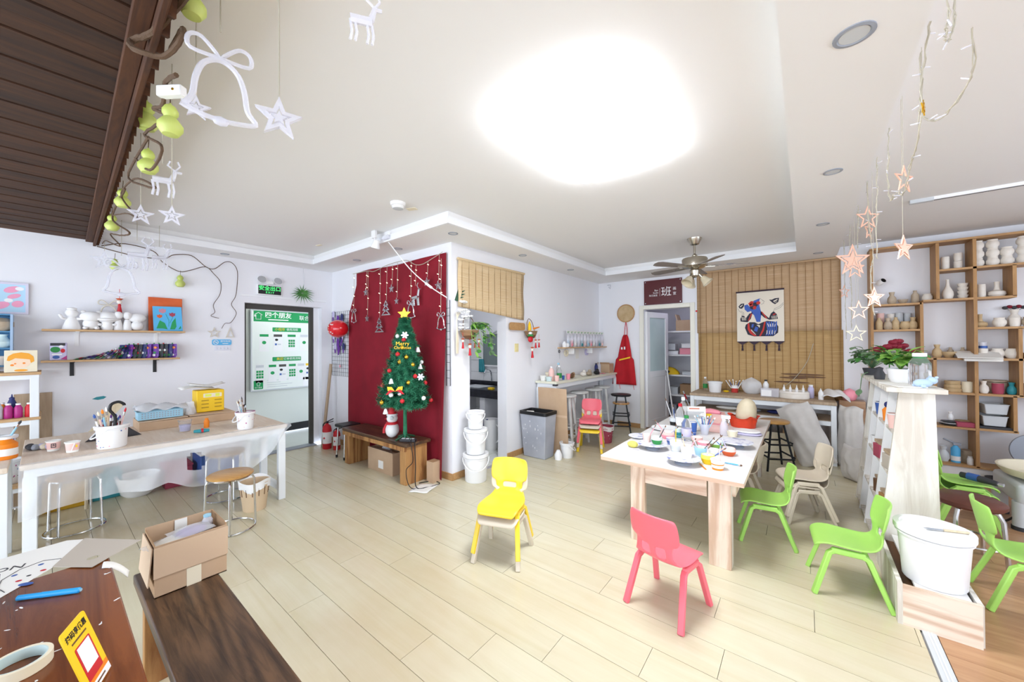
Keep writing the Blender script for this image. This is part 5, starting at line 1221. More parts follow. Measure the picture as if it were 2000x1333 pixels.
for i, (x, z) in enumerate(((-5.56, 1.93), (-5.42, 1.86), (-5.30, 1.88), (-5.55, 1.60), (-5.42, 1.52), (-5.33, 1.55), (-5.50, 1.45), (-5.40, 1.42), (-5.26, 1.45), (-5.30, 1.60))):
    t_ = thing('purple_photo_charm', f'{["pale lilac", "purple", "dark blue"][i % 3]} feather charm, {ORD[i % 3] if i < 3 else ORD[i - 3]} of the {"top" if i < 3 else "lower"} ones on the wire grid', 'charm', (x, YR - 0.028, z), 0, 'purple charms on the wire grid')
    MB(['lilac', 'purple', 'navy'][i % 3]).poly([(-0.03, -0.05), (0.03, -0.05), (0.035, 0.02), (0.01, 0.05), (-0.02, 0.05), (-0.035, 0.01)], 0.006, onY(0, 0, 0)).build('card', t_)
    MB('purple').poly([(-0.012, -0.1), (0.014, -0.09), (0.02, -0.04), (-0.02, -0.04)], 0.004, onY(0, 0, -0.003)).build('fringe', t_)
tag(MB('pink').poly(star(0.025), 0.008, onY(0, 0, 0)).build('pink_star_charm', loc=(-5.36, YR - 0.026, 1.16)), 'tiny pink star charm low on the wire grid', 'charm')
bl = thing('red_balloon', 'red balloon with white print at the backdrop edge', 'balloon', (-5.14, YR - 0.17, 1.70))
mat('balloon', '#d81e28', 0.18, coat=0.5)
MB('balloon').sph((0, 0, 0), (0.15, 0.13, 0.125), 24, 16).lathe([(0.002, 0.135), (0.014, 0.15)], 10, T=Matrix.Rotation(R(100), 4, 'Y')).build('skin', bl)
rnd = random.Random(4)
pr = MB('white')
for i in range(14):
    a, b = rnd.uniform(-1.0, 0.6), rnd.uniform(-0.7, 0.7)
    d_ = Vector((math.sin(a) * math.cos(b), -math.cos(a) * math.cos(b), math.sin(b)))
    T = Matrix.Translation((d_.x * 0.151, d_.y * 0.131, d_.z * 0.126)) @ d_.to_track_quat('Z', 'Y').to_matrix().to_4x4()
    pr.poly(ell(0, 0, 0.012, 0.007, 6, a), 0.001, T)
pr.build('print', bl)
# leaning pole and extinguishers
lp_ = thing('wooden_pole', 'pale wooden pole leaning in the corner by the doorway', 'pole', (-5.48, 2.50, 0))
MB('panelwood').tube([(0.0, 0, 0.0), (-0.05, 0.15, 1.19)], 0.022, 10).build('shaft', lp_)
def extinguisher(lb, loc, s):
    t_ = thing('fire_extinguisher', lb, 'fire extinguisher', loc)
    MB('red').lathe([(0, 0), (0.055*s, 0), (0.06*s, 0.01*s), (0.06*s, 0.27*s), (0.05*s, 0.32*s), (0.02*s, 0.345*s), (0.018*s, 0.36*s)], 24).build('cylinder', t_)
    MB('white').lathe([(0.0605*s, 0.08*s), (0.061*s, 0.08*s), (0.061*s, 0.24*s), (0.0605*s, 0.24*s)], 24).build('label_band', t_)
    MB('black').box(0, 0, 0.37*s, 0.03*s, 0.03*s, 0.03*s).box(0.03*s, 0.03*s, 0.40*s, 0.10*s, 0.02*s, 0.012*s, ry=-0.45, rz=0.6).box(0.03*s, 0.03*s, 0.375*s, 0.09*s, 0.02*s, 0.01*s, ry=-0.2, rz=0.6).build('valve_lever', t_)
    MB('black').tube(spline([(-0.02*s, 0, 0.37*s), (-0.07*s, -0.02*s, 0.33*s), (-0.075*s, -0.01*s, 0.2*s), (-0.065*s, 0, 0.1*s)]), 0.008*s, 6).build('hose', t_)
    MB('red').poly(star(0.02*s, 0.5, 4), 0.001, face_cam((0.0, 0.0, 0)) if 0 else frameT((0.03*s, -0.055*s, 0.16*s), (0.87, 0.48, 0), (0, 0, 1))).build('printed_emblem', t_)
extinguisher('large red fire extinguisher beside the doorway', (-5.34, 2.50, 0), 1.0)
extinguisher('small red fire extinguisher behind the large one', (-5.18, 2.56, 0), 0.78)
bs_ = thing('black_folding_stool', 'black seated stool with chrome legs at the bench end', 'stool', (-4.72, 2.48, 0))
MB('black').slab(-0.12, 0.12, -0.12, 0.12, 0.40, 0.44).build('seat', bs_, bevel=0.015, seg=3)
for x in (-0.1, 0.1):
    for y in (-0.1, 0.1):
        l_ = MB('chrome').cyl((x, y, 0.02), (x * 0.85, y * 0.85, 0.40), 0.011, n=10).build('leg', bs_)
        MB('black').cyl((x, y, 0), (x, y, 0.035), 0.014, n=10).build('rubber_foot', l_)
# plank bench
pbn = thing('plank_bench', 'dark topped plank bench in front of the red backdrop', 'bench', (-3.86, 2.47, 0))
MB('darkbench').slab(-0.68, 0.64, -0.16, 0.16, 0.405, 0.44).build('seat', pbn, bevel=0.004)
MB('oldwood').slab(-0.66, 0.62, -0.165, -0.14, 0.36, 0.404).build('apron', pbn)
for x in (-0.60, 0.55): MB('oldwood').slab(x - 0.05, x + 0.05, -0.14, 0.14, 0, 0.404).build('leg_panel', pbn, bevel=0.004)
def carton(lb, loc, sx, sy, sz, rz=0.0, open_=True, m='card'):
    t_ = thing('carton', lb, 'carton', loc, rz)
    for (x, y, a, b) in ((sx/2, 0, 0.004, sy), (-sx/2, 0, 0.004, sy), (0, sy/2, sx, 0.004), (0, -sy/2, sx, 0.004)): MB(m).box(x, y, sz/2, a, b, sz).build('wall', t_)
    MB('carddark').box(0, 0, sz * (0.72 if open_ else 1), sx - 0.006, sy - 0.006, 0.004).build('inside' if open_ else 'top', t_)
    if open_:
        MB('cardpale').box(0, sy/2 + 0.02, sz - 0.03, sx, 0.004, 0.09, rx=0.35).build('flap', t_); MB('cardpale').box(0, -sy/2 + 0.03, sz, sx, 0.07, 0.004, rx=-0.15).build('flap', t_)
    return t_
c1 = carton('open carton with a paper label under the plank bench', (-3.86, 2.52, 0), 0.5, 0.22, 0.25)
MB('paper').poly(rect(0.02, 0.09, 0.1, 0.09), 0.001, onY(0, 0, -0.1125)).build('label', c1)
bgf = MB('bagfilm'); bgf.grid(lambda u, v: (0.09 * math.cos(2*PI*u) * (1 - 0.6*v), 0.06 * math.sin(2*PI*u) * (1 - 0.6*v), 0.09 * v + 0.01 * math.sin(12*u)), 16, 6, closeu=True)
tag(bgf.build('clear_bag', loc=(-3.92, 2.53, 0.19)), 'clear plastic bag sticking out of the labelled carton', 'bag')
c2 = carton('plain carton behind the bench leg', (-3.14, 2.60, 0), 0.1, 0.1, 0.22, 0, False)
# snowman
sn = thing('snowman_plush', 'plush snowman with a red hat and scarf on the plank bench', 'plush toy', (-3.60, 2.40, 0.4405), R(-38))
MB('white').sph((0, 0, 0.09), (0.085, 0.075, 0.09), 16, 12).build('body', sn)
MB('white').sph((0, 0, 0.215), (0.065, 0.06, 0.06), 16, 12).build('head', sn)
MB('red').lathe([(0.052, 0.25), (0.04, 0.29), (0.018, 0.37), (0, 0.385)], 16).build('hat', sn)
MB('white').lathe([(0.055, 0.243), (0.062, 0.25), (0.055, 0.265)], 16).build('hat_brim', sn)
MB('red').tube([(0.055*math.cos(2*PI*k/16), 0.052*math.sin(2*PI*k/16), 0.162) for k in range(16)], 0.016, 8, closed=True).tube([(0.02, -0.06, 0.155), (0.03, -0.085, 0.1), (0.035, -0.085, 0.06)], 0.014, 6).build('scarf', sn)
MB('red').tube([(0, -0.055, 0.21), (-0.01, -0.085, 0.205)], [0.01, 0.001], 8).build('nose', sn)
for x in (-0.022, 0.022): MB('black').sph((x, -0.055, 0.232), 0.007, 8, 6).build('eye', sn)
for q in (-1, 1): MB('lightgrey').sph((q*0.066, 0, 0.225), (0.018, 0.022, 0.022), 10, 8).build('ear_muff', sn)
MB('red').poly(star(0.018), 0.004, frameT((-0.03, -0.074, 0.08), (1, 0, 0), (0, 0, 1))).build('star_patch', sn)
# ---- Christmas tree
TX, TY = -3.39, 2.42
ct = thing('christmas_tree', 'small decorated green Christmas tree on the plank bench', 'christmas tree', (TX, TY, 0.4405))
MB('fir').tube([(0, 0, 0.03), (0, 0, 0.45), (0, 0, 1.3)], [0.022, 0.018, 0.006], 8).build('trunk', ct)
MB('leafdark').tube([(-0.12, 0, 0.02), (0, 0, 0.06), (0.12, 0, 0.02)], 0.012, 6).tube([(0, -0.12, 0.02), (0, 0, 0.06), (0, 0.12, 0.02)], 0.012, 6).build('foot', ct)
rnd = random.Random(8)
def needle_branch(fm, p0, p1, n_, ln):
    p0, p1 = Vector(p0), Vector(p1); d = (p1 - p0); dn = d.normalized()
    fm.tube([p0, p1], [0.004, 0.002], 4)
    for i in range(n_):
        t = 0.15 + 0.9 * i / n_
        c_ = p0 + d * t; a = i * 2.4
        s1 = dn.orthogonal().normalized(); s2 = dn.cross(s1)
        out_ = (s1 * math.cos(a) + s2 * math.sin(a)); tip = c_ + out_ * ln + dn * ln * 0.6
        sd_ = dn.cross(out_) * 0.005
        fm.add([c_ + sd_, c_ - sd_, tip], [(0, 1, 2)])
tiers = 13
for k in range(tiers):
    f = k / (tiers - 1); z = 0.40 + 0.86 * f; rad = 0.235 * (1 - f) ** 0.85 + 0.04
    fm = MB('fir'); nb_ = int(22 - 10 * f)
    for i in range(nb_):
        a = 2*PI*(i + 0.5 * (k % 2)) / nb_ + rnd.uniform(-0.15, 0.15); rr = rad * rnd.uniform(0.85, 1.1); dz = rnd.uniform(-0.02, 0.05)
        if math.sin(a) * rr > 0.2: rr = 0.2 / math.sin(a)
        tip = (rr * math.cos(a), rr * math.sin(a), z + dz)
        needle_branch(fm, (0.01*math.cos(a), 0.01*math.sin(a), z - 0.02), tip, 60, 0.046)
        for q in (-0.35, 0.35):
            mid = Vector(tip) * 0.5 + Vector((0, 0, z * 0.5)); tp_ = (rr*0.9*math.cos(a + q), rr*0.9*math.sin(a + q), z + dz - 0.015)
            needle_branch(fm, (mid.x, mid.y, z + dz/2), tp_, 36, 0.042)
    fm.build('branch_tier', ct)
st = thing('tree_topper_star', 'gold star on top of the Christmas tree', 'star', (TX, TY, 1.80))
MB('gold').poly(star(0.075, 0.45), 0.02, face_cam((0, 0, 0)) if 0 else frameT((0, 0, 0), (0.80, 0.60, 0), (0, 0, 1))).build('star', st)
MB('gold').lathe([(0.012, -0.09), (0.006, -0.04)], 8).build('socket', st)
Vd = Vector((-TX, -TY, 0)).normalized(); Vr = Vector((-Vd.y, Vd.x, 0))
def on_tree(h, a, extra=0.0):
    f = (h - 0.40) / 0.86; rad = 0.25 * (1 - f) ** 0.85 + 0.04 + extra
    d_ = Vd * math.cos(a) + Vr * math.sin(a)
    return Vector((TX + d_.x * rad, TY + d_.y * rad, 0.4405 + h))
bau = [('red', 0.93, -0.5), ('gold', 0.90, 0.1), ('gold', 0.85, -0.3), ('gold', 0.82, 0.45), ('red', 0.76, -0.9), ('white', 0.84, 1.35), ('red', 0.70, 0.5), ('gold', 0.64, 0.15), ('red', 0.62, 1.1), ('white', 0.52, -0.55), ('silver', 0.53, -0.2), ('red', 0.46, -0.1), ('white', 0.47, 0.75), ('gold', 0.44, -0.95), ('red', 0.43, 1.25), ('gold', 1.0, -0.2), ('red', 0.60, -1.2), ('white', 1.12, -0.9), ('silver', 1.14, 0.1), ('red', 1.08, -0.1), ('magenta', 0.98, 1.2)]
SEEN = {}
for i, (m, h, a) in enumerate(bau):
    p = on_tree(h, a, 0.0); kk_ = (m, h < 0.56, h < 0.8); SEEN[kk_] = SEEN.get(kk_, -1) + 1
    t_ = thing('tree_bauble', f'{ {"red":"red","gold":"gold","white":"white","silver":"silver","magenta":"magenta"}[m] } ball ornament, {ORD[SEEN[kk_]]} of its colour on the {"lower" if h < 0.56 else "middle" if h < 0.8 else "upper"} Christmas tree', 'bauble', p, 0, f'{m} tree baubles at {"bottom" if h < 0.56 else "mid height" if h < 0.8 else "top"}')
    MB(m).sph((0, 0, 0), 0.023, 14, 10).build('ball', t_); MB('gold').cyl((0, 0, 0.018), (0, 0, 0.027), 0.005, n=8).build('cap', t_)
for i, (h, a, e) in enumerate(((0.80, 1.0, 0.0), (0.66, -0.65, 0.0), (0.98, 1.05, 0.02), (0.36, -0.75, -0.02))):
    p = on_tree(h, a, e)
    t_ = thing('tree_bell', ['white bell on the branch tips facing the kitchen pier', 'white bell beside the red bow on the tree', 'white bell near the top of the tree', 'white bell dangling from the lowest branches'][i], 'bell', p)
    MB('white').lathe([(0.026, -0.03), (0.024, -0.022), (0.016, 0.005), (0.010, 0.02), (0, 0.024)], 14).build('bell', t_); MB('gold').sph((0, 0, -0.032), 0.006, 8, 6).build('clapper', t_)
p = on_tree(0.56, -0.35, 0.03)
bw = thing('red_bow', 'red and gold ribbon bow on the front of the tree', 'bow', p)
Tb = frameT((0, 0, 0), Vr, (0, 0, 1))
for q in (-1, 1):
    MB('gold').poly([(0, 0), (q*0.03, 0.045), (q*0.075, 0.05), (q*0.07, 0.01)], 0.012, Tb).build('gold_loop', bw)
    MB('red').poly([(0, 0.004), (q*0.05, 0.02), (q*0.09, -0.03), (q*0.07, -0.03), (q*0.04, -0.005)], 0.014, Tb).build('red_tail', bw)
p = on_tree(1.02, -0.15, 0.03)
mc = thing('merry_christmas_plaque', 'gold Merry Christmas lettering hanging high on the tree', 'ornament', p)
txt('Merry', 0.055, 'gold', mc, frameT((0, 0, 0.02), Vr, (0.0, 0.0, 1)), ext=0.003); txt('Christmas', 0.042, 'gold', mc, frameT((0, 0, -0.022), Vr, (0, 0, 1)), ext=0.003)
for i, (h, a) in enumerate(((0.69, 0.75), (1.13, 0.0))):
    p = on_tree(h, a, 0.015)
    t_ = thing('silver_flower_ornament', ['silver flower ornament on the tree front', 'silver flower ornament below the tree star'][i], 'ornament', p)
    for k in range(6): MB('silver').poly(ell(0.024*math.cos(k*PI/3), 0.024*math.sin(k*PI/3), 0.016, 0.010, 10, k*PI/3), 0.006, frameT((0, 0, 0), Vr, (0, 0, 1))).build('petal', t_)
    MB('white').sph((0, 0, 0), 0.012, 8, 6).build('heart', t_)
# power strip, cables, paper on the floor
pst = thing('power_strip', 'black power strip with tangled cable on the bench end', 'power strip', (-3.31, 2.40, 0.4405), 0.5)
MB('dark').slab(-0.09, 0.09, -0.025, 0.025, 0, 0.03).build('body', pst, bevel=0.006)
for i in range(3): MB('lightgrey').slab(-0.07 + 0.05*i, -0.035 + 0.05*i, -0.015, 0.015, 0.03, 0.034).build('socket', pst)
MB('black').tube(spline([(0.09, 0, 0.02), (0.13, -0.12, 0.02), (0.15, -0.15, -0.2), (0.16, -0.16, -0.41), (0.25, -0.10, -0.433), (0.34, 0.02, -0.434), (0.24, 0.08, -0.434), (0.12, 0.0, -0.434)], 8), 0.005, 6).build('cable', pst)
MB('black').tube(spline([(0.05, -0.02, 0.035), (0.10, -0.15, 0.03), (0.13, -0.17, -0.15), (0.06, -0.175, -0.25), (0.12, -0.18, -0.42), (0.3, -0.06, -0.434)], 8), 0.004, 6).build('cable', pst)
fp = MB('paper'); fp.grid(lambda u, v: (-0.11 + 0.2*u + 0.03*v, -0.12 + 0.24*v, 0.004 + 0.006*math.sin(4*u + 3*v)**2), 6, 6)
tag(fp.build('floor_paper', loc=(-3.06, 2.40, 0.0), rot=(0, 0, 0.5), solid=0.001), 'white paper bag lying on the floor by the bench leg', 'paper')

# ---- lights hanging in front of the red cloth
gd = thing('curtain_light_string', 'thin light string along the top of the red backdrop', 'light string', (0, 0, 0))
YG = YR - 0.065
MB('cable').tube(spline([(-4.92, YG, 2.46), (-4.55, YG, 2.455), (-4.39, YG, 2.43), (-4.10, YG, 2.47), (-3.85, YG, 2.48), (-3.68, YG, 2.47), (-3.53, YG, 2.40), (-3.39, YG, 2.385), (-3.20, YG, 2.43), (-3.05, YG, 2.47)], 6), 0.004, 5).build('main_wire', gd)
mat('litbulb', '#fffbe8', 0.3, emit='#fff3c8', es=2.0)
def drop(kind, lb, x, ztop, z, s=0.05):
    T = onY(x, z, YG - 0.01)
    if kind == 'star': o = outline_star('star_ornament', lb, 'star', T, s, 0.012, 'silver', solid_c=True, inner=0.7)
    elif kind == 'bell': o = wire_bell(lb, T, s * 3.0, 'silver')
    elif kind == 'tree':
        o = thing('tree_ornament', lb, 'ornament', T.translation)
        for j, (w_, y0, y1) in enumerate(((0.10, -0.09, -0.01), (0.075, -0.03, 0.05), (0.05, 0.03, 0.10))):
            MB('silver').ringpoly([(-w_, y0), (w_, y0), (0, y1)], [(-w_*0.66, y0 + 0.014), (w_*0.66, y0 + 0.014), (0, y1 - 0.025)], 0.012, frameT((0, 0, 0), (1, 0, 0), (0, 0, 1))).build('bough', o)
    else:
        o = thing('reindeer_ornament', lb, 'ornament', T.translation)
        Td_ = frameT((0, 0, 0), (1, 0, 0), (0, 0, 1)); k = MB('silver')
        k.tube([(-0.05, -0.02, 0), (0.05, -0.01, 0)], 0.022, 6, T=Td_)
        for lx in (-0.05, -0.03, 0.03, 0.05): k.tube([(lx, -0.02, 0), (lx + 0.01, -0.11, 0)], 0.007, 5, T=Td_)
        k.tube([(0.045, 0.0, 0), (0.06, 0.07, 0), (0.09, 0.075, 0)], [0.014, 0.012, 0.008], 6, T=Td_).tube([(0.06, 0.08, 0), (0.03, 0.12, 0), (0.05, 0.15, 0)], 0.006, 5, T=Td_)
        k.build('body', o)
    p0 = T.translation
    cz = {'star': s, 'bell': s * 2, 'tree': 0.10, 'deer': 0.12}[kind]
    MB('cable').cyl((0, 0.0, cz), (0, 0.01, ztop - z), 0.0025, n=5).build('string', o)
    nb2 = max(2, int((ztop - z) / 0.14))
    for i in range(nb2): MB('litbulb').box(0.012 * (1 if i % 2 else -1), 0, cz + (ztop - z - cz) * (i + 0.5) / nb2, 0.022, 0.006, 0.006, ry=0.4).build('bulb', o)
    return o
drop('bell', 'silver bell outline hanging at the edge of the red cloth near the balloon', -4.884, 2.46, 1.87, 0.045)
drop('star', 'silver star high on the red cloth, first in the row', -4.56, 2.45, 2.17, 0.055)
drop('star', 'silver star low on the red cloth below the first one', -4.53, 2.45, 1.82, 0.05)
drop('tree', 'silver tree outline hanging low on the red cloth', -4.244, 2.44, 1.72)
drop('tree', 'silver tree outline hanging above the Christmas tree side', -4.095, 2.46, 1.93)
drop('star', 'silver star in the middle of the red cloth', -3.973, 2.46, 2.16, 0.055)
drop('star', 'silver star lower in the middle of the red cloth', -3.868, 2.47, 2.0, 0.045)
drop('bell', 'silver bell outline behind the top of the tree', -3.60, 2.45, 1.88, 0.05)
drop('deer', 'silver reindeer hanging above the gold star', -3.51, 2.39, 2.03)
drop('star', 'silver star near the kitchen end of the red cloth', -3.296, 2.41, 2.17, 0.055)
drop('star', 'silver star nearest the kitchen pier on the red cloth', -3.106, 2.45, 2.11, 0.055)
drop('bell', 'silver bell outline by the kitchen pier edge', -3.075, 2.4, 1.72, 0.045)

# ================================================================== kitchen wall
def bamboo_material(name, c1, c2, c3, horizontal=260.0):
    m = bpy.data.materials.new(name); m.use_nodes = True
    nt = m.node_tree; b = nt.nodes['Principled BSDF']; L = nt.links; b.inputs['Roughness'].default_value = 0.6
    tc = nt.nodes.new('ShaderNodeTexCoord'); mp = nt.nodes.new('ShaderNodeMapping'); L.new(tc.outputs['Object'], mp.inputs[0]); mp.inputs['Scale'].default_value = (3, 3, horizontal)
    n = nt.nodes.new('ShaderNodeTexNoise'); n.inputs['Scale'].default_value = 1.0; n.inputs['Detail'].default_value = 2; L.new(mp.outputs[0], n.inputs['Vector'])
    cr = nt.nodes.new('ShaderNodeValToRGB'); cr.color_ramp.elements[0].position = 0.3; cr.color_ramp.elements[0].color = lin(c1); cr.color_ramp.elements[1].position = 0.62; cr.color_ramp.elements[1].color = lin(c2)
    e = cr.color_ramp.elements.new(0.75); e.color = lin(c3)
    L.new(n.outputs[0], cr.inputs[0]); L.new(cr.outputs[0], b.inputs['Base Color'])
    w = nt.nodes.new('ShaderNodeTexWave'); w.bands_direction = 'Z'; w.inputs['Scale'].default_value = 42; L.new(tc.outputs['Object'], w.inputs['Vector'])
    bp = nt.nodes.new('ShaderNodeBump'); bp.inputs['Strength'].default_value = 0.5; bp.inputs['Distance'].default_value = 0.003; L.new(w.outputs['Fac'], bp.inputs['Height']); L.new(bp.outputs[0], b.inputs['Normal'])
    MATS[name] = m
bamboo_material('bamboopale', '#d2b385', '#e0c8a0', '#ead9ba')
bamboo_material('bamboo', '#b8946c', '#cbab86', '#dcc5a6')
bamboo_material('bamboodark', '#ad8650', '#c2a06c', '#d4b88c')
mat('cordbrown', '#8a6234', 0.8)
sb = thing('small_bamboo_blind', 'small bamboo roll blind over the kitchen opening', 'blind', (XK + 0.025, 3.405, 0))
bb = MB('bamboopale')
def sblind(u, v):
    y = -0.60 + 1.20 * u; zb_ = 1.885 - 0.095 * u; return (0.006 * math.sin(8 * v), y, zb_ + (2.40 - zb_) * v)
bb.grid(sblind, 16, 16); bb.build('slats', sb, solid=0.006)
MB('bamboopale').cyl((0.005, -0.61, 2.41), (0.005, 0.615, 2.415), 0.015, n=10).build('head_rod', sb)
for i in range(11):
    y = -0.55 + 0.11 * i; zb_ = 1.885 - 0.095 * (y + 0.6) / 1.2
    MB('cordbrown').cyl((0.008, y, zb_), (0.008, y, 2.40), 0.0022, n=4).build('cord', sb)
# hanging baskets
def hang_basket(lb, y, z, x=XK + 0.10, r=0.1, m='brown'):
    t_ = thing('hanging_wall_basket', lb, 'basket', (x, y, z))
    MB(m).lathe([(0.0, -0.10), (0.05, -0.09), (r * 0.85, -0.04), (r, 0.0), (r - 0.012, 0.0), (r * 0.75, -0.04), (0.0, -0.08)], 18).build('basket', t_)
    for k in range(4): MB('carddark').tube([((r * (1 - 0.2*k/3) + 0.002) * math.cos(2*PI*i/20), (r * (1 - 0.2*k/3) + 0.002) * math.sin(2*PI*i/20), -0.016 * k) for i in range(20)], 0.006, 5, closed=True).build('weave_band', t_)
    MB('brown').tube(spline([(0, -r, 0), (-0.02, -r*0.7, 0.12), (-0.03, 0, 0.17), (-0.02, r*0.7, 0.12), (0, r, 0)]), 0.004, 6).build('handle', t_)
    return t_
hang_basket('brown wall basket with a trailing pothos on the kitchen pier', 2.90, 1.62)
def leaf_blade(mb, p, d, up, L, W, curl=0.2, n=5):
    d = Vector(d).normalized(); up = Vector(up); s_ = d.cross(up).normalized(); nn = s_.cross(d)
    def fn(u, v):
        w_ = W * math.sin(PI * min(1, v * 0.92 + 0.04)) ** 0.8
        return tuple(Vector(p) + d * L * v + s_ * (u - 0.5) * w_ + nn * (-curl * L * v * v + 0.15 * W * abs(u - 0.5)))
    mb.grid(fn, 2, n)
po = thing('trailing_pothos', 'pothos plant spilling from the kitchen pier basket', 'plant', (XK + 0.10, 2.93, 1.62))
rnd = random.Random(31)
for i in range(11):
    a = rnd.uniform(-1.3, 1.3); ln = rnd.uniform(0.08, 0.34)
    q = spline([(0, 0.0, 0.0), (0.05, 0.06 * a + 0.05, 0.09), (0.08, 0.13 * a + 0.08, 0.02), (0.09, 0.14 * a + 0.10, -ln)], 5)
    st_ = MB('leafpale').tube(q, 0.0025, 5).build('stem', po)
    for k in range(3, len(q), 2):
        m_ = MB(['leaf', 'leafpale', 'leafgrey'][(i + k) % 3])
        leaf_blade(m_, q[k], (rnd.uniform(0.2, 0.8), rnd.uniform(-1, 1), rnd.uniform(-0.7, 0.2)), (0.5, 0, 1), rnd.uniform(0.05, 0.085), rnd.uniform(0.035, 0.055)); m_.build('leaf', st_)
ml = thing('artificial_white_bouquet', 'artificial bouquet of white blossoms and a palm leaf on the pier corner', 'bouquet', (XK + 0.02, 2.80, 1.62))
q = MB('leafdark')
Tm = frameT((0.0, 0, 0.32), (0.6, 0.8, 0), (-0.2, 0.15, 1))
q.poly([(0, 0), (0.02, 0.03), (0.07, 0.05), (0.03, 0.06), (0.09, 0.09), (0.035, 0.09), (0.09, 0.13), (0.03, 0.12), (0.07, 0.17), (0.02, 0.15), (0.03, 0.2), (-0.01, 0.17), (-0.05, 0.17), (-0.02, 0.13), (-0.07, 0.12), (-0.03, 0.09), (-0.07, 0.07), (-0.02, 0.05), (-0.05, 0.02)], 0.003, Tm); q.build('palm_leaf', ml)
for i in range(16):
    p = Vector((0.03 + rnd.uniform(0, 0.06), rnd.uniform(-0.06, 0.12), rnd.uniform(0.02, 0.32)))
    f_ = MB('white')
    for k in range(5): f_.sph((p.x + 0.02*math.cos(k*1.26), p.y + 0.02*math.sin(k*1.26), p.z + 0.008*math.sin(k*3)), (0.018, 0.018, 0.012), 6, 4)
    f_.build('blossom', ml)
for i in range(4): MB('cream').tube(spline([(0.02, 0.02*i - 0.04, 0.2), (0.05, -0.06, 0.1), (0.03, -0.05 + 0.01*i, -0.1), (0.02, -0.04 + 0.008*i, -0.25)]), 0.004, 5).build('stem', ml)
for lb, y, z, s_ in (('red tassel hanging lowest under the pothos basket', 2.865, 1.56, 0.85), ('red tassel at the pier corner under the pothos basket', 2.76, 1.60, 0.7), ('red tassel in front of the pothos leaves', 2.94, 1.58, 0.6), ('red tassel on the kitchen side of the pothos basket', 3.01, 1.60, 0.72)): tassel(lb, (XK + 0.14, y, z), s_)
hang_basket('brown wall basket with a corn cob beside the light switch', 4.08, 1.64, XK + 0.09, 0.085)
cc_ = thing('corn_cob', 'yellow corn cob standing in the wall basket', 'corn', (XK + 0.09, 4.05, 1.60))
MB('yellow').lathe([(0, 0), (0.02, 0.01), (0.024, 0.06), (0.02, 0.13), (0.006, 0.17), (0, 0.172)], 12).build('cob', cc_); MB('cream').lathe([(0.012, -0.02), (0.026, 0.03), (0.025, 0.05)], 10).build('husk', cc_)
cg = MB('orange').tube([(0, -0.03, 0), (0, 0.10, 0.025)], [0.014, 0.008], 8); tag(cg.build('dried_corn_husk', loc=(XK + 0.13, 4.12, 1.675)), 'orange dried husk lying across the wall basket', 'husk')
for lb, y, z, s_ in (('red tassel hanging lowest under the corn basket', 4.04, 1.52, 0.95), ('red tassel in the middle under the corn basket', 4.12, 1.60, 0.75), ('red tassel at the counter end of the corn basket', 4.20, 1.60, 0.72)): tassel(lb, (XK + 0.14, y, z), s_)
sk = thing('red_santa_pouch', 'little red and green pouch hanging from the corn basket', 'pouch', (XK + 0.15, 3.985, 1.58))
MB('red').sph((0, 0, -0.05), (0.03, 0.045, 0.04), 12, 8).build('pouch', sk); MB('green').lathe([(0.035, -0.01), (0.04, 0.0), (0.035, 0.015)], 12).build('cuff', sk); MB('white').sph((0, 0, 0.03), (0.025, 0.03, 0.02), 10, 6).build('face', sk)
lsw = thing('light_switch', 'yellowed light switch on the kitchen wall', 'switch', (XK + 0.001, 3.87, 1.42)); mat('switchivory', '#e6d9a0', 0.4)
MB('switchivory').slab(0, 0.008, -0.04, 0.04, -0.055, 0.055).build('plate', lsw, bevel=0.003); MB('switchivory').slab(0.008, 0.012, -0.02, 0.02, -0.03, 0.03).build('rocker', lsw, bevel=0.002)
tag(MB('oakx').poly(rrect(0, 0, 0.32, 0.10, 0.035), 0.018, onX(0, 0, 0)).build('wooden_plaque', loc=(XK + 0.03, 3.845, 1.70)), 'blank wooden plaque below the small bamboo blind', 'plaque')
struct(MB('grout').slab(XK, XK + 0.05, KY0, KY1, -0.001, 0.0035).build('trim_15', smooth=0), 'grey threshold of the kitchen opening')
tag(MB('papergrey').poly([(0, 0), (0.3, 0.02), (0.33, 0.2), (0.02, 0.22)], 0.003).build('grey_mat', loc=(-2.88, 3.25, 0.0005)), 'grey floor mat in front of the kitchen opening', 'mat')
# stack of white buckets at the pier
z = 0.0
for lb, r0, r1, h in (('largest white lidded bucket at the bottom of the stack', 0.115, 0.128, 0.285), ('middle white lidded bucket of the stack by the pier', 0.10, 0.115, 0.255), ('smallest white lidded bucket on top of the stack', 0.078, 0.088, 0.175)):
    cone_bucket(lb, (-2.80, 2.90, z + 0.0005), r0, r1, h, lid=True, rz=R(45)); z += h + 0.011
# ---- grey bin, cardboard, counter
gb_ = thing('grey_trash_bin', 'tall grey trash bin with a black liner', 'trash bin', (-2.745, 4.02, 0))
def frust(mb, x0, y0, z0, x1, y1, z1, T=None):
    mb.add([(-x0, -y0, z0), (x0, -y0, z0), (x0, y0, z0), (-x0, y0, z0), (-x1, -y1, z1), (x1, -y1, z1), (x1, y1, z1), (-x1, y1, z1)], [(0,3,2,1), (0,1,5,4), (1,2,6,5), (2,3,7,6), (3,0,4,7)], T)
b = MB('greyplastic'); frust(b, 0.165, 0.105, 0, 0.20, 0.135, 0.57); b.build('body', gb_, bevel=0.012, seg=3)
MB('black').ringpoly(rrect(0, 0, 0.42, 0.29, 0.03), rrect(0, 0, 0.36, 0.23, 0.03), 0.04, Matrix.Translation((0, 0, 0.555))).build('liner', gb_)
inn_ = MB('black'); frust(inn_, 0.15, 0.09, 0.4, 0.18, 0.115, 0.58); inn_.build('liner_inside', gb_)
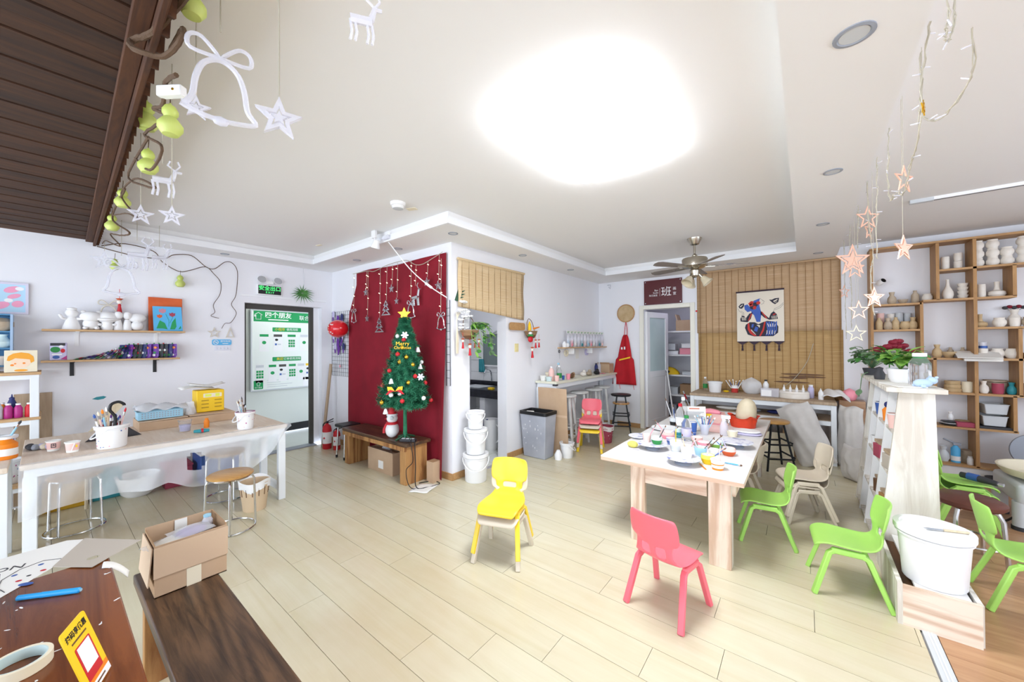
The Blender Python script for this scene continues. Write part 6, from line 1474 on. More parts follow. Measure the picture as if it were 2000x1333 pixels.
MB('paper').box(-0.1, -0.05, 0.55, 0.1, 0.08, 0.04, rx=0.4, rz=0.3).build('rubbish', gb_)
rnd = random.Random(6); sp_ = MB('white')
for k in range(16):
    T = frameT((rnd.uniform(-0.14, 0.14), -0.1085 - 0.0, 0), (1, 0, 0), (0, -0.0526, 1)); sp_.poly(ell(0, rnd.uniform(0.1, 0.5), rnd.uniform(0.002, 0.005), rnd.uniform(0.003, 0.02), 6), 0.003, T)
sp_.build('plaster_splash', gb_)['kind'] = 'stuff'
cbd = thing('leaning_cardboard', 'large cardboard sheet leaning on the tall counter', 'cardboard', (-2.62, 4.24, 0.0), rot=(R(3), 0, 0))
MB('card').slab(-0.24, 0.20, -0.004, 0.004, 0, 0.88).build('sheet', cbd); MB('cardpale').slab(-0.24, 0.20, -0.0055, -0.004, 0.5, 0.53).build('tape', cbd)
tc_ = thing('tall_counter', 'tall narrow white counter along the kitchen wall', 'counter', (XK + 0.01, 5.34, 0))
mat('countertop', '#e4e3cf', 0.4)
MB('countertop').slab(0, 0.35, -1.05, 1.05, 0.92, 0.95).build('worktop', tc_, bevel=0.003)
MB('whitemetal').slab(0.02, 0.33, -1.03, 1.03, 0.86, 0.92).build('apron_frame', tc_)
for y in (-1.02, 1.02):
    for x in (0.04, 0.31): MB('whitemetal').slab(x - 0.025, x + 0.025, y - 0.025, y + 0.025, 0, 0.86).build('leg', tc_)
    MB('dark').slab(0.285, 0.337, y - 0.03, y + 0.03, 0.895, 0.915).build('corner_bracket', tc_)
# clutter on the counter
for i, (lb, x, y, r, h, body, cap) in enumerate((('clear bottle with green label on the tall counter', -2.72, 4.52, 0.035, 0.21, 'clearplastic', 'white'), ('tall clear bottle behind the green label one', -2.80, 4.63, 0.034, 0.24, 'clearplastic', 'lightblue'), ('pink drink bottle on the tall counter', -2.80, 4.44, 0.04, 0.2, 'palepink', 'white'))):
    bottle(lb, (x, y, 0.951), r, h, body, cap, 0.4, label='green' if i == 0 else None)
for lb, x, y, r, h, m in (('white and green jar at the counter end', -2.78, 4.34, 0.045, 0.06, 'frost'), ('pink yoghurt cup on the tall counter', -2.70, 4.42, 0.035, 0.075, 'palepink'), ('small red printed cup on the tall counter', -2.69, 4.72, 0.032, 0.08, 'pink'), ('crumpled white tub on the tall counter', -2.88, 4.36, 0.05, 0.07, 'paper'), ('pale cup beside the pink drink bottle', -2.88, 4.48, 0.04, 0.11, 'cream'), ('blue glue pot on the tall counter', -2.72, 4.63, 0.02, 0.06, 'blue')):
    lathe_thing('counter_cup', lb, 'cup', (x, y, 0.951), [(0, 0), (r * 0.8, 0), (r, h), (r * 0.92, h), (r * 0.74, 0.006), (0, 0.006)], m)
for lb, x, y, s_, m in (('brown clay shoe on the tall counter', -2.73, 4.88, 1, 'brown'), ('second brown clay shoe on the tall counter', -2.76, 4.97, 1.05, 'carddark')):
    o = MB(m).sph((0, 0, 0.028), (0.03, 0.055, 0.028), 12, 8).sph((0, 0.03, 0.055), (0.025, 0.025, 0.03), 10, 6).build('clay_shoe', loc=(x, y, 0.951)); tag(o, lb, 'clay model')
for lb, x, y, m in (('white clay animal on the tall counter', -2.76, 5.32, 'bisque'), ('grey clay animal on the tall counter', -2.74, 5.48, 'clay'), ('black clay cat on the tall counter', -2.72, 5.72, 'black')):
    t_ = thing('clay_animal', lb, 'clay model', (x, y, 0.951), 0.3)
    MB(m).sph((0, 0, 0.035), (0.05, 0.07, 0.035), 12, 8).build('body', t_); MB(m).sph((0.0, 0.07, 0.06), (0.03, 0.03, 0.035), 10, 8).build('head', t_)
    for q in (-1, 1): MB(m).sph((q * 0.03, 0.04, 0.012), (0.014, 0.018, 0.012), 8, 6).build('paw', t_)
pk = MB('pink'); pk.grid(lambda u, v: (0.1*u, 0.14*v, 0.006 + 0.006*math.sin(9*u + 5*v)), 8, 8); tag(pk.build('pink_cloth', loc=(-2.77, 5.86, 0.951), solid=0.003), 'pink cloth scrap on the tall counter', 'cloth')
bottle('dark bottle near the far counter end', (-2.87, 6.02, 0.951), 0.03, 0.17, 'navy', 'dark', 0.5); bottle('pale spray bottle near the far counter end', (-2.86, 6.12, 0.951), 0.03, 0.2, 'acrylic', 'lightgrey', 0.4)
t_ = thing('small_carton', 'small brown carton at the far counter end', 'carton', (-2.80, 6.26, 0.951)); MB('card').slab(-0.11, 0.11, -0.09, 0.09, 0, 0.16).build('body', t_, bevel=0.002); MB('carddark').box(0, -0.09, 0.165, 0.22, 0.004, 0.03).build('flap', t_)
# little shelf with bags
sh = thing('small_wall_shelf', 'small wooden wall shelf above the tall counter', 'shelf', (XK, 5.67, 1.405))
MB('shelfwood').slab(0, 0.15, -0.76, 0.75, -0.009, 0.009).build('board', sh, bevel=0.002)
for y in (-0.45, 0.2): MB('white').slab(0, 0.12, y - 0.01, y + 0.01, -0.1, -0.01).build('bracket', sh)
for i in range(12):
    y = 5.10 + 0.112 * i; m = ['lightblue', 'pink', 'paper', 'acrylic', 'teal', 'palepink'][i % 6]
    t_ = thing('craft_pouch', ['blue', 'pink', 'cream', 'clear', 'teal', 'peach'][i % 6] + ' filled craft pouch ' + ('at the kitchen end' if i < 6 else 'at the far end') + ' of the small shelf', 'craft pouch', (XK + 0.085, y, 1.4145), 0, 'craft pouches on the small shelf')
    b = MB('acrylic'); b.grid(lambda u, v: (0.03 * math.sin(PI*min(1, v*1.05)) * (1 if u < 0.5 else -1) * abs(math.sin(2*PI*u)), -0.045 + 0.09 * abs(2*u - 1) , 0.24 * v), 12, 6); b.build('pouch', t_)
    MB(m).sph((0, 0, 0.06), (0.02, 0.035, 0.055), 10, 8).build('filling', t_)
    MB('paper').box(0.0, 0, 0.235, 0.006, 0.095, 0.05).build('header_card', t_); MB('green').box(0.0035, -0.02, 0.235, 0.002, 0.02, 0.02).box(0.0035, 0.015, 0.24, 0.002, 0.02, 0.015).build('header_print', t_)
lathe_thing('white_pot', 'small white pot at the kitchen end of the small shelf', 'pot', (XK + 0.1, 4.95, 1.4145), [(0, 0), (0.03, 0), (0.035, 0.05), (0.02, 0.07), (0.018, 0.09), (0, 0.09)], 'white')
lathe_thing('white_pot', 'round white pot second on the small shelf', 'pot', (XK + 0.1, 5.03, 1.4145), [(0, 0), (0.03, 0), (0.04, 0.03), (0.03, 0.06), (0, 0.07)], 'white')
for i, (y, m, lb) in enumerate(((5.15, 'cream', 'cream tape roll hanging under the small shelf'), (5.52, 'paper', 'square paper tag hanging under the small shelf'), (5.86, 'lilac', 'lilac tape roll hanging under the small shelf'))):
    T = Matrix.Translation((XK + 0.02, y, 1.31)) @ Matrix.Rotation(PI/2, 4, 'Y')
    if i == 1: o = MB(m).slab(0, 0.006, -0.06, 0.06, -0.09, 0.06).build('paper_tag', loc=(XK + 0.004, y, 1.31))
    else: o = MB(m).lathe([(0.028, -0.012), (0.055, -0.012), (0.055, 0.012), (0.028, 0.012), (0.028, -0.012)], 24, T=Matrix.Rotation(PI/2, 4, 'Y')).build('hanging_tape_roll', loc=(XK + 0.016, y, 1.32))
    tag(o, lb, 'tape roll' if i != 1 else 'tag')
sc_ = thing('hanging_scissors', 'dark scissors hanging under the small shelf end', 'scissors', (XK + 0.01, 4.96, 1.30)); MB('dark').tube([(0.01*0, 0.02*math.cos(2*PI*k/10) - 0.012, 0.05 + 0.02*math.sin(2*PI*k/10)) for k in range(10)], 0.005, 5, closed=True).build('handle', sc_); MB('lightgrey').poly([(-0.006, 0.03), (0.006, 0.03), (0.0, -0.07)], 0.003, onX(0, 0, 0)).build('blade', sc_)
# white wooden stools under the counter
def wstool(lb, loc, rz, h=0.62, m='white', seat=None, name='white_wooden_stool', r=0.16, r0=0.13):
    t_ = thing(name, lb, 'stool', loc, rz)
    MB(seat or m).lathe([(0, h - 0.03), (r0, h - 0.03), (r0 + 0.01, h - 0.02), (r0 + 0.01, h - 0.006), (r0, h), (0, h)], 24).build('seat', t_)
    for k in range(4):
        a = PI/4 + k*PI/2
        MB(m).tube([(0.09*math.cos(a), 0.09*math.sin(a), h - 0.03), (r*1.1*math.cos(a), r*1.1*math.sin(a), 0)], 0.011, 8 if 'black' in name else 4, sq=None if 'black' in name else (0.014, 0.02)).build('leg', t_)
    for zz, q in ((0.14, 1.03), (0.30, 0.92)):
        for k in range(4):
            a, b = PI/4 + k*PI/2, PI/4 + (k+1)*PI/2; rr = r * q
            MB(m).cyl((rr*math.cos(a), rr*math.sin(a), zz + 0.02*(k % 2)), (rr*math.cos(b), rr*math.sin(b), zz + 0.02*(k % 2)), 0.010, n=8).build('rung', t_)
    return t_
mat('stoolwhite', '#e3e4e2', 0.6, col2='#cfcfcb', nscale=7)
for lb, y, x, rz in (('white wooden stool nearest the cardboard under the counter', 4.62, -2.66, 0.2), ('second white wooden stool under the counter', 5.06, -2.70, 0.6), ('third white wooden stool under the counter behind the pink chair', 5.52, -2.68, 0.1), ('last white wooden stool under the counter near the black stool', 5.92, -2.72, 0.4)): wstool(lb, (x, y, 0), rz, 0.74, 'stoolwhite')
cone_bucket('small white pail on the floor beside the grey bin', (-2.42, 4.20, 0), 0.075, 0.09, 0.19, rz=R(120))
lathe_thing('spare_white_lid', 'dirty white plastic jug on the floor by the grey bin', 'jug', (-2.46, 4.05, 0), [(0, 0), (0.045, 0), (0.05, 0.06), (0.03, 0.1), (0.02, 0.12), (0, 0.12)], 'white')
rb = cone_bucket('red bucket with a white liner under the counter', (-2.33, 5.18, 0), 0.09, 0.115, 0.24, 'tulipred', handle=False, splat=('white', 30, 'white', 'paper'))
ln_ = MB('white'); ln_.grid(lambda u, v: ((0.13 - 0.015*v + 0.01*math.sin(18*PI*u)*v) * math.cos(2*PI*u), (0.13 - 0.015*v + 0.01*math.sin(14*PI*u)*v) * math.sin(2*PI*u), 0.255 - 0.07*v + 0.01*math.sin(6*PI*u)), 36, 4, closeu=True); ln_.build('liner', rb)
# black stools stacked
wstool('black metal stool beside the storeroom door', (-2.36, 5.86, 0), 0.4, 0.64, 'blackmetal', 'blackmetal', 'black_stool', 0.19, 0.15)
w2 = MB('stoolwood').lathe([(0, 0.0), (0.13, 0), (0.135, 0.01), (0.13, 0.025), (0, 0.025)], 24).build('inner_seat', [o for o in bpy.data.objects if o.get('label') == 'black metal stool beside the storeroom door'][0], loc=(0, 0, 0.48))
# ================================================================== far wall
bd_ = MB('claytan').poly(ell(0, 0, 0.155, 0.155, 32), 0.02, onY(0, 0, 0)); 
bt = thing('round_bamboo_tray', 'round woven tray hanging on the far wall above the apron', 'tray', (-2.47, YB - 0.002, 2.0))
MB('claytan').poly(ell(0, 0, 0.15, 0.15, 32), 0.015, onY(0, 0, 0)).build('disc', bt); MB('oakx').tube([(0.152*math.cos(2*PI*k/32), -0.012, 0.152*math.sin(2*PI*k/32)) for k in range(32)], 0.010, 6, closed=True).build('rim', bt)
apn = thing('red_apron', 'red apron with yellow stripe hanging on the far wall', 'apron', (-2.46, YB - 0.03, 0))
mat('apronred', '#c01a26', 0.8, col2='#ad1420', nscale=5)
a_ = MB('apronred')
def apron(u, v):
    z = 0.74 + (1.62 - 0.74) * v; hw = 0.16 * (1 - v) ** 0.7 + 0.03 + (0.03 if v < 0.55 else 0)
    return (-0.01 + (2*u - 1) * hw - 0.03 * (1 - v), -0.012 * (1 + math.sin(9*u + 2*v)), z)
a_.grid(apron, 16, 20); a_.build('cloth', apn, solid=0.004)
MB('yellow').poly([(-0.12, 1.16), (0.08, 1.21), (0.08, 1.235), (-0.12, 1.185)], 0.003, onY(0, 0, -0.028)).build('stripe', apn)
MB('red').tube(spline([(-0.03, -0.01, 1.6), (-0.02, -0.01, 1.72), (0.0, -0.01, 1.84), (0.02, -0.01, 1.72), (0.02, -0.01, 1.6)]), 0.006, 5).build('neck_strap', apn)
for x in (-0.13, 0.12): MB('red').cyl((x, -0.02, 0.78), (x + 0.02, -0.02, 0.66), 0.004, n=5).build('tie', apn)
MB('white').poly(rect(-0.07, 1.38, 0.03, 0.04), 0.002, onY(0, 0, -0.03)).poly(rect(-0.02, 1.385, 0.025, 0.05), 0.002, onY(0, 0, -0.03)).build('white_print', apn)
sg = thing('studio_sign', 'dark red studio sign with white brush lettering above the storeroom door', 'sign', (-1.84, YB - 0.004, 2.325))
mat('signred', '#5a1f24', 0.3)
MB('signred').slab(-0.305, 0.305, -0.012, 0, -0.205, 0.205).build('plate', sg)
for x in (-0.28, 0.28):
    for z in (-0.18, 0.18): MB('silver').cyl((x, -0.012, z), (x, -0.018, z), 0.009, n=10).build('standoff', sg)
T = lambda x, z: onY(x, z, -0.0125)
txt('班', 0.17, 'white', sg, T(0.06, -0.01)); txt('画', 0.055, 'white', sg, T(0.19, 0.035)); txt('室', 0.055, 'white', sg, T(0.19, -0.045)); txt('Ban', 0.04, 'white', sg, T(-0.10, 0.03)); txt('Studio', 0.035, 'white', sg, T(-0.11, -0.01)); txt('陶艺画室', 0.035, 'white', sg, T(-0.15, -0.055))
MB('white').slab(-0.045, -0.042, -0.0135, -0.012, -0.07, 0.06).build('divider_line', sg)
cm = thing('wall_camera_bracket', 'small wire bracket high in the far corner', 'bracket', (-2.80, YB - 0.003, 2.48)); MB('grey').tube([(0, 0, 0.05), (0, -0.03, 0.05), (0.06, -0.03, 0.05), (0.05, -0.03, -0.02), (0.02, -0.03, 0.02)], 0.004, 5).build('wire', cm)
# large bamboo blind (two stacked lengths)
lb_ = thing('large_bamboo_blind', 'large bamboo blind covering the far wall behind the painting', 'blind', (-0.47, YB - 0.02, 0))
b1 = MB('bamboo'); b1.grid(lambda u, v: (-0.845 + 1.70*u, -0.006*math.sin(5*u), 1.62 + (2.575 - 1.62)*v), 12, 8); b1.build('upper_slats', lb_, solid=0.006)
b2 = MB('bamboodark'); b2.grid(lambda u, v: (-0.83 + 1.70*u, 0.004 - 0.004*math.sin(4*u), 0.70 + (1.625 - 0.70)*v), 12, 8); b2.build('lower_slats', lb_, solid=0.006)
for i in range(20):
    x = -0.80 + 0.0865 * i; MB('cordbrown').cyl((x, -0.011, 0.70), (x, -0.011, 2.57), 0.003, n=4).build('cord', lb_)
MB('bamboo').cyl((-0.855, -0.01, 2.565), (0.865, -0.01, 2.565), 0.013, n=8).build('head_rod', lb_)
st_ = MB('brown')
for i, (x, z, w_) in enumerate(((0.35, 0.98, 0.2), (0.45, 1.03, 0.3), (0.33, 0.92, 0.25), (0.5, 1.0, 0.25))): st_.poly(ell(x, z, w_ * 0.8, 0.012, 14), 0.0008, onY(0, 0, -0.0085))
st_.build('scorch_mark', lb_)
tag(MB('cable').tube(spline([(0.10, YB - 0.04, 1.45), (0.03, YB - 0.05, 1.2), (-0.10, YB - 0.05, 0.98), (-0.22, YB - 0.06, 0.85)], 6), 0.004, 5).build('hanging_wire', loc=(0, 0, 0)), 'thin wire hanging down the large bamboo blind', 'wire')
pt = thing('hanging_scroll_painting', 'cloth painting of a woman with butterflies hanging on the large blind', 'painting', (-0.49, YB - 0.06, 1.85))
mat('scrollcloth', '#e6dccb', 0.85); mat('scrolldark', '#3a2a38', 0.7)
MB('scrollcloth').slab(-0.28, 0.28, -0.006, 0, -0.365, 0.35).build('cloth', pt); MB('scrolldark').cyl((-0.29, -0.004, 0.355), (0.285, -0.004, 0.36), 0.012, n=8).build('rod', pt)
for i in range(4):
    x = -0.215 + 0.145 * i
    MB('scrolldark').poly([(x - 0.07, -0.365), (x + 0.07, -0.365), (x, -0.42)], 0.005, onY(0, 0, -0.0)).build('pennant', pt)
    MB('scrolldark').lathe([(0.006, -0.42), (0.012, -0.43), (0.008, -0.445), (0.014, -0.5), (0, -0.5)], 8, c=(x, -0.004, 0)).build('tassel', pt)
Tp = onY(0, 0, -0.0062); w_ = MB('navy'); mat('paintblue', '#4664b4', 0.8); mat('paintred', '#c23a34', 0.8); mat('paintdark', '#33323f', 0.8)
def fig(name, m, polys, k=0.0006):
    b = MB(m)
    for i, pl in enumerate(polys): b.poly(pl, k, Tp)
    b.build(name, pt)
q_ = lambda *a: [((x - 510) / 578, (478 - y) / 578) for x, y in a]
fig('skirt', 'paintdark', [q_((405, 575), (412, 548), (440, 528), (475, 530), (500, 548), (530, 532), (560, 522), (610, 530), (634, 570), (632, 620), (600, 648), (470, 648), (425, 632))])
fig('skirt_lining', 'paintred', [q_((425, 540), (436, 533), (440, 580), (462, 620), (490, 645), (470, 646), (440, 622), (424, 585)), q_((540, 530), (550, 527), (538, 600), (516, 646), (504, 646), (528, 590))], 0.001)
fig('skirt_wave', 'paintblue', [q_((552 + 16*k, 530), (562 + 16*k, 528), (572 + 13*k, 600), (556 + 13*k, 642), (548 + 14*k, 642), (560 + 14*k, 596)) for k in range(5)] + [q_((480, 565), (500, 575), (490, 610), (468, 600)), q_((455, 545), (470, 545), (462, 575), (450, 570))], 0.0012)
fig('skirt_highlight', 'scrollcloth', [q_((560 + 17*k, 545 + 9*(k % 2)), (566 + 17*k, 544), (574 + 13*k, 570), (570 + 13*k, 573)) for k in range(4)] + [q_((556 + 18*k, 600 + 8*(k % 2)), (561 + 18*k, 598), (560 + 17*k, 630), (555 + 17*k, 632)) for k in range(4)] + [q_((447 + 7*k, 592 + 9*k), (453 + 7*k, 590 + 9*k), (458 + 6*k, 603 + 7*k), (453 + 6*k, 606 + 7*k)) for k in range(5)] + [q_((486, 552), (512, 556), (508, 578), (500, 566))], 0.0016)
fig('scarf', 'paintblue', [q_((402, 385), (425, 378), (440, 400), (470, 350), (512, 334), (505, 372), (516, 430), (522, 455), (514, 528), (488, 528), (470, 470), (455, 455), (450, 435), (425, 443), (405, 420))], 0.0008)
fig('headdress', 'paintred', [q_((430, 372), (450, 352), (470, 356), (466, 372), (440, 392)), ell(-0.015, 0.185, 0.024, 0.024), ell(-0.06, 0.12, 0.022, 0.026), ell(-0.1, 0.16, 0.022, 0.02)], 0.0012)
fig('braid', 'paintdark', [q_((440, 395), (470, 366), (505, 362), (500, 388), (478, 410), (462, 424), (445, 416))], 0.001)
fig('sleeve', 'paintdark', [q_((462, 445), (448, 500), (425, 528), (375, 520), (372, 500), (384, 470), (400, 474), (412, 495), (436, 458)), q_((516, 438), (545, 470), (572, 500), (586, 462), (604, 446), (624, 470), (632, 508), (575, 514), (540, 494), (516, 466))], 0.0008)
fig('sleeve_stripe', 'paintred', [q_((448, 458), (458, 456), (436, 512), (426, 518)), q_((520, 446), (528, 446), (562, 500), (552, 502)), q_((598, 470), (616, 462), (618, 470), (600, 480))], 0.0012)
fig('sleeve_highlight', 'scrollcloth', [q_((382 + 9*k, 480 + 3*k), (386 + 9*k, 480 + 3*k), (390 + 8*k, 512), (386 + 8*k, 512)) for k in range(4)] + [q_((590 + 10*k, 484 - 2*k), (594 + 10*k, 483), (596 + 9*k, 506), (592 + 9*k, 506)) for k in range(4)], 0.0016)
fig('butterfly', 'paintdark', [q_((360, 392), (378, 370), (402, 368), (400, 392), (385, 412), (368, 408))])
fig('butterfly', 'paintdark', [q_((574, 350), (592, 352), (612, 342), (641, 340), (636, 372), (614, 390), (598, 378))])
fig('butterfly_mark', 'scrollcloth', [q_((370, 392), (392, 376), (390, 384), (374, 400)), q_((602, 362), (632, 348), (628, 358), (606, 372)), q_((608, 378), (628, 366), (622, 376))], 0.001)
hl = MB('paintdark')
for pl in ([(512, 334), (528, 348), (543, 362), (536, 368), (540, 376), (520, 384)], [(528, 356), (534, 355)], [(604, 446), (610, 425), (640, 412), (668, 380)], [(612, 436), (648, 420), (668, 392)], [(384, 470), (388, 450), (366, 432), (356, 410)], [(398, 470), (398, 446), (376, 430)]):
    hl.tube([(a, b, 0) for a, b in q_(*pl)], 0.002, 4, T=Tp)
hl.build('face_and_hands', pt)
# long bench along the far wall
fb = thing('long_wall_bench', 'long white framed workbench with lower shelf under the large blind', 'workbench', (-0.50, 6.07, 0))
MB('panelwood').slab(-0.80, 0.80, -0.30, 0.29, 0.715, 0.75).build('worktop', fb, bevel=0.004)
for m_, zz in (('whitemetal', 0.665), ):
    MB('whitemetal').slab(-0.744, 0.744, -0.283, -0.25, 0.655, 0.714).build('front_rail', fb); MB('whitemetal').slab(-0.744, 0.744, -0.283, -0.25, 0.47, 0.52).build('shelf_rail', fb)
MB('panelwood').slab(-0.77, 0.77, -0.25, 0.27, 0.50, 0.525).build('lower_shelf', fb)
for x in (-0.77, 0.77):
    for y in (-0.265, 0.26): MB('whitemetal').slab(x - 0.025, x + 0.025, y - 0.02, y + 0.02, 0, 0.714).build('leg', fb)
for lb, x, m, sx in (('flat white offcut on the lower bench shelf', -0.85, 'paper', 0.25), ('dark cloth bundle on the lower bench shelf', -0.30, 'navy', 0.14), ('grey scrap pile on the lower bench shelf', -0.55, 'grey', 0.12), ('black tool roll on the lower bench shelf', 0.02, 'dark', 0.16)):
    o = MB(m).sph((0, 0, 0.025), (sx / 2 + 0.03, 0.06, 0.025), 12, 6).build('shelf_scrap', loc=(x, 5.98, 0.5255)); tag(o, lb, 'scrap')
ZB = 0.751
bottle('water bottle with green label at the blind end of the workbench', (-1.18, 6.22, ZB), 0.032, 0.2, 'clearplastic', 'white', 0.45, label='green')
cone_bucket('white plastic tub on the long workbench', (-1.02, 6.05, ZB), 0.075, 0.09, 0.15, handle=False)
o = MB('yellow').sph((0, 0, 0.015), (0.04, 0.025, 0.015), 10, 6).build('yellow_clay_scrap', loc=(-0.89, 6.12, ZB)); tag(o, 'yellow clay scrap on the long workbench', 'clay')
rcp = thing('red_brush_cup', 'red and white cup on the long workbench', 'cup', (-0.79, 6.18, ZB)); MB('paintred').lathe([(0, 0), (0.042, 0), (0.042, 0.06)], 20).build('lower_band', rcp); MB('white').lathe([(0.042, 0.06), (0.043, 0.1), (0.038, 0.1), (0.037, 0.02), (0, 0.02)], 20).build('upper_band', rcp)
for i in range(6): brush(f'{["white", "blue", "white"][i % 3]} modelling tool, {ORD[i]} across the red cup from the tub', (-0.79 + 0.01*(i - 2.5), 6.18, ZB + 0.03), (-0.79 + 0.045*(i - 2.5), 6.18 - 0.02*(i % 2), ZB + 0.17 + 0.01*(i % 3)), 0.006, ['white', 'blue', 'white'][i % 3], 'white', 'tools in the red cup', 'modelling_tool')
def lump_bag(name, lb, loc, rx, ry, h, m, wob=0.12, n=26, cat='bag', lean=(0, 0), neck=0.35, rz=0.0):
    b = MB(m); rr = random.Random(lb); ph = [rr.uniform(0, 6) for _ in range(4)]
    def fn(u, v):
        a = 2*PI*u; w_ = 1 + wob * (math.sin(3*a + ph[0] + 3*v) * 0.5 + math.sin(5*a + ph[1] - 4*v) * 0.35 + math.sin(9*a + ph[2] + 7*v) * 0.2)
        prof = (math.sin(PI * min(1, 0.12 + v * 0.88)) ** 0.35) * (1 if v < 0.75 else 1 - (v - 0.75) / 0.25 * (1 - neck))
        if v == 0: prof *= 0.8
        return (rx * w_ * prof * math.cos(a) + lean[0]*v*h, ry * w_ * prof * math.sin(a) + lean[1]*v*h, h * v)
    b.grid(fn, n, 14, closeu=True)
    b.add([fn(i / n, 0) for i in range(n)], [tuple(range(n - 1, -1, -1))]); b.add([fn(i / n, 1) for i in range(n)], [tuple(range(n))])
    return tag(b.build(name, loc=loc, rot=(0, 0, rz)), lb, cat)
def sack(name, lb, loc, w, d, h, rot, m='sacking', seed=0):
    b = MB(m); rr = random.Random(lb); ph = [rr.uniform(0, 6) for _ in range(5)]
    def f(u, v, sgn):
        e = (math.sin(PI * min(1, max(0, u))) ** 0.45) * (math.sin(PI * min(1, max(0, v))) ** 0.4)
        cr = 0.10 * math.sin(9*u + 4*v + ph[0]) + 0.09 * math.sin(5*u - 11*v + ph[1]) + 0.05 * math.sin(23*u + 7*v + ph[2])
        pin = 1 - 0.10 * math.sin(PI * v) * 0 - 0.06 * abs(2*v - 1) ** 3
        return ((u - 0.5) * w * pin + 0.006 * math.sin(14*v + ph[3]), sgn * d * 0.5 * e * (1 + cr), v * h + 0.012 * math.sin(8*u + ph[4]) * (v > 0.5))
    b.grid(lambda u, v: f(u, v, -1), 24, 26); b.grid(lambda u, v: f(1 - u, v, 1), 24, 26)
    o = b.build(name, loc=loc, rot=rot); return tag(o, lb, 'sack')
lump_bag('clear_plastic_bag', 'puffed clear plastic bag on the long workbench', (-0.58, 6.16, ZB), 0.12, 0.08, 0.23, 'bagfilm', 0.15)
bottle('white bottle with dark cap behind the plastic bag', (-0.42, 6.22, ZB), 0.035, 0.2, 'white', 'dark', 0.4)
t_ = thing('clear_box', 'clear plastic box with tools on the long workbench', 'box', (-0.36, 5.98, ZB)); MB('acrylic').slab(-0.10, 0.10, -0.07, 0.07, 0, 0.11).build('body', t_, bevel=0.006); MB('white').slab(-0.09, 0.02, -0.072, -0.070, 0.01, 0.09).build('label', t_)
mb_ = thing('mould_basin', 'low round plaster basin with upright nozzles on the workbench', 'basin', (-0.11, 6.02, ZB)); MB('bisque').lathe([(0, 0), (0.16, 0), (0.165, 0.01), (0.16, 0.06), (0.165, 0.065), (0.15, 0.09), (0.145, 0.07), (0, 0.06)], 32).build('basin', mb_)
for i in range(4): MB('white').lathe([(0.016, 0.06), (0.014, 0.12), (0.006, 0.135), (0.003, 0.165), (0, 0.166)], 10, c=(-0.10 + 0.066*i, 0.02 * (i % 2), 0)).build('nozzle', mb_)
bottle('milky bottle beside the mould basin', (0.065, 6.10, ZB), 0.033, 0.17, 'lilac', 'white', 0.6); bottle('small white glue bottle at the workbench end', (0.16, 6.0, ZB), 0.026, 0.13, 'white', 'white', 0.4, nozzle=True)
o = MB('white'); o.grid(lambda u, v: (-0.10 + 0.26*u, -0.16 + 0.26*v, 0.12*math.sin(PI*(0.15 + 0.8*u))*(0.5 + 0.5*v) + 0.015*math.sin(11*u + 6*v)), 14, 10)
tag(o.build('white_cloth_heap', loc=(0.27, 6.10, ZB + 0.005), solid=0.006), 'white cloth heaped on the workbench end', 'cloth')
lump_bag('pink_clay_bag', 'bag of pink clay behind the white cloth', (0.44, 6.22, 0.7405), 0.07, 0.07, 0.15, 'pink', 0.1)
tag(MB('boardbrown').box(0, 0, 0.37, 0.24, 0.2, 0.74).build('storage_chest', loc=(0.46, 6.26, 0)), 'low chest behind the sacks carrying the clay bag', 'chest')
sack('leaning_clay_sack', 'big grey plastic clay sack leaning against the workbench', (0.13, 5.55, 0.045), 0.36, 0.22, 0.72, (R(-6), R(-22), R(-8)))
sack('tall_white_sack', 'tall white sack standing between workbench and divider', (0.40, 5.80, 0.0), 0.24, 0.17, 0.72, (0, R(2), R(-30)))
sack('short_white_sack', 'short white sack at the foot of the divider', (0.40, 5.30, 0.0), 0.26, 0.15, 0.36, (0, 0, R(-50)))
wstool('black metal stool with a wooden seat behind the paint table', (-0.28, 5.30, 0), 0.5, 0.56, 'blackmetal', 'stoolwood', 'black_stool', 0.19, 0.14)
tag(MB('cream').box(0, 0, 0.16, 0.62, 0.02, 0.32).build('cream_board', loc=(-0.42, 5.75, 0.002), rot=(R(-6), 0, 0), bevel=0.004), 'cream board leaning low under the workbench', 'board')
t_ = carton('brown carton under the long workbench', (-0.75, 6.08, 0), 0.4, 0.3, 0.3, 0, False); carton('second carton under the workbench end', (-0.05, 6.12, 0), 0.35, 0.3, 0.36, 0, False, 'carddark')

